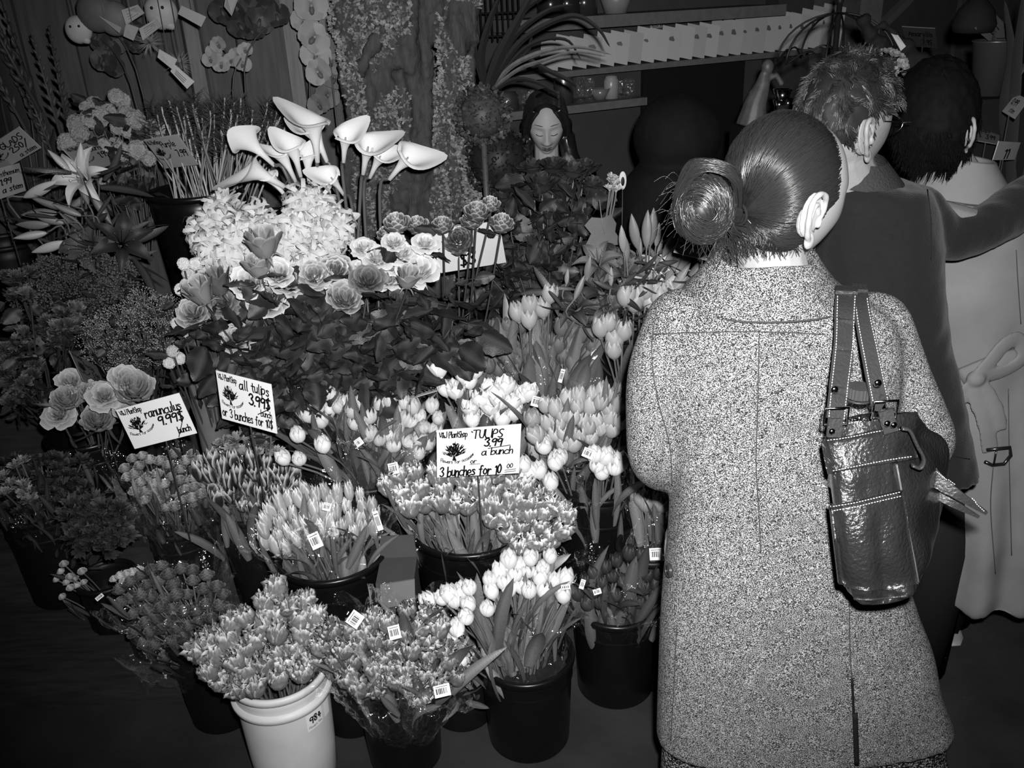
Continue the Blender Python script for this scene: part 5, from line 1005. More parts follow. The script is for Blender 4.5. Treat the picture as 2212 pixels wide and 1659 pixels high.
# strap-leaved plant
def strap(mb, pts, y, w_, dy=0.0, fold=.25):
    q = spline([at(u, v, y + dy * i) for i, (u, v) in enumerate(pts)], 6); n_ = len(q); vs = []
    for i, p in enumerate(q):
        d = (q[min(i + 1, n_ - 1)] - q[max(i - 1, 0)]).normalized(); s = d.cross(V((0, -1, .3))).normalized(); k = w_ * math.sin(PI * min(.98, .12 + .86 * i / n_)) ** .6 * (1 - .5 * i / n_) * (0.08 if i == n_ - 1 else 1)
        nn = d.cross(s); vs += [p - s * k, p + nn * k * fold, p + s * k]
    mb.add(vs, [(3 * i + j, 3 * i + j + 1, 3 * i + 4 + j, 3 * i + 3 + j) for i in range(n_ - 1) for j in (0, 1)])
M_strap = mat('strap leaf', .01, .6, .12, var=.1); M_strapl = mat('striped strap leaf', .07, .5, .2, var=.5, vscale=60)
pr = thing('strap_leaf_plant', V((at(1060, 200, 3.0).x, 3.0, .55)), 'dark strap-leaved plant arching out behind the trunk to the right', 'plant')
SL = [([(1052, 195), (1075, 130), (1110, 60), (1165, -40)], .035, 0), ([(1056, 195), (1100, 120), (1150, 70), (1235, 34), (1290, 60), (1318, 102)], .02, 0), ([(1060, 190), (1110, 140), (1180, 110), (1250, 102), (1322, 118)], .016, 1), ([(1062, 192), (1120, 150), (1170, 132), (1240, 112), (1310, 122)], .013, 1), ([(1060, 200), (1110, 172), (1160, 178), (1215, 208)], .016, 0), ([(1046, 190), (1025, 110), (1008, 50), (1000, -20)], .02, 0),
      ([(1060, 195), (1090, 110), (1130, 60), (1190, 20), (1240, 10)], .02, 0), ([(1130, 120), (1180, 150), (1230, 175), (1246, 190)], .016, 0), ([(1050, 195), (1040, 120), (1060, 40), (1090, -30)], .025, 0), ([(1060, 190), (1140, 100), (1220, 85), (1256, 130)], .013, 0), ([(1055, 195), (1120, 40), (1180, -10), (1230, -30)], .018, 0), ([(1056, 198), (1095, 150), (1140, 110), (1150, 60)], .018, 0)]
for i, (pts, w_, l) in enumerate(SL):
    mb = MB(); strap(mb, pts, 3.0 + .015 * i, w_ * .62, -.01); mb.build('leaf', M_strapl if l else M_strap, pr, False)
b0 = at(1056, 196, 3.0); mb = MB(); mb.tube([V((b0.x, 3.0, .7)), b0], [.02, .03], 10); mb.build('trunk', M_bark, pr); pot = MB(); pot.lathe([(.001, 0), (.08, 0), (.1, .16), (.108, .16), (.108, .18), (.095, .18), (.09, .16), (.001, .15)], 28, (b0.x, 3.0, .55)); pot.build('pot', M_blackm, pr)
# clipped leafy ball and dark bush
for i, (u, v, r, y, t, nm) in enumerate([(1042, 248, .085, 2.86, .05, 'clipped leafy ball beside the right edge of the mossy trunk'), (1075, 345, .11, 2.95, .018, 'nearly black bushy plant below the leafy ball')]):
    c = at(u, v, y); root = thing('leafy_ball', V((c.x, c.y, .55)), nm, 'plant'); mb = MB(); Rn = random.Random(i); mb.ell(c, r * .85, n=16, m=10)
    for k in range(900):
        e = V((Rn.gauss(0, 1), Rn.gauss(0, 1), Rn.gauss(0, 1))).normalized(); p = c + e * r * Rn.uniform(.82, 1.05); e2 = (e + V((Rn.uniform(-1, 1), Rn.uniform(-1, 1), Rn.uniform(-1, 1))) * .8).normalized(); f = e2.orthogonal().normalized(); f.rotate(Quaternion(e2, Rn.uniform(0, 6))); L = Rn.uniform(.010, .018)
        mb.add([p, p + e2 * L * .5 + f * L * .45, p + e2 * L * .9, p + e2 * L * .5 - f * L * .45], [(0, 1, 2, 3)])
    mb.build('leaves', mat('ball leaf %d' % i, t, .5, .25, var=.4, vscale=50), root); st = MB(); st.tube([V((c.x, c.y, .6)), c], .01, 8); st.build('stem', M_stemd, root)
    pot = MB(); pot.lathe([(.001, 0), (.05, 0), (.065, .1), (.07, .11), (.06, .11), (.001, .1)], 24, (c.x, c.y, .55)); pot.build('pot', M_blackm, root)
# wire rack in the dark
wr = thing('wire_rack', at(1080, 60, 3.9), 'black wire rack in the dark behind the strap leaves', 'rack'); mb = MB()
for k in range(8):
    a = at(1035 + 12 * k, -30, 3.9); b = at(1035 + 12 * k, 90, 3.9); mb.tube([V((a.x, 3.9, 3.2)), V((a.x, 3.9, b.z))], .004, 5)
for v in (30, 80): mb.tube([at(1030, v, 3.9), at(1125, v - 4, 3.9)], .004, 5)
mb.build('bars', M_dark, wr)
# ---- counter wall: shelves, cards, jars
M_shelf = mat('shelf edge', .13, .6, .3, var=.2)
def shelf(u0, v0, u1, v1, out, th, label, name='shelf'):
    a = wallpt(u0, v0, out); b = wallpt(u1, v1, out); z = (a.z + b.z) / 2; a.z = b.z = z; A0 = a - WN * out; B0 = b - WN * out
    mb = MB(); mb.prism([A0, a, b, B0], V((0, 0, -th))); o = mb.build(name, M_shelf, None, False); tag(o, label, 'shelf'); return a, b, z
sa, sb, sz = shelf(1120, 163, 1775, 104, .2, .025, 'long shelf carrying the row of folded cards on the far wall')
la, lb2, lz = shelf(1060, 243, 1398, 214, .24, .035, 'lower shelf with jars and glasses behind the woman in the black top')
ua, ub, uz = shelf(1120, 52, 1700, 2, .3, .05, 'upper ledge across the far wall')
M_gcard = mat('greeting card', .38, .6, .2, orand=.12); nC = 24; Rn = random.Random(8)
for i in range(nC):
    q = i / (nC - 1); p = wallpt(1165 + 0 * i, 158, .12).lerp(wallpt(1765, 103, .12), q); p.z = sz + .0; hgt = .125 + .05 * q + (.02 if i > 21 else 0) + Rn.uniform(-.008, .008); wd = .085 + .035 * q
    root = thing('greeting_card', p, 'pale folded greeting card, %s from the %s end of the shelf row' % ((ORD[i], 'left') if i < 12 else (ORD[nC - 1 - i], 'right')), 'card', 'folded greeting cards')
    if i in (0, 23): root['label'] = 'pale folded greeting card at the far %s end of the shelf row' % ('left' if i == 0 else 'right')
    d1 = WD.copy(); d1.rotate(Quaternion((0, 0, 1), math.radians(-30))); tz = math.radians(13); d1 = (d1 * math.cos(tz) + V((0, 0, -math.sin(tz)))).normalized(); p = p + V((0, 0, .02)); d2 = WD.copy(); d2.rotate(Quaternion((0, 0, 1), math.radians(-12))); d2 = (d2 * math.cos(tz) + V((0, 0, -math.sin(tz)))).normalized()
    lean = WN * -.02 + WD * math.sin(tz) * hgt
    for j, d in enumerate((d1, d2)):
        mb = MB(); mb.prism([p, p + d * wd, p + d * wd + V((0, 0, hgt)) + lean, p + V((0, 0, hgt)) + lean], WN * .0015); mb.build('panel', M_gcard, root, False)
    if i % 2 or q > .5:
        n = d1.cross(V((0, 0, 1))).normalized(); n = n if n.dot(eye - p) > 0 else -n; c = p + d1 * wd * .5 + V((0, 0, hgt * .62)) + n * .003 + lean * .62; w_ = wd * Rn.uniform(.12, .22); h_ = w_ * Rn.uniform(.6, 1.2)
        mb = MB(); mb.add([c + d1 * w_ * math.cos(a_ * 1.05) + V((0, 0, h_ * math.sin(a_ * 1.05) * (1 if a_ % 2 else .6))) for a_ in range(6)], [tuple(range(6))]); mb.add([c - d1 * w_ + V((0, 0, -h_ * 1.8)), c + d1 * w_ + V((0, 0, -h_ * 1.8)), c + d1 * w_ + V((0, 0, -h_ * 1.5)), c - d1 * w_ + V((0, 0, -h_ * 1.5))], [(0, 1, 2, 3)]); mb.build('motif', mat('motif ink', .06), root, False)
sg = quad3d([(1403, 46), (1434, 40), (1439, 58), (1407, 63)], 4.6); root = thing('notice', sum(sg, V((0, 0, 0))) / 4, 'small paper notice stuck on the far wall above the cards', 'notice')
for k_, p_ in enumerate(sg): sg[k_] = wallpt(*[(1403, 44), (1434, 39), (1437, 58), (1406, 63)][k_], .004)
mb = MB(); mb.prism(sg, -WN * .003); mb.build('paper', mat('notice paper', .3), root, False); k = MB(); lettering(k, lambda x, y: sg[3].lerp(sg[2], x).lerp(sg[0].lerp(sg[1], x), y) + WN * .002, 'one for', .08, .55, .3, .13); lettering(k, lambda x, y: sg[3].lerp(sg[2], x).lerp(sg[0].lerp(sg[1], x), y) + WN * .002, '1.25 ea', .1, .15, .3, .13); k.build('lettering', M_ink, root, False)
M_jar = film('jar glass', .07, .05, base=.15); M_metal = mat('dull steel', .2, .3, .5, metal=.8)
def jar(u, v, r, h_, m_, label, name, cat, prof=None, shelf_=(la, lz), out=.14):
    p = wallpt(u, v, out); p.z = shelf_[1]; f = prof or [(.001, 0), (r, 0), (r, h_ * .8), (r * .8, h_ * .92), (r * .8, h_), (r * .7, h_), (r * .7, h_ * .9), (.001, h_ * .85)]
    mb = MB(); mb.lathe(f, 22, p); o = mb.build(name, m_); tag(o, label, cat); return p
jar(1218, 222, .045, .15, M_metal, 'tall metal canister above the dark-haired woman', 'canister', 'canister')
for a in ((1255, 218, .022, .11, 'thin glass beside the metal canister'), (1275, 216, .02, .1, 'second thin glass on the lower shelf'), (1340, 212, .022, .075, 'short glass left of the last glass'), (1358, 210, .03, .08, 'last glass at the right end of the jars')): jar(a[0], a[1], a[2], a[3], M_jar, a[4], 'glass_jar', 'jar')
p = jar(1320, 214, .036, .10, mat('milky jar', .3, .3, .5), 'milky jar with a pale lid on the lower shelf', 'lidded_jar', 'jar'); 
jar(1296, 216, .05, .05, mat('bowl glaze', .16, .25, .6), 'shallow bowl left of the milky jar', 'bowl', 'bowl', [(.001, 0), (.025, 0), (.05, .05), (.046, .05), (.02, .006), (.001, .006)])
jar(1095, 240, .055, .075, M_metal, 'dark round tin at the left end of the lower shelf', 'tin', 'tin'); jar(1140, 235, .045, .075, M_jar, 'bright glass left of the dark-haired woman', 'glass_jar', 'jar'); jar(1160, 233, .05, .07, mat('pale cup', .25, .3, .5), 'pale cup left of the dark hair', 'cup', 'cup')
jar(1330, 20, .07, .09, mat('bowl pale', .22, .4, .4), 'pale bowl on the upper ledge', 'bowl', 'bowl', [(.001, 0), (.05, 0), (.085, .1), (.08, .1), (.045, .006), (.001, .006)], (ua, uz))
for i, (u, t) in enumerate(((1190, .02), (1225, .02), (1262, .03))): jar(u, 40, .06, .1, mat('dark pot %d' % i, t, .2, .6), ['dark pot at the left of the upper ledge', 'dark pot in the middle of the upper ledge', 'dark shiny pot left of the pale bowl'][i], 'pot', 'pot', None, (ua, uz))
# flat black panel put in for the dark area, posts and rails
a, b = wallpt(1385, 140, .01), wallpt(1605, 120, .01); mb = MB(); mb.prism([V((a.x, a.y, 0)), V((b.x, b.y, 0)), V((b.x, b.y, sz - .03)), V((a.x, a.y, sz - .03))], WN * .02); tag(mb.build('dark_panel', M_dark, None, False), 'flat black panel filling the dark area under the card shelf', 'screen')
for i, (u, w_, t) in enumerate(((1660, .03, .03), (1873, .07, .16), (1800, .16, .09), (2130, .3, .07))):
    p = wallpt(u, 60, .04); mb = MB(); mb.prism([V((p.x, p.y, 0)) - WD * w_, V((p.x, p.y, 0)) + WD * w_, V((p.x, p.y, 3.2)) + WD * w_, V((p.x, p.y, 3.2)) - WD * w_], WN * .03); o = mb.build('trim_%d' % (i + 1), mat('post paint %d' % i, t, .7, .2, var=.2), None, False); o['kind'] = 'structure'
mb = MB(); a = wallpt(1905, 55, .08); b = wallpt(1965, -5, .08); mb.tube([a, b], .03, 4); tag(mb.build('diagonal_brace', mat('post paint 1'), None, False) if False else mb.build('diagonal_brace', mat('brace paint', .12), None, False), 'pale diagonal brace on the far wall at the right', 'brace')
# ---- wire umbrella frame
UY = 2.75; uc = at(1812, 28, UY); R_ = .165; root = thing('wire_umbrella', V((uc.x, uc.y, 0)), 'black wire umbrella frame with scalloped ribs, above the curly-haired man', 'ornament')
M_iron = mat('black iron', .008, .5, .3); mb = MB(); mb.tube([V((uc.x, uc.y, 0)), uc + V((0, 0, .03))], .0085, 10); mb.build('pole', M_iron, root)
mb = MB(); mb.lathe([(.001, .02), (.012, .03), (.006, .045), (.01, .055), (.001, .075)], 12, uc); mb.build('finial', M_iron, root); bs = MB(); bs.lathe([(.001, 0), (.14, 0), (.14, .015), (.02, .03), (.001, .03)], 28, (uc.x, uc.y, 0)); bs.build('base', M_iron, root)
ends = []
for k in range(8):
    t = k * PI / 4 + .3; e = V((math.cos(t), math.sin(t), 0)); pts = [uc + e * R_ * math.sin(a * PI / 2 / 8) + V((0, 0, -.13 * (1 - math.cos(a * PI / 2 / 8)))) for a in range(9)]; ends.append(pts[-1])
    mb = MB(); mb.tube(pts, .0032, 6); mb.build('rib', M_iron, root)
for k in range(8):
    a, b = ends[k], ends[(k + 1) % 8]; mb = MB(); mb.tube(spline([a, a.lerp(b, .5) + V((0, 0, .035)) - (a.lerp(b, .5) - V((uc.x, uc.y, a.z))) * .1, b], 6), .0028, 6); mb.build('scallop', M_iron, root)
# ---- figurine, cups, dark branch, hydrangea, pail at the right
p = at(1645, 235, 2.9); root = thing('figurine', V((p.x, p.y, 0)), 'dim draped figurine on a stand above the hair of the woman in tweed', 'figurine'); mb = MB(); z0 = p.z
mb.tube([p + V((-.03, 0, -.05)), p + V((-.02, 0, .02)), p + V((0, 0, .08)), p + V((.0, 0, .11))], [.05, .035, .022, .012], 12); mb.ell(p + V((.01, 0, .125)), (.02, .02, .024)); mb.tube([p + V((0, 0, .085)), p + V((.04, 0, .1)), p + V((.06, 0, .07))], .01, 8); mb.tube([p + V((.0, 0, .08)), p + V((-.035, 0, .05)), p + V((-.03, 0, .0))], .01, 8)
fo_ = blob(mb, 'figure', mat('figurine stone', .06, .5, .4, var=.4), .004, 3, root); st = MB(); st.box((p.x, p.y, (p.z - .05) / 2), (.16, .14, p.z - .05)); st.build('plinth', M_dark, root, False)
for i, (u, v, s) in enumerate([(1690, 205, .03), (1702, 222, .022), (1683, 225, .02)]):
    q = at(u, v, 2.9); root = thing('silver_cup', V((q.x, q.y, 0)), ['tallest glinting cup right of the figurine', 'small glinting cup right of the figurine', 'small glinting cup nearest the figurine'][i], 'cup'); mb = MB(); mb.lathe([(.001, 0), (s * .5, 0), (s, s * 1.6), (s * .92, s * 1.6), (s * .4, .004), (.001, .004)], 20, (q.x, q.y, q.z - s)); mb.build('bowl', mat('silver', .75, .12, .5, metal=1), root)
    st = MB(); st.box((q.x, q.y, (q.z - s) / 2), (s * 1.2, s * 1.2, q.z - s)); st.build('plinth', M_dark, root, False)
p = at(1900, 100, 2.6); root = thing('branch_ornament', V((p.x, p.y, 0)), 'black antlered ornament beside the wire umbrella', 'ornament'); mb = MB()
for pts, r in (([(1862, 34), (1878, 70), (1902, 92), (1935, 118), (1975, 140)], .017), ([(1902, 92), (1895, 120), (1888, 128)], .02), ([(1880, 72), (1905, 55), (1930, 70), (1950, 92)], .009), ([(1868, 88), (1890, 92), (1910, 90)], .007), ([(1905, 60), (1912, 45)], .005), ([(1950, 92), (1985, 128), (2030, 135)], .02)):
    q = spline([at(u, v, 2.6) for u, v in pts], 4); mb.tube(q, [r * (1 + .3 * math.sin(i * 1.7)) for i in range(len(q))], 8)
blob(mb, 'body', M_dark, .005, 2, root); st = MB(); st.tube([V((p.x, p.y, 0)), p], .012, 8); st.build('stand', M_dark, root)
P4 = quad3d([(1925, 72), (1934, 68), (1957, 100), (1946, 110)], 2.57, .01); root = thing('hanging_tag', sum(P4, V((0, 0, 0))) / 4, 'white tag tied to the black antlered ornament', 'tag'); mb = MB(); mb.prism(P4, V((0, .001, 0))); mb.build('card', mat('bright tag', .62), root, False)
p = at(1912, 155, 2.5); root = thing('hydrangea', V((p.x, p.y, 0)), 'dim mop-headed bloom between the two dark heads', 'flower'); Rn = random.Random(3)
for k in range(60):
    e = V((Rn.gauss(0, 1), Rn.gauss(0, 1) - .5, Rn.gauss(0, 1))).normalized(); put(G['small_star'], 'floret', aim(p + e * .055, e, .028, Rn.uniform(0, 6)), root, mat('mop petal', .22, .6, .2, tone=.1, orand=.3))
mb = MB(); mb.tube([V((p.x, p.y, 0)), p], .005, 6); mb.build('stem', M_stemd, root)
p = at(2133, 205, 2.85); root = thing('metal_pail', V((p.x, p.y, p.z)), 'tapered metal pail catching a little light at the upper right', 'pail'); mb = MB(); mb.lathe([(.001, 0), (.045, 0), (.066, .155), (.07, .158), (.066, .162), (.062, .158), (.042, .006), (.001, .006)], 32, p); mb.build('body', mat('pail zinc', .12, .35, .5, metal=.7), root)
st = MB(); st.box((p.x, p.y, p.z / 2), (.2, .2, p.z - .002)); tag(st.build('pedestal', M_dark, None, False), 'black pedestal under the metal pail', 'pedestal')
p = at(2105, 45, 2.8); root = thing('dark_lantern', V((p.x, p.y, p.z)), 'black bell-shaped lantern hanging above the pail', 'lantern'); mb = MB(); mb.lathe([(.001, .07), (.02, .065), (.05, .03), (.062, -.01), (.055, -.03), (.03, -.035), (.001, -.035)], 24, p); mb.build('shade', M_dark, root); hang(p + V((0, 0, .07)), root)
mb = MB(); pr2 = thing('dark_branches', V((at(2195, 200, 2.7).x, 2.7, 0)), 'dark leafy branches at the right edge of the picture', 'plant')
for i, pts in enumerate([[(2180, 420), (2190, 250), (2200, 100), (2212, -20)], [(2190, 400), (2170, 250), (2185, 120), (2170, 0)], [(2170, 420), (2150, 300), (2175, 200), (2230, 120)], [(2200, 400), (2225, 300), (2240, 100), (2250, -20)], [(2160, 400), (2120, 280), (2090, 230)], [(2150, 420), (2180, 300), (2140, 180), (2150, 60)]]):
    mb = MB(); strap(mb, pts, 2.72 + .02 * i, .022, 0); mb.build('leaf', mat('edge leaf', .03, .35, .5), pr2)
mb = MB(); q = at(2175, 430, 2.72); mb.tube([V((q.x, 2.72, 0)), q], .02, 8); mb.build('trunk', M_dark, pr2)
# ---------------------------------------------------------------- people
def gauss(a, s): return math.exp(-(a / s) ** 2 / 2)
def head_verts(C, R, S=1.0, nu=84, nv=60, jaw=1.0):
    """head facing local -Y, about .23 tall at S = 1; returns world verts, faces and a finder for the face surface"""
    vs = []; loc = []
    for i in range(nv + 1):
        ph = PI * i / nv
        for k in range(nu):
            th = 2 * PI * k / nu; d = V((math.sin(ph) * math.sin(th), -math.sin(ph) * math.cos(th), math.cos(ph)))
            p = V((d.x * .076, d.y * .098, d.z * .115)); fr = max(0, -d.y)
            if p.z < 0:
                t = min(1, -p.z / .115); p.x *= 1 - .30 * t * jaw; p.y = p.y * (1 - .10 * t) - .012 * t * fr if p.y < 0 else p.y * (1 - .45 * t)
            if p.y < 0: p.y *= 1 - .10 * gauss(p.z - .02, .05) * gauss(p.x, .05)
            x, z = p.x, p.z; f = 0
            if d.y < .1:
                f += .026 * gauss(x, .0085 + .004 * gauss(z + .032, .012)) * (gauss(z + .030, .011) if z < -.030 else gauss(z + .030, .030))
                f += .006 * gauss(abs(x) - .013, .006) * gauss(z + .033, .007)
                f -= .011 * gauss(abs(x) - .031, .015) * gauss(z - .010, .011); f += .006 * gauss(abs(x) - .031, .011) * gauss(z - .006, .007)
                f += .006 * gauss(z - .032, .009) * gauss(abs(x) - .025, .022); f += .005 * gauss(abs(x) - .040, .016) * gauss(z + .022, .018)
                f += .008 * gauss(x, .017) * gauss(z + .056, .0045) + .009 * gauss(x, .015) * gauss(z + .066, .005) - .004 * gauss(x, .02) * gauss(z + .0605, .002)
                f += .009 * gauss(x, .018) * gauss(z + .092, .012) - .004 * gauss(x, .02) * gauss(z + .078, .005)
            p.y -= f; loc.append(p.copy()); vs.append(C + R @ (p * S))
    fs = [(i * nu + k, i * nu + (k + 1) % nu, (i + 1) * nu + (k + 1) % nu, (i + 1) * nu + k) for i in range(nv) for k in range(nu)]
    def face(x, z, o=.0015):
        best = min((q for q in loc if q.y < 0), key=lambda q: (q.x - x) ** 2 + (q.z - z) ** 2); return C + R @ (V((x, best.y - o, z)) * S)
    return vs, fs, face
def facing(d, tilt=0.0, roll=0.0):
    """rotation whose local -Y looks along d (world) and +Z stays upright, then bowed by tilt"""
    y = -V(d).normalized(); x = y.cross(V((0, 0, 1))).normalized(); z = x.cross(y)
    M = Matrix((x, y, z)).transposed(); return M @ Matrix.Rotation(roll, 3, 'Y')
def hand(mb, W_, d, n, s=1.0, curl=.5, side=1):
    """palm and five fingers from the wrist W_ along d, palm normal n"""
    d = V(d).normalized(); n = (V(n) - V(n).dot(d) * d).normalized(); t = d.cross(n) * side
    mb.tube([W_, W_ + d * .03 * s, W_ + d * .085 * s], [.026 * s, .036 * s, .038 * s], 12, flat=.45, upv=t); mb.ell(W_ + d * .085 * s, (.036 * s, .036 * s, .018 * s), Matrix((t, d, n)).transposed())
    for k, (o, L) in enumerate(((-.030, .062), (-.010, .078), (.010, .084), (.029, .074))):
        p = W_ + d * .088 * s + t * o * s; e = d.copy(); pts = [p - d * .03 * s]; r = []
        for j in range(3): pts.append(p.copy()); p = p + e * L * s / 2.4; e = (e - n * -0.0).normalized(); e = (e * math.cos(curl * .7) + n * math.sin(curl * .7)).normalized()
        pts.append(p); mb.tube(pts, [.0095 * s, .0095 * s, .009 * s, .008 * s, .007 * s][:len(pts)], 8); mb.ell(pts[-1], .007 * s, n=8, m=5)
    p = W_ + d * .03 * s + t * .028 * s; e = (d * .7 + t * .7).normalized(); q = [p, p + e * .035 * s, p + e * .035 * s + (d * .9 + n * .3).normalized() * .03 * s]; mb.tube(q, [.013 * s, .011 * s, .008 * s], 8); mb.ell(q[-1], .008 * s, n=8, m=5)
def ear(root, C, out, up, fwd, s=1.0, mt=None):
    """outer ear: rim, inner fold, hollow, lobe"""
    out, up, fwd = V(out).normalized(), V(up).normalized(), V(fwd).normalized(); mb = MB()
    def E(x, z, y=0): return C + (fwd * x + up * z + out * y) * s
    rim = [(.012, -.004, .004), (.013, .014, .006), (.008, .028, .010), (-.004, .033, .013), (-.015, .026, .015), (-.018, .012, .016), (-.015, -.004, .015), (-.009, -.018, .012), (.0, -.028, .008)]
    q = spline([E(*p) for p in rim], 5); mb.tube(q, [.0038 * s * (1 - .1 * math.sin(i)) for i in range(len(q))], 8)
    q = spline([E(.008, .006, .005), E(.0, .018, .008), E(-.008, .014, .011), E(-.009, .0, .011), E(-.003, -.014, .008), E(.004, -.018, .006)], 5); mb.tube(q, .003 * s, 8)
    Rm = Matrix((fwd, up, out)).transposed(); mb.ell(E(-.003, .004, .003), (.017 * s, .029 * s, .004 * s), Rm); mb.ell(E(.002, -.028, .007), (.008 * s, .011 * s, .0045 * s), Rm); mb.ell(E(.011, -.004, .006), (.004 * s, .007 * s, .0045 * s), Rm); mb.ell(E(.0, -.005, -.004), (.016 * s, .022 * s, .010 * s), Rm)
    return blob(mb, 'ear', mt, .0011, 3, root)
M_skin = mat('skin tweed woman', .30, .5, .35, var=.04, vscale=25, bump=.08, bscale=220)  # one even skin tone, used for the woman in tweed
M_skin2 = mat('skin', .22, .5, .35, var=.08, vscale=25, bump=.15, bscale=160)
M_skin3 = mat('skin pale', .50, .5, .3, var=.04, vscale=25)
M_hair = mat('black hair', .012, .28, .75, var=.2)
M_hair2 = mat('black hair gloss', .016, .3, .6, orand=.3)
def onsurf(ob, u, v, off=.001):
    o = V((0, 0, CAMH)) - wloc(ob); ok, loc, n, i = ob.ray_cast(o, ray(u, v).normalized()); 
    if not ok: return None, None
    n = n if n.dot(ray(u, v)) < 0 else -n
    return loc + wloc(ob) + n * off, n
def line_on(ob, pts, off, r, name, mt, root, n=5, k=10):
    P = []
    for (u, v) in [(p.x, p.y) for p in spline([V((a, b, 0)) for a, b in pts], k)]:
        q, nn = onsurf(ob, u, v, off)
        if q is not None: P.append(q)
    if len(P) < 2: return None
    mb = MB(); mb.tube(P, r, n); return mb.build(name, mt, root)
def stitches(ob, pts, root, mt, step=6.2, L=3.4, w_=.0006, name='stitching', k=14, off=.0012):
    q = spline([V((a, b, 0)) for a, b in pts], k); mb = MB(); acc = 0; nxt = 0
    for a, b in zip(q, q[1:]):
        d = (b - a).length
        while nxt < acc + d:
            t = (nxt - acc) / d; c = a.lerp(b, t); e = (b - a).normalized() * L; p1, n1 = onsurf(ob, c.x, c.y, off); p2, n2 = onsurf(ob, c.x + e.x, c.y + e.y, off)
            if p1 is not None and p2 is not None and (p1 - p2).length < .02: mb.tube([p1, (p1 + p2) / 2 + n1 * w_ * .5, p2], w_, 5)
            nxt += step
        acc += d
    return mb.build(name, mt, root) if mb.v else None
def uzy(u, z, Y):
    lo, hi = -400., 2600.
    for _ in range(40):
        m_ = (lo + hi) / 2
        if at(u, m_, Y).z > z: lo = m_
        else: hi = m_
    return at(u, lo, Y)
def loft(mb, rings, n=40, ex=2.4):
    """rings: (v, uL, uR, Y, half depth); horizontal superellipses between the two sides"""
    R_ = []
    for v, a, b, Y, hd in rings:
        p = at(a, v, Y); q = at(b, v, Y); R_.append((V(((p.x + q.x) / 2, Y, (p.z + q.z) / 2)), (q.x - p.x) / 2, hd))
    # resample smoothly
    S_ = spline([V((i, 0, 0)) for i in range(len(R_))], 5); C_ = spline([r[0] for r in R_], 5); W_ = spline([V((r[1], r[2], 0)) for r in R_], 5); vs = []
    for c, w_ in zip(C_, W_):
        for k in range(n):
            t = 2 * PI * k / n; ct, st = math.cos(t), math.sin(t); vs.append(c + V((abs(ct) ** (2 / ex) * math.copysign(1, ct) * w_.x, abs(st) ** (2 / ex) * math.copysign(1, st) * w_.y, 0)))
    m_ = len(C_); mb.add(vs, [(i * n + k, i * n + (k + 1) % n, (i + 1) * n + (k + 1) % n, (i + 1) * n + k) for i in range(m_ - 1) for k in range(n)] + [tuple(range(n))[::-1], tuple(range((m_ - 1) * n, m_ * n))])
def scalp(root, C, rad, t, keys, mt, ns, seed, name='hair', shellm=None, lift=.0, rr=.0009, wav=.03, gather=.0):
    """hair swept over the skull to the tie at direction t; keys = [(direction, hairline angle in degrees)]; a shell with combed ridges plus strands"""
    t = V(t).normalized(); e1 = (V((0, 0, 1)) - t * t.z).normalized(); e2 = t.cross(e1); K = []
    for d, a in keys:
        d = V(d).normalized(); K.append((math.atan2(d.dot(e2), d.dot(e1)), a))
    K.sort()
    def amax(ph):
        ph = (ph + PI) % (2 * PI) - PI
        ext = [(K[-1][0] - 2 * PI, K[-1][1])] + K + [(K[0][0] + 2 * PI, K[0][1])]
        for (p0, a0), (p1, a1) in zip(ext, ext[1:]):
            if p0 <= ph <= p1: q = (ph - p0) / (p1 - p0 + 1e-9); q = q * q * (3 - 2 * q); return math.radians(a0 + (a1 - a0) * q)
        return math.radians(80)
    def P(ph, al, o=0.0):
        d = t * math.cos(al) + (e1 * math.cos(ph) + e2 * math.sin(ph)) * math.sin(al); p = V((d.x * rad[0], d.y * rad[1], d.z * rad[2])); return C + p * (1 + o)
    mb = MB()
    def fn(a, b):
        ph = 2 * PI * b; al = amax(ph) * (1 - a) + .02 * a; return P(ph, al, .02 * noise.noise(V((math.cos(ph) * 6, math.sin(ph) * 6, a * .5))) + .008 * math.sin(ph * 46) - .03 * (a < .02))
    mb.grid(fn, 26, 220, True); mb.build(name, shellm or mt, root)
    mb = MB(); Rn = random.Random(seed)
    for i in range(ns):
        ph = Rn.uniform(-PI, PI); A_ = amax(ph); a0 = A_ * Rn.uniform(.85, 1.02); o = Rn.uniform(.0, .035) + .02 * noise.noise(V((math.cos(ph) * 6, math.sin(ph) * 6, .2))); w0 = Rn.uniform(-1, 1) * wav
        pts = []
        for j in range(11):
            q = j / 10; al = a0 * (1 - q) + .06 * q; pts.append(P(ph + w0 * math.sin(q * PI) + .02 * math.sin(q * 9 + i), al, o * math.sin(PI * min(1, q * 1.1 + .08)) + .004))
        mb.tube(pts, rr * Rn.uniform(.6, 1.3), 3, cap=False)
    mb.build('hair_strands', mt, root); return P
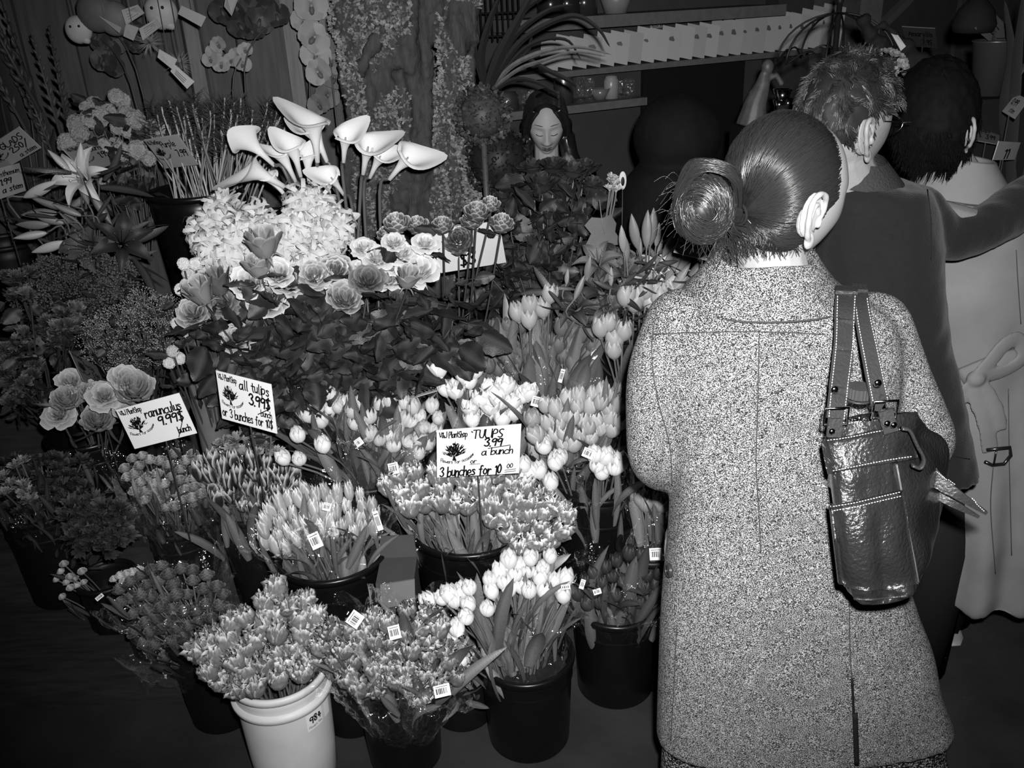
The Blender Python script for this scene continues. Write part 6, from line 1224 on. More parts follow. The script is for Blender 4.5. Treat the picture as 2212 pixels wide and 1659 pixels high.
# ================= woman in tweed, seen from behind
W0 = thing('person', V((at(1690, 900, 1.38).x, 1.38, 0)), 'woman seen from behind in a speckled tweed coat, dark hair in a bun', 'person')
WC = at(1690, 398, 1.43); wface = V((.74, .62, -.30)); WR = facing((.88, .47, -.30))
bm_ = MB(); hv, hf, _ = head_verts(WC + WR @ V((0, -.002, -.012)) + V((.014, -.012, 0)), WR, .99); bm_.add(hv, hf)
nk = at(1672, 600, 1.42); capsule(bm_, WC + V((-.02, .0, -.07)), .052, nk, .060, flat=.95); capsule(bm_, nk + V((-.16, 0, -.09)), .05, nk + V((.16, 0, -.09)), .05); capsule(bm_, nk + V((0, 0, -.1)), .11, V((nk.x, 1.40, .85)), .12); 
for s_ in (-1, 1):
    hp = V((nk.x + s_ * .09, 1.40, .82)); capsule(bm_, hp, .085, V((hp.x, 1.40, .46)), .055); capsule(bm_, V((hp.x, 1.40, .46)), .052, V((hp.x, 1.41, .08)), .035); capsule(bm_, V((hp.x, 1.40, .05)), .035, V((hp.x, 1.54, .03)), .026)
LA = [at(1455, 700, 1.42), at(1412, 1000, 1.40), at(1470, 1010, 1.60)]; RA = [at(1895, 700, 1.42), at(1996, 955, 1.41), at(1925, 985, 1.60)]
for A3 in (LA, RA):
    capsule(bm_, A3[0], .04, A3[1], .034); capsule(bm_, A3[1], .034, A3[2], .026); hand(bm_, A3[2], (A3[2] - A3[1]), (0, 0, -1), .92, .7, 1 if A3 is LA else -1)
blob(bm_, 'body', M_skin, .0042, 4, W0)
ear(W0, at(1750, 470, 1.318), (.35, -.93, -.1), (.16, -.02, 1), (.86, .42, -.2), 1.22, M_skin)
hp_ = scalp(W0, WC, (.094, .110, .113), (-.80, -.52, -.26), [((-.1, -.4, -.9), 50), ((.15, -.6, -.75), 62), ((.38, -.75, -.42), 70), ((.62, -.68, -.12), 80), ((.85, -.25, .1), 98), ((.8, .3, .45), 128), ((.3, .6, .7), 130), ((-.1, .9, .2), 110), ((-.35, .8, -.5), 80), ((-.4, .2, -.9), 58)], M_hair2, 2600, 3, 'hair', M_hair, rr=.0007)
# bun: looped strands about the tie
tie = WC + V((-.80 * .1, -.52 * .112, -.26 * .116)) * 1.04; BCn = at(1520, 452, 1.36); mb = MB(); mb.ell(BCn, (.040, .034, .046), n=20, m=12); mb.tube([tie, tie.lerp(BCn, .5)], [.016, .026], 10)
core = blob(mb, 'bun', M_hair, .003, 4, W0)
mb = MB(); Rn = random.Random(12)
for i in range(560):
    ph0 = Rn.uniform(0, 6.3); rr_ = Rn.uniform(.75, 1.12); tilt = Rn.uniform(-.5, .5); turn = Rn.uniform(2.2, 5.2); pts = []; ax = V((-.25 + tilt * .5, -.95, .1 + tilt)).normalized(); u_ = ax.orthogonal().normalized(); w2 = ax.cross(u_); o = Rn.uniform(-.03, .03)
    for j in range(14):
        a = ph0 + turn * j / 13; sp_ = (.55 + .45 * (j / 13)); rad_ = rr_ * sp_; c = BCn + ax * (.034 * math.sqrt(max(0, 1.15 - rad_ * rad_))) + ax * o * .15
        d = u_ * math.cos(a) + w2 * math.sin(a); pts.append(c + V((d.x * .046, d.y * .040, d.z * .052)) * rad_)
    mb.tube(pts, .0009 * Rn.uniform(.6, 1.3), 3, cap=False)
for i in range(170):   # upper loop that springs from the tie and back over the bun
    o = V((Rn.uniform(-.006, .006), Rn.uniform(-.008, .008), Rn.uniform(-.008, .008))); q = [tie + o * .5, at(1590, 385, 1.33) + o, at(1545, 358, 1.33) + o, at(1500, 362, 1.34) + o * 1.3, at(1475, 395, 1.35) + o, at(1462, 450, 1.36) + o, at(1490, 500, 1.36) + o]
    mb.tube(spline(q, 4), .0009 * Rn.uniform(.6, 1.2), 3, cap=False)
for i in range(90):    # loose ends below
    a = at(Rn.uniform(1500, 1590), Rn.uniform(470, 500), 1.35); b = a + V((Rn.uniform(-.03, .05), Rn.uniform(-.01, .02), Rn.uniform(-.07, -.02))); mb.tube(spline([a, a.lerp(b, .5) + V((Rn.uniform(-.012, .012), 0, 0)), b], 4), .0006, 3, cap=False)
for i in range(26):
    a = at(Rn.uniform(1455, 1500), Rn.uniform(380, 500), 1.36); b = a + V((Rn.uniform(-.05, -.01), 0, Rn.uniform(-.04, .02))); mb.tube(spline([a, a.lerp(b, .5) + V((0, 0, .01)), b], 4), .0004, 3, cap=False)
for i in range(260):   # short hair at the nape
    u0 = Rn.uniform(1590, 1720); a = at(u0, Rn.uniform(500, 520), 1.348 + .0004 * abs(u0 - 1650)); b = a + V((Rn.uniform(-.01, .022), -.004, Rn.uniform(-.035, -.008))); mb.tube(spline([a, a.lerp(b, .5) + V((Rn.uniform(-.006, .006), -.003, 0)), b], 3), .00045, 3, cap=False)
mb.build('bun_strands', M_hair2, W0)
mb = MB(); mb.tube([tie + V((.0, 0, 0)) + (V((0, 0, 1)) * math.cos(a) + V((.5, -.8, 0)) * math.sin(a)) * .016 for a in [k * PI / 8 for k in range(17)]], .003, 6); mb.build('hair_tie', M_dark, W0)
# coat
M_tweed = tweed('tweed', .015, .42, 560, .515)
cb = MB(); rings = [(592, 1590, 1765, 1.43, .07), (618, 1565, 1785, 1.43, .08), (645, 1485, 1868, 1.42, .10), (680, 1440, 1915, 1.42, .118), (740, 1425, 1938, 1.42, .124), (820, 1425, 1935, 1.41, .126), (900, 1435, 1925, 1.40, .122), (1000, 1450, 1905, 1.38, .115), (1100, 1447, 1915, 1.37, .112), (1200, 1440, 1935, 1.36, .112), (1300, 1433, 1966, 1.355, .112), (1400, 1427, 2003, 1.35, .11), (1500, 1422, 2030, 1.35, .105), (1585, 1418, 2052, 1.35, .10)]
loft(cb, rings, 44, 2.5)
def sleeve_arm(mb, pts, rs): q = spline(pts, 6); r = [p.x for p in spline([V((a, 0, 0)) for a in rs], 6)]; mb.tube(q, r, 20); mb.ell(q[0], r[0], n=18)
sleeve_arm(cb, [at(1470, 700, 1.42), at(1424, 800, 1.41), at(1412, 910, 1.40), at(1416, 990, 1.405), at(1450, 1015, 1.50), at(1480, 1015, 1.62)], [.062, .057, .052, .048, .045, .043])
sleeve_arm(cb, [at(1888, 705, 1.42), at(1932, 800, 1.41), at(1974, 890, 1.40), at(1995, 955, 1.41), at(1960, 985, 1.50), at(1925, 990, 1.62)], [.062, .055, .053, .051, .046, .043])
coat = blob(cb, 'coat', M_tweed, .0065, 8, W0)
deform(coat, lambda p, n: p + n * (.004 * noise.noise(p * 7) + .0035 * noise.noise(V((p.x * 16, p.y * 16, p.z * 5)))))
# collar: turned-down band
mb = MB()
def colf(a, b, o=0.0):
    t = 2 * PI * b; prof = [(592, .066, .066), (556, .074, .070), (548, .080, .075), (553, .086, .081), (590, .106, .104), (632, .134, .124)]
    x = a * (len(prof) - 1); i = min(int(x), len(prof) - 2); q = x - i; v = prof[i][0] * (1 - q) + prof[i + 1][0] * q; wx = prof[i][1] * (1 - q) + prof[i + 1][1] * q; wy = prof[i][2] * (1 - q) + prof[i + 1][2] * q
    c = at(1655 - (v - 550) * .03, v, 1.43); return V((c.x + (wx + o) * math.cos(t), c.y + (wy + o) * math.sin(t), c.z + .012 * math.sin(t) * a + .004 * math.sin(3 * t)))
mb.grid(lambda a, b: colf(a, b), 20, 64, True); mb.grid(lambda a, b: colf(1 - a, b, -.006 if a < .5 else -.002), 20, 64, True); mb.build('collar', M_tweed, W0); mb = MB(); mb.tube([colf(1.0, k / 64, .001) for k in range(65)], .0016, 6, cap=False); mb.build('collar_shadow_line', mat('seam and collar shade', .05, .9, .1), W0)  # the dark tube stands in for the shadow line below the collar
M_seam = mat('seam and collar shade', .05, .9, .1)
for pts in ([(1640, 720), (1636, 900), (1633, 1000), (1640, 1120), (1643, 1195)], [(1412, 722), (1520, 718), (1640, 717), (1780, 722)], [(1418, 665), (1408, 760), (1420, 860), (1446, 960), (1452, 1050)], [(1462, 1350), (1456, 1480), (1449, 1600)], [(1834, 1300), (1836, 1400), (1840, 1470)], [(1948, 1300), (1966, 1355)]):
    line_on(coat, pts, .0002, .0011, 'seam', M_seam, W0)
line_on(coat, [(1840, 1465), (1845, 1560), (1850, 1640)], .0002, .0028, 'vent', M_dark, W0); line_on(coat, [(1846, 1540), (1850, 1650)], .0004, .0058, 'vent_gap_shade', M_dark, W0)  # dark tubes drawn for the shaded gap of the vent
line_on(coat, [(1448, 1160), (1470, 1172), (1480, 1200), (1478, 1270)], .0015, .0018, 'pocket_edge', M_tweed, W0)
p, n = onsurf(coat, 1449, 1232, .002)
if p is not None:
    mb = MB(); mb.tube([p - n * .001, p + n * .004], .0135, 20); mb.tube([p + n * .004 + (n.orthogonal().normalized() * math.cos(a * .4) + n.cross(n.orthogonal().normalized()) * math.sin(a * .4)) * .011 for a in range(17)], .0018, 6); mb.build('button', mat('dark horn', .03, .3, .5), W0)
# skirt beneath the hem and shoes
sk = MB(); loft(sk, [(1540, 1450, 2020, 1.36, .085), (1600, 1432, 2030, 1.36, .085), (1700, 1425, 2050, 1.37, .085)], 40); sk.build('skirt', tweed('speckled skirt', .006, .4, 230, .55), W0)
for s_ in (-1, 1):
    mb = MB(); x = nk.x + s_ * .09; mb.ell((x, 1.48, .035), (.042, .12, .035)); mb.box((x, 1.39, .02), (.05, .05, .04)); mb.build('shoe', M_black, W0)
# ================= handbag on the shoulder
M_leather = mat('bag leather', .019, .27, .7, var=.12, vscale=25, bump=.7, bscale=170, coat=.35); M_leather2 = mat('bag strap leather', .03, .35, .5, bump=.4, bscale=220)
M_thread = mat('white thread', .85, .6, .2); M_chrome = mat('chrome', .7, .12, .5, metal=1)
BG = thing('handbag', at(1900, 1290, 1.15), 'dark leather shoulder bag with white stitching hanging against the tweed coat', 'handbag')
def bagring(v, fl, fr, br, yf=1.105, yb=1.29, infl=0.0):
    fl += 9; yf = 1.14 - .065 * min(1, max(0, v - 905) / 260); a = at(fl, v, yf); b = at(fr, v, yf + .012); z = (a.z + b.z) / 2; a.z = b.z = z; yb = yf + (yb - yf) * min(1, .28 + max(0, (v - 905)) / 200); c = uzy(br, z, yb - .02); d = uzy(fl + 10, z, yb - .03); return [a, b, c, d]
BRg = [(905, 1798, 1925, 1975), (935, 1790, 1945, 1992), (1000, 1791, 1938, 2012), (1060, 1793, 1945, 2044), (1130, 1801, 1958, 2060), (1200, 1809, 1972, 2062), (1255, 1815, 1983, 2040), (1282, 1822, 1984, 2010), (1296, 1840, 1965, 1985)]
mb = MB(); n_ = 48; rows = spline([V((i, 0, 0)) for i in range(len(BRg))], 6); L4 = [bagring(*r) for r in BRg]; C4 = [spline([r[k] for r in L4], 6) for k in range(4)]; vs = []
for i in range(len(C4[0])):
    q = [C4[k][i] for k in range(4)]; c = (q[0] + q[1] + q[2] + q[3]) / 4
    for k in range(n_):
        t = k / n_ * 4; e = int(t); f_ = t - e; A_, B_ = q[e], q[(e + 1) % 4]; p = A_.lerp(B_, f_); cr = (1 - abs(2 * f_ - 1)); p = p + (p - c).normalized() * .013 * math.sin(PI * f_) - (p - c) * (.10 * (1 - min(1, cr * 5)))
        s_ = i / len(C4[0])
        if e == 0: p.y += .014 * gauss(f_ - .55, .07) * gauss(s_ - .70, .14) - .012 * gauss(f_ - .78, .10) * gauss(s_ - .80, .06) - .009 * gauss(f_ - .35, .12) * gauss(s_ - .6, .2) + .006 * noise.noise(V((f_ * 5, s_ * 9, 1)))
        if e == 1: p.x += .014 * noise.noise(V((f_ * 3, s_ * 6, 7))) - .012 * gauss(f_ - .5, .2)
        vs.append(p)
m_ = len(C4[0]); mb.add(vs, [(i * n_ + k, i * n_ + (k + 1) % n_, (i + 1) * n_ + (k + 1) % n_, (i + 1) * n_ + k) for i in range(m_ - 1) for k in range(n_)] + [tuple(range((m_ - 1) * n_, m_ * n_))])
bag = mb.build('body', M_leather, BG); bag.modifiers.new('s', 'SUBSURF').levels = 1; bag.modifiers['s'].render_levels = 2
def patch(ob, poly_top, poly_bot, off, th, name, mt, root, nu=6, nv=20):
    """leather panel laid on a surface between two picture curves"""
    T = spline([V((a, b, 0)) for a, b in poly_top], 8); B_ = spline([V((a, b, 0)) for a, b in poly_bot], 8); fr = []; bk_ = []; last = None
    for i in range(nu + 1):
        for j in range(nv + 1):
            s_ = j / nv; a = T[min(len(T) - 1, int(s_ * (len(T) - 1) + .5))]; b = B_[min(len(B_) - 1, int(s_ * (len(B_) - 1) + .5))]; c = a.lerp(b, i / nu); p, n = onsurf(ob, c.x, c.y, off)
            if p is None: p = at(c.x, c.y, last.y if last else 1.13); n = V((0, -1, 0))
            last = p; fr.append(p); bk_.append(p - n * th)
    w_ = nv + 1; mb = MB(); N_ = len(fr); f = [(i * w_ + j, i * w_ + j + 1, (i + 1) * w_ + j + 1, (i + 1) * w_ + j) for i in range(nu) for j in range(nv)]
    f2 = [tuple(N_ + k for k in reversed(q)) for q in f]; ed = [i for i in range(nv + 1)] + [(i + 1) * w_ + nv for i in range(nu)] + [nu * w_ + nv - 1 - j for j in range(nv)] + [(nu - 1 - i) * w_ for i in range(nu - 1)]
    f3 = [(ed[k], ed[(k + 1) % len(ed)], N_ + ed[(k + 1) % len(ed)], N_ + ed[k]) for k in range(len(ed))]; mb.add(fr + bk_, f + f2 + f3); return mb.build(name, mt, root)
pk = patch(bag, [(1792, 1090), (1850, 1080), (1900, 1068), (1944, 1058)], [(1812, 1262), (1860, 1270), (1920, 1272), (1976, 1262)], .005, .006, 'pocket', M_leather, BG, 14, 22)
fl_ = patch(bag, [(1784, 945), (1840, 938), (1900, 926), (1955, 922)], [(1798, 1022), (1850, 1012), (1920, 998), (1972, 990)], .008, .006, 'closing_strap', M_leather, BG)
for o_, pts in ((fl_, [(1788, 951), (1840, 943), (1900, 931), (1952, 927)]), (fl_, [(1800, 1017), (1850, 1007), (1920, 993), (1968, 986)]), (pk, [(1794, 1095), (1850, 1085), (1900, 1073), (1942, 1063)]), (pk, [(1796, 1104), (1850, 1094), (1900, 1082), (1943, 1072)]), (bag, [(1808, 918), (1850, 912), (1900, 905)])): stitches(o_, pts, BG, M_thread)
line_on(bag, [(1936, 1003), (1946, 1060), (1960, 1140), (1974, 1210), (1985, 1272)], .001, .0018, 'piping', mat('pale piping', .10, .3, .5), BG)
line_on(bag, [(1825, 1290), (1880, 1294), (1960, 1286)], .001, .0022, 'piping', M_leather2, BG)
# strap tail and loop to the right
def ribbon(mb, pts, wpx, th=.003, y=None):
    """flat strap along (u, v, Y) points, wpx wide in the picture"""
    q = spline([at(*p) for p in pts], 8); n_ = len(q); f = []
    for i, p in enumerate(q):
        d = (q[min(i + 1, n_ - 1)] - q[max(i - 1, 0)]).normalized(); s_ = d.cross(V((0, -1, 0))).normalized(); s_ = (s_ if abs(d.y) < .75 else (V((1, 0, 0)) - d * d.x).normalized() * (1 if s_.x > 0 else -1)); w_ = (wpx[0] + (wpx[1] - wpx[0]) * i / (n_ - 1)) / 2 / pxm(p); nn = s_.cross(d).normalized(); f += [p - s_ * w_, p + s_ * w_, p + s_ * w_ - nn * th, p - s_ * w_ - nn * th]
    mb.add(f, [(4 * i + a, 4 * i + (a + 1) % 4, 4 * i + 4 + (a + 1) % 4, 4 * i + 4 + a) for i in range(n_ - 1) for a in range(4)] + [(0, 3, 2, 1), (4 * n_ - 4, 4 * n_ - 3, 4 * n_ - 2, 4 * n_ - 1)]); return q
mb = MB(); ribbon(mb, [(1985, 1000, 1.20), (2020, 1035, 1.19), (2070, 1070, 1.17), (2132, 1110, 1.16)], (46, 8), .006); tl_ = mb.build('strap_tail', M_leather2, BG, False)
stitches(tl_, [(2000, 1000), (2040, 1032), (2085, 1066), (2126, 1104)], BG, M_thread, 5, 3); mb = MB(); ribbon(mb, [(2020, 1060, 1.22), (2060, 1088, 1.2), (2115, 1118, 1.19)], (30, 6), .004); mb.build('strap_tail', M_leather2, BG, False)
lp = MB(); lp.tube([at(u, v, 1.115) for u, v in [(p.x, p.y) for p in spline([V(a) for a in ((1948, 925, 0), (1965, 930, 0), (1980, 960, 0), (1995, 990, 0), (1988, 1010, 0), (1970, 1005, 0))], 5)]], .0055, 8, flat=.5); lp.build('strap_loop', M_leather2, BG)
for top, pts, w_ in ((0, [(1829, 622, 1.36), (1828, 640, 1.31), (1826, 680, 1.262), (1822, 760, 1.215), (1812, 845, 1.16), (1806, 905, 1.135)], (46, 40)), (1, [(1856, 618, 1.37), (1860, 645, 1.31), (1866, 690, 1.26), (1880, 760, 1.21), (1900, 860, 1.155), (1905, 872, 1.15)], (30, 42))):
    mb = MB(); ribbon(mb, pts, w_, .004); so_ = mb.build('shoulder_strap', M_leather2, BG, False)
    for e in (-1, 1):
        Q = [(a + e * ((w_[0] * (1 - i / 5) + w_[1] * i / 5) / 2 - 3.5), b) for i, (a, b, y_) in enumerate(pts)]; stitches(so_, Q[1:], BG, M_thread, 6, 3.4, .0006)
mb = MB(); ribbon(mb, [(1857, 700, 1.262), (1840, 700, 1.262)], (10, 10)); 
for u, v in ((1803, 842), (1896, 828)):
    p = at(u, v, 1.145); mb = MB(); mb.ell(p, (.006, .004, .006)); mb.build('rivet', M_chrome, BG)
for u, v in ((1806, 900), (1912, 885)):
    p = at(u, v, 1.125); mb = MB(); s_ = .017; c4 = [p + V((x * s_, 0, z * s_ * .8)) for x, z in ((-1, -1), (1, -1), (1, 1), (-1, 1), (-1, -1))]; mb.tube(c4, .0022, 8); mb.build('ring', M_chrome, BG)
for pts in ([(1806, 905, 1.12), (1802, 945, 1.115)], [(1914, 888, 1.12), (1925, 935, 1.115)]):
    mb = MB(); ribbon(mb, pts, (30, 30), .005); mb.build('strap_anchor', M_leather2, BG, False)
for u, v in ((1797, 932), (1916, 915), (1930, 918)):
    p = at(u, v, 1.108); mb = MB(); mb.ell(p, (.005, .004, .005)); mb.build('rivet', M_chrome, BG)
# bottle standing in the bag
bt = at(1846, 925, 1.19); btop = at(1842, 832, 1.19); BT_ = thing('bottle', bt, 'clear plastic bottle with a dark screw cap sticking out of the leather bag', 'bottle'); Hb = btop.z - bt.z; mb = MB(); mb.lathe([(.001, -.10), (.030, -.10), (.031, 0), (.029, Hb * .25), (.020, Hb * .6), (.0155, Hb * .72), (.0155, Hb * .8)], 28, bt); mb.build('glass', M_jar, BT_)
mb = MB(); mb.lathe([(.0155, Hb * .66), (.019, Hb * .67), (.019, Hb * .70), (.0165, Hb * .71)], 28, bt); mb.build('collar_ring', M_leather2, BT_); mb = MB(); vs = []
for z in (Hb * .74, Hb * .97):
    for k in range(48): r = .0178 + (.0012 if k % 2 else 0); vs.append(bt + V((r * math.cos(k * PI / 24), r * math.sin(k * PI / 24), z)))
mb.add(vs, [(k, (k + 1) % 48, 48 + (k + 1) % 48, 48 + k) for k in range(48)] + [tuple(range(48, 96))]); mb.build('cap', mat('cap plastic', .05, .3, .5), BT_, False)
def short_hair(root, C, R, rad, inside, mt, n, L, seed, name='hair', rr=.0009, down=.3, shell=True, curl=.4, sm=None):
    """cropped hair: a shell over the skull where inside(local direction) holds, and short strands"""
    mb = MB(); Rn = random.Random(seed)
    if shell:
        nu, nv = 90, 60; vs = []; fs = []
        def P(d, o=0.0): q = V((d.x * rad[0], d.y * rad[1], d.z * rad[2])); return C + R @ (q * (1 + o))
        D = lambda i, k: V((math.sin(PI * i / nv) * math.sin(2 * PI * k / nu), -math.sin(PI * i / nv) * math.cos(2 * PI * k / nu), math.cos(PI * i / nv)))
        for i in range(nv + 1):
            for k in range(nu): d = D(i, k); vs.append(P(d, .04 * noise.noise(d * 6) + .03 * noise.noise(d * 22)))
        fs = [(i * nu + k, i * nu + (k + 1) % nu, (i + 1) * nu + (k + 1) % nu, (i + 1) * nu + k) for i in range(nv) for k in range(nu) if inside(D(i + .5, k + .5))]
        mb.add(vs, fs)
    else:
        def P(d, o=0.0): q = V((d.x * rad[0], d.y * rad[1], d.z * rad[2])); return C + R @ (q * (1 + o))
    mb.build(name, mt, root) if mb.v else None
    mb = MB(); i = 0
    while i < n:
        d = V((Rn.gauss(0, 1), Rn.gauss(0, 1), Rn.gauss(0, 1))).normalized()
        if not inside(d): continue
        i += 1; p = P(d, -.02); nn = (p - C).normalized(); fl_ = noise.noise_vector(d * 3.5); e = (nn * (1 - down) + V((0, 0, -1)) * down * (1 if nn.z < .7 else .3) + V(fl_) * curl * 1.6).normalized(); l = L * Rn.uniform(.6, 1.3)
        mb.tube([p, p + e * l * .5, p + (e + V(fl_) * .6 + V((0, 0, -.35))).normalized() * l], [rr * 1.3, rr, rr * .4], 3, cap=False)
    mb.build('hair_strands', sm or mat('man hair strand', .02, .4, .5), root)
# ================= man with cropped wavy hair
M_jacket = mat('dark jacket wool', .009, .85, .15, var=.15, vscale=90, bump=.3, bscale=300, sheen=.1)
MN = thing('person', V((at(1900, 700, 1.78).x, 1.78, 0)), 'man with cropped wavy hair and glasses, dark sleeve stretched out to the right', 'person')
MC = at(1828, 262, 1.74); MR = facing((.80, .56, -.22), roll=.0); bm_ = MB(); hv, hf, mface = head_verts(MC, MR, 1.0); bm_.add(hv, hf)
mnk = at(1838, 405, 1.76); capsule(bm_, MC + V((-.01, 0, -.07)), .058, mnk, .062); capsule(bm_, mnk + V((-.13, .02, -.11)), .045, mnk + V((.13, .02, -.11)), .045); capsule(bm_, mnk + V((.02, .02, -.16)), .085, V((mnk.x + .05, 1.79, .9)), .09)
for s_ in (-1, 1):
    x = mnk.x + .05 + s_ * .09; capsule(bm_, V((x, 1.80, .88)), .09, V((x, 1.80, .48)), .06); capsule(bm_, V((x, 1.80, .48)), .055, V((x, 1.80, .08)), .04); capsule(bm_, V((x, 1.80, .05)), .04, V((x, 1.93, .035)), .03)
MA = [at(1995, 470, 1.78), at(2130, 500, 1.82), at(2290, 400, 1.98)]; ML = [at(1775, 500, 1.78), at(1760, 720, 1.82), V((at(1760, 720, 1.82).x + .02, 2.02, 1.15))]
for A3 in (MA, ML): capsule(bm_, A3[0], .045, A3[1], .04); capsule(bm_, A3[1], .038, A3[2], .028); hand(bm_, A3[2], (A3[2] - A3[1]), (0, 0, -1), 1.0, .5, 1 if A3 is ML else -1)
blob(bm_, 'body', M_skin2, .0042, 3, MN)
ear(MN, at(1866, 300, 1.645), (.56, -.80, -.02), (-.12, -.1, 1), (.80, .56, .05), 1.15, M_skin2)
def inm(d):   # hair where the head is not face: local -Y is the face
    if d.z > .62: return True
    if d.y > .30: return d.z > -.42
    if d.y > -.10: return d.z > .12
    return d.z > .30 - .3 * d.y * 0 and (d.y > -.75 or d.z > .5)
short_hair(MN, MC + V((0, 0, .006)), MR, (.087, .108, .122), inm, mat('man hair', .012, .6, .15), 5200, .017, 7, curl=.5, rr=.0010, down=.55)
# glasses
mb = MB(); g1 = MC + MR @ V((-.031, -.108, .010)); g2 = MC + MR @ V((.031, -.108, .010))
for g_ in (g1, g2): mb.tube([g_ + MR @ V((.022 * math.cos(a * PI / 8), 0, .017 * math.sin(a * PI / 8))) for a in range(17)], .0011, 6)
mb.tube([g1 + MR @ V((.022, 0, 0)), g2 + MR @ V((-.022, 0, 0))], .0011, 6)
for s_, g_ in ((-1, g1), (1, g2)): mb.tube([g_ + MR @ V((s_ * .022, 0, .004)), g_ + MR @ V((s_ * .044, .01, .006)), MC + MR @ V((s_ * .078, .0, .006))], .0013, 6)
mb.build('glasses', mat('thin steel', .5, .2, .5, metal=1), MN)
jb = MB(); loft(jb, [(388, 1800, 1905, 1.77, .075), (402, 1770, 1985, 1.77, .10), (430, 1765, 2003, 1.77, .115), (520, 1760, 2018, 1.77, .125), (620, 1765, 2026, 1.76, .125), (720, 1775, 2034, 1.75, .12), (800, 1785, 2052, 1.73, .12), (900, 1800, 2075, 1.71, .12), (1008, 1810, 2096, 1.69, .12)], 40, 2.5)
sleeve_arm(jb, [at(1978, 462, 1.78), at(2030, 502, 1.79), at(2090, 503, 1.80), at(2150, 478, 1.83), at(2215, 432, 1.90), at(2275, 400, 1.97)], [.062, .056, .05, .052, .05, .045]); sleeve_arm(jb, [at(1790, 490, 1.78), at(1775, 600, 1.79), at(1765, 720, 1.82), ML[2] + V((0, -.02, 0))], [.06, .055, .05, .045])
jk = blob(jb, 'jacket', M_jacket, .0075, 7, MN); deform(jk, lambda p, n: p + n * (.006 * noise.noise(V((p.x * 9, p.y * 9, p.z * 6))) + .003 * noise.noise(p * 26)))
line_on(jk, [(2003, 410), (2010, 480), (2010, 560)], .0003, .0014, 'seam', M_dark, MN); line_on(jk, [(2052, 985), (2070, 988), (2094, 992)], .0003, .0012, 'seam', M_dark, MN)
mb = MB()
def mcol(a, b):
    t = 2 * PI * b; v = 345 + 52 * a; c = at(1842 + 14 * a, v, 1.765); r = (.064 + .022 * a) ; return V((c.x + r * 1.02 * math.cos(t), c.y + r * .95 * math.sin(t), c.z + .006 * math.sin(2 * t)))
mb.grid(mcol, 8, 44, True); mb.grid(lambda a, b: mcol(1 - a, b) * 1.0 + V((0, 0, -.002)), 8, 44, True); mb.build('collar', mat('rough collar', .03, .8, .2, bump=.8, bscale=200), MN)
tr_ = MB()
for s_ in (-1, 1): x = mnk.x + .05 + s_ * .09; tr_.tube([(x, 1.80, .95), (x, 1.80, .5), (x, 1.80, .06)], [.105, .085, .075], 20)
tr_.build('trousers', M_dark, MN)
for s_ in (-1, 1): mb = MB(); mb.ell((mnk.x + .05 + s_ * .09, 1.88, .04), (.05, .14, .038)); mb.build('shoe', M_black, MN)
# ================= woman in the pale trench coat
M_trench = mat('trench cotton', .16, .75, .2, var=.12, vscale=12, bump=.25, bscale=14); TR = thing('person', V((at(2110, 900, 2.0).x, 2.0, 0)), 'woman with black hair in a pale belted trench coat at the right edge', 'person')
TC = at(2022, 252, 1.99); TRR = facing((.25, .95, -.25)); bm_ = MB(); hv, hf, _ = head_verts(TC, TRR, .98); bm_.add(hv, hf); tnk = at(2060, 385, 2.0)
capsule(bm_, TC + V((.01, 0, -.07)), .055, tnk, .06); capsule(bm_, tnk + V((-.11, .02, -.12)), .042, tnk + V((.12, .02, -.12)), .042); tx = at(2125, 900, 1.95).x; capsule(bm_, tnk + V((0, .02, -.17)), .08, V((tx, 1.98, .9)), .085)
TL_ = []
for s_, yy in ((-1, 1.90), (1, 2.10)):
    x = tx + s_ * .085; capsule(bm_, V((x, 1.98, .85)), .085, V((x, yy, .45)), .058); capsule(bm_, V((x, yy, .45)), .055, V((x, yy, .08)), .038); capsule(bm_, V((x, yy, .05)), .035, V((x + .01, yy + .13, .03)), .028); TL_.append((x, yy))
TA = [at(2175, 470, 2.0), at(2240, 720, 2.0), at(2210, 800, 2.2)]; TB = [at(1975, 470, 2.0), at(1950, 700, 2.0), at(1990, 770, 2.2)]
for A3 in (TA, TB): capsule(bm_, A3[0], .042, A3[1], .036); capsule(bm_, A3[1], .036, A3[2], .027); hand(bm_, A3[2], A3[2] - A3[1], (0, 0, -1), .92, .5, 1 if A3 is TB else -1)
blob(bm_, 'body', mat('skin dim', .22, .5, .3, var=.1, bump=.2), .0045, 3, TR); ear(TR, at(2082, 290, 1.90), (.92, -.35, -.05), (-.1, -.05, 1), (.3, .93, .1), 1.05, mat('skin dim'))
def int_(d): return d.z > .35 or d.y > .12 and d.z > -.93 or (d.y > -.5 and d.z > .1)
short_hair(TR, TC + V((-.006, -.004, .0)), TRR, (.090, .112, .128), int_, mat('jet hair', .004, .7, .05), 3200, .03, 9, down=.9, curl=.15, sm=mat('jet hair'))
tb_ = MB(); loft(tb_, [(405, 1985, 2150, 2.0, .08), (425, 1960, 2185, 2.0, .10), (470, 1950, 2215, 2.0, .12), (600, 1960, 2240, 1.99, .13), (720, 1985, 2245, 1.98, .12), (810, 2000, 2245, 1.97, .11), (900, 1995, 2262, 1.96, .125), (1000, 1990, 2275, 1.95, .135), (1100, 1985, 2290, 1.94, .14), (1200, 1980, 2300, 1.93, .145), (1255, 1975, 2305, 1.93, .148)], 44, 2.3)
sleeve_arm(tb_, [at(2170, 470, 2.0), at(2215, 580, 2.0), at(2238, 720, 2.0), TA[2] + V((0, -.03, 0))], [.06, .055, .05, .045]); sleeve_arm(tb_, [at(1980, 470, 2.0), at(1960, 580, 2.0), at(1952, 700, 2.0), TB[2] + V((0, -.03, 0))], [.06, .055, .05, .045])
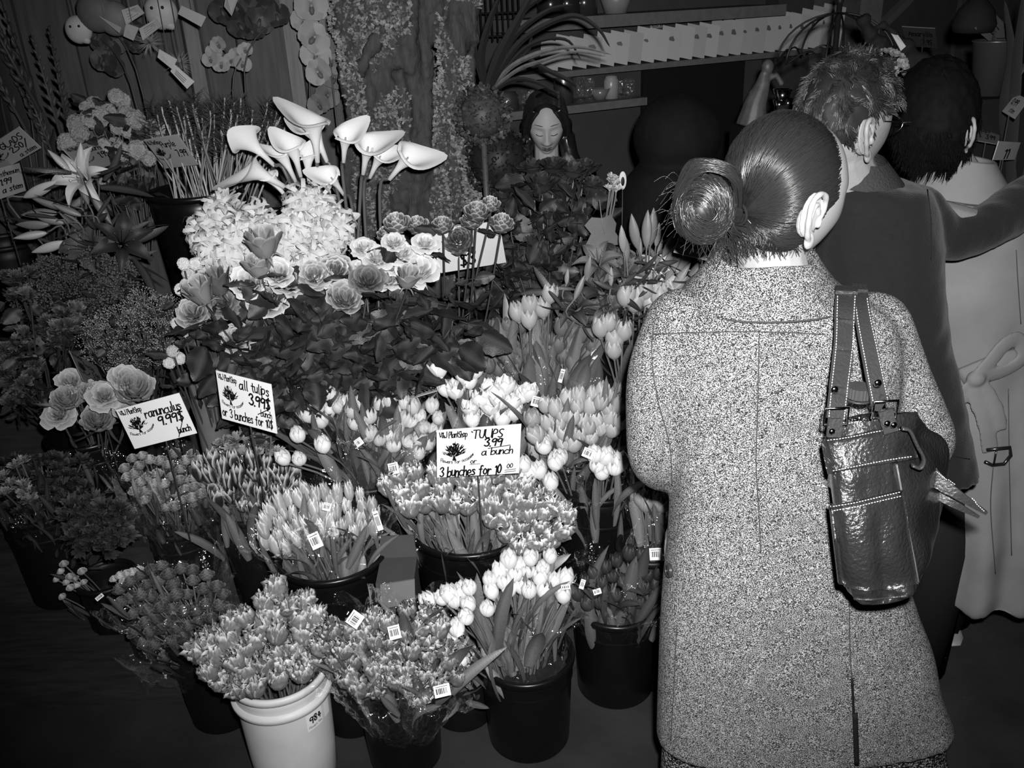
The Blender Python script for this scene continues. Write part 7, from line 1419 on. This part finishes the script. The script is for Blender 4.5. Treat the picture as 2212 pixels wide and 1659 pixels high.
tc_ = blob(tb_, 'trench_coat', M_trench, .008, 6, TR)
deform(tc_, lambda p, n: p + n * (.012 * noise.noise(V((p.x * 9, p.y * 9, p.z * 2.2))) + .006 * noise.noise(V((p.x * 14, p.y * 14, p.z * 11))) + (.012 * math.sin(p.x * 60 + p.z * 3) if p.z < .95 else .0) * min(1, (.95 - p.z) * 2)))
mb = MB()
def tcol(a, b, o=0):
    t = 2 * PI * b; prof = [(400, .07, .068), (345, .066, .066), (338, .074, .072), (352, .082, .078), (415, .118, .098)]; x = a * 4; i = min(int(x), 3); q = x - i; v, wx, wy = [prof[i][k] * (1 - q) + prof[i + 1][k] * q for k in range(3)]
    c = at(2068 + .02 * v, v, 2.0); return V((c.x + (wx + o) * math.cos(t), c.y + (wy + o) * math.sin(t), c.z + .02 * math.sin(t) * max(0, a - .5) - .012 * math.cos(t)))
mb.grid(tcol, 18, 56, True); mb.grid(lambda a, b: tcol(1 - a, b, -.005), 18, 56, True); mb.build('collar', M_trench, TR); mb = MB(); mb.tube([tcol(1.0, k / 60, .001) for k in range(61)], .0022, 6, cap=False); mb.build('collar_shadow_line', mat('trench seam and shade', .04), TR)  # shadow under the collar drawn as a dark tube along its edge
for pts in ([(2178, 840), (2180, 1000), (2185, 1200)], [(2145, 1010), (2140, 1100), (2150, 1240)], [(2195, 540), (2198, 600), (2205, 700)]): line_on(tc_, pts, .0002, .0013, 'seam', mat('trench seam and shade', .1), TR)
mb = MB(); q = []
for u, v in [(p.x, p.y) for p in spline([V((2076, 812, 0)), V((2140, 785, 0)), V((2180, 772, 0)), V((2230, 765, 0))], 6)]:
    p, n = onsurf(tc_, u, v, .006)
    if p is not None: q.append(p)
if len(q) > 2: mb.tube(q, .021, 8, flat=.3, upv=(0, 0, 1)); mb.build('belt', M_trench, TR)
kn = at(2108, 818, 1.835); mb = MB(); mb.ell(kn, (.022, .016, .02)); mb.tube(spline([kn, at(2140, 780, 1.84), at(2170, 745, 1.84), at(2200, 735, 1.85), at(2212, 770, 1.85), at(2170, 800, 1.85), kn], 5), .021, 8, flat=.3, upv=(0, 0, 1)); mb.tube(spline([kn, at(2085, 840, 1.835), at(2075, 860, 1.84), at(2072, 880, 1.84)], 5), [.012] * 8 + [.016] * 8, 8, flat=.3, upv=(1, 0, 0))
mb.tube(spline([kn, at(2110, 860, 1.83), at(2125, 900, 1.825), at(2135, 940, 1.82), at(2140, 975, 1.82)], 5), .021, 8, flat=.25, upv=(1, 0, 0)); mb.tube(spline([kn, at(2135, 850, 1.83), at(2155, 890, 1.825), at(2162, 930, 1.82)], 5), .018, 8, flat=.25, upv=(1, 0, 0)); blob(mb, 'belt_knot', M_trench, .004, 2, TR)
bk0 = at(2155, 982, 1.81); mb = MB(); mb.tube([bk0 + V((-.028, 0, .014)), bk0 + V((.026, 0, .018)), bk0 + V((.032, 0, -.004)), bk0 + V((.02, 0, -.026)), bk0 + V((-.008, 0, -.028)), bk0 + V((-.026, 0, -.018))], .0042, 8); mb.tube([bk0 + V((-.005, 0, .016)), bk0 + V((-.006, -.003, -.026))], .0025, 6); mb.build('buckle', mat('black buckle', .01, .2, .6), TR)
tr_ = MB()
for x, yy in TL_: tr_.tube([(x, 1.97, .8), (x, yy, .45), (x, yy, .05)], [.10, .085, .075], 20)
tr_.build('trousers', M_dark, TR)
for x, yy in TL_:
    mb = MB(); mb.ell((x, yy + .06, .045), (.05, .14, .035)); mb.build('shoe', M_black, TR); mb = MB(); mb.ell((x, yy + .05, .012), (.056, .15, .012)); mb.build('sole', mat('pale sole', .28), TR)
# ================= woman behind the counter
CK = thing('person', V((at(1180, 400, 3.75).x, 3.75, 0)), 'woman with long dark centre-parted hair looking down, behind the flowers', 'person'); CC = at(1180, 272, 3.75); CR = facing((-.03, -.93, -.30)); bm_ = MB(); hv, hf, cf = head_verts(CC, CR, .98, 120, 90); bm_.add(hv, hf)
cnk = CC + V((0, .03, -.16)); capsule(bm_, CC + V((0, .02, -.06)), .05, cnk, .052); capsule(bm_, cnk + V((-.14, .02, -.05)), .045, cnk + V((.14, .02, -.05)), .045); capsule(bm_, cnk + V((0, .02, -.1)), .10, V((CC.x, 3.82, .6)), .12)
CAm = [[cnk + V((s_ * .16, .02, -.06)), cnk + V((s_ * .19, -.02, -.32)), cnk + V((s_ * .06, -.20, -.34))] for s_ in (-1, 1)]
for s_, A3 in zip((-1, 1), CAm): capsule(bm_, A3[0], .042, A3[1], .035); capsule(bm_, A3[1], .035, A3[2], .024); hand(bm_, A3[2], A3[2] - A3[1], (0, 0, -1), .9, .5, s_)
for s_ in (-1, 1): x = CC.x + s_ * .09; capsule(bm_, V((x, 3.82, .6)), .09, V((x, 3.82, .08)), .05); capsule(bm_, V((x, 3.82, .05)), .035, V((x, 3.70, .035)), .028)
blob(bm_, 'body', mat('skin clerk', .42, .55, .25), .0035, 1, CK)
M_lip = mat('lips', .08, .4, .4); mb = MB()
for z0, h_, c_ in ((-.0555, .0032, 1), (-.0655, .004, -1)):
    P_ = [cf(x / 1000, z0 + c_ * (-.0012 if abs(x) < 3 else .0008) * (1 if c_ > 0 else 0)) for x in range(-20, 21, 4)]; mb.tube(P_, [1.25 * h_ * max(.25, math.sin(PI * (i + .5) / 11)) for i in range(11)], 8)
mb.build('lips', M_lip, CK); mb = MB()
for s_ in (-1, 1):
    mb.tube([cf(s_ * (.031 + x / 1000), -.001 - .004 * math.cos(x / 14 * 1.5) + .001, .0015) for x in range(-14, 15, 4)], .0015, 6); mb.tube([cf(s_ * (.033 + x / 1000), .037 + .003 * math.cos(x / 18 * 1.3), .001) for x in range(-18, 19, 4)], [.0008, .0013, .0015, .0015, .0015, .0015, .0013, .0012, .001, .0007], 6)
mb.build('brows_and_lashes', M_dark, CK)
hb = MB(); hb.ell(CC + CR @ V((0, .022, .018)), (.087, .098, .112), CR, n=28, m=18)
for s_ in (-1, 1): hb.tube(spline([CC + CR @ V((s_ * .045, -.045, .095)), CC + CR @ V((s_ * .078, -.03, .03)), CC + CR @ V((s_ * .083, .01, -.05)), CC + V((s_ * .10, .0, -.14)), CC + V((s_ * .13, -.01, -.22))], 5), [.02] * 5 + [.026] * 5 + [.036] * 5 + [.04] * 6, 14)
ch = blob(hb, 'hair', M_hair, .005, 3, CK); mb = MB(); Rn = random.Random(5)
for i in range(700):
    s_ = Rn.choice((-1, 1)); b_ = Rn.uniform(-.06, .09); f_ = Rn.uniform(.9, 1.06); pts = [CC + CR @ V((0, b_, .132 - .25 * b_ * b_ * 4)), CC + CR @ V((s_ * .06 * f_, b_, .10)), CC + CR @ V((s_ * .088 * f_, b_ * .9, .02)), CC + CR @ V((s_ * .095 * f_, b_ * .7, -.06)), CC + V((s_ * (.10 + .03 * Rn.random()), b_ * .4, -.15)), CC + V((s_ * (.11 + .05 * Rn.random()), b_ * .3, -.22 - .03 * Rn.random()))]
    mb.tube(spline(pts, 3), .0009, 3, cap=False)
mb.build('hair_strands', M_hair2, CK)
tb2 = MB(); tb2.tube([cnk + V((0, .02, -.09)), V((CC.x, 3.82, .6)), V((CC.x, 3.82, .2))], [.13, .15, .17], 24)
for A3 in CAm: tb2.tube(spline([A3[0], A3[0].lerp(A3[1], .6), A3[1], A3[2]], 4), .05, 14); tb2.ell(A3[0], .055)
for s_ in (-1, 1): tb2.tube([cnk + V((s_ * .055, .0, .0)), cnk + V((s_ * .05, -.05, -.08))], .022, 10); 
blob(tb2, 'top', M_dark, .007, 5, CK); tr_ = MB()
for s_ in (-1, 1): tr_.tube([(CC.x + s_ * .09, 3.82, .55), (CC.x + s_ * .09, 3.82, .07)], [.11, .07], 16)
tr_.build('trousers', M_dark, CK)
for s_ in (-1, 1): mb = MB(); mb.ell((CC.x + s_ * .09, 3.77, .04), (.045, .12, .036)); mb.build('shoe', M_black, CK)
# ================= figure in black, bent over, between the display and the counter
DK = thing('person', V((at(1445, 500, 2.85).x, 2.85, 0)), 'person in a black hooded coat bending over behind the lilies', 'person'); DC = at(1462, 300, 2.85); DR = facing((-.3, .9, -.5)); bm_ = MB(); hv, hf, _ = head_verts(DC, DR, .95, 60, 40); bm_.add(hv, hf)
dn = at(1455, 400, 2.85); dx_ = at(1455, 700, 2.85).x; capsule(bm_, DC + V((0, 0, -.06)), .055, dn, .06); capsule(bm_, dn + V((0, 0, -.12)), .12, V((dx_, 2.85, .85)), .12)
DA = [[at(1380 if s_ < 0 else 1530, 430, 2.85), V((at(1365 if s_ < 0 else 1560, 560, 2.85).x, 2.86, 1.02)), V((dx_ + s_ * .1, 3.06, 1.0))] for s_ in (-1, 1)]
for s_, A3 in zip((-1, 1), DA): capsule(bm_, A3[0], .045, A3[1], .04); capsule(bm_, A3[1], .036, A3[2], .026); hand(bm_, A3[2], (0, 1, -.1), (0, 0, -1), .95, .5, s_)
for s_ in (-1, 1): capsule(bm_, V((dx_ + s_ * .09, 2.85, .85)), .09, V((dx_ + s_ * .09, 2.85, .08)), .045); capsule(bm_, V((dx_ + s_ * .09, 2.85, .05)), .036, V((dx_ + s_ * .09, 2.98, .035)), .028)
blob(bm_, 'body', mat('skin dim'), .006, 2, DK); M_void = mat('black coat', .005, .8, .15, var=.3, vscale=30, bump=.3)
cb = MB(); cb.ell(DC + V((0, 0, .005)), (.135, .13, .135), n=24, m=14); loft(cb, [(340, 1395, 1540, 2.85, .10), (380, 1350, 1575, 2.85, .13), (440, 1335, 1590, 2.85, .15), (560, 1330, 1600, 2.85, .16), (760, 1330, 1600, 2.85, .16), (900, 1335, 1600, 2.85, .17)], 36)
for A3 in DA: sleeve_arm(cb, [A3[0], A3[1], A3[2]], [.065, .058, .05])
dcoat = blob(cb, 'hooded_coat', M_void, .009, 6, DK); deform(dcoat, lambda p, n: p + n * .012 * noise.noise(p * 10))
tr_ = MB()
for s_ in (-1, 1): tr_.tube([(dx_ + s_ * .09, 2.85, .8), (dx_ + s_ * .09, 2.85, .07)], [.11, .08], 16)
tr_.build('trousers', M_dark, DK)
for s_ in (-1, 1): mb = MB(); mb.ell((dx_ + s_ * .09, 2.92, .04), (.05, .13, .036)); mb.build('shoe', M_black, DK)
p = at(1345, 390, 2.69); mb = MB(); mb.ell(p, (.012, .004, .028), n=20, m=10); bd = thing('round_tag', p, 'oval white tag with a dark middle beside the pale lobed leaf', 'tag'); mb.build('card', mat('bright tag', .62), bd); mb = MB(); mb.ell(p + V((0, -.004, -.002)), (.0055, .002, .014)); mb.build('mark', M_ink, bd); mb = MB(); mb.tube([p, p + V((0, .01, -.3))], .0015, 5); mb.build('stick', M_stemd, bd)
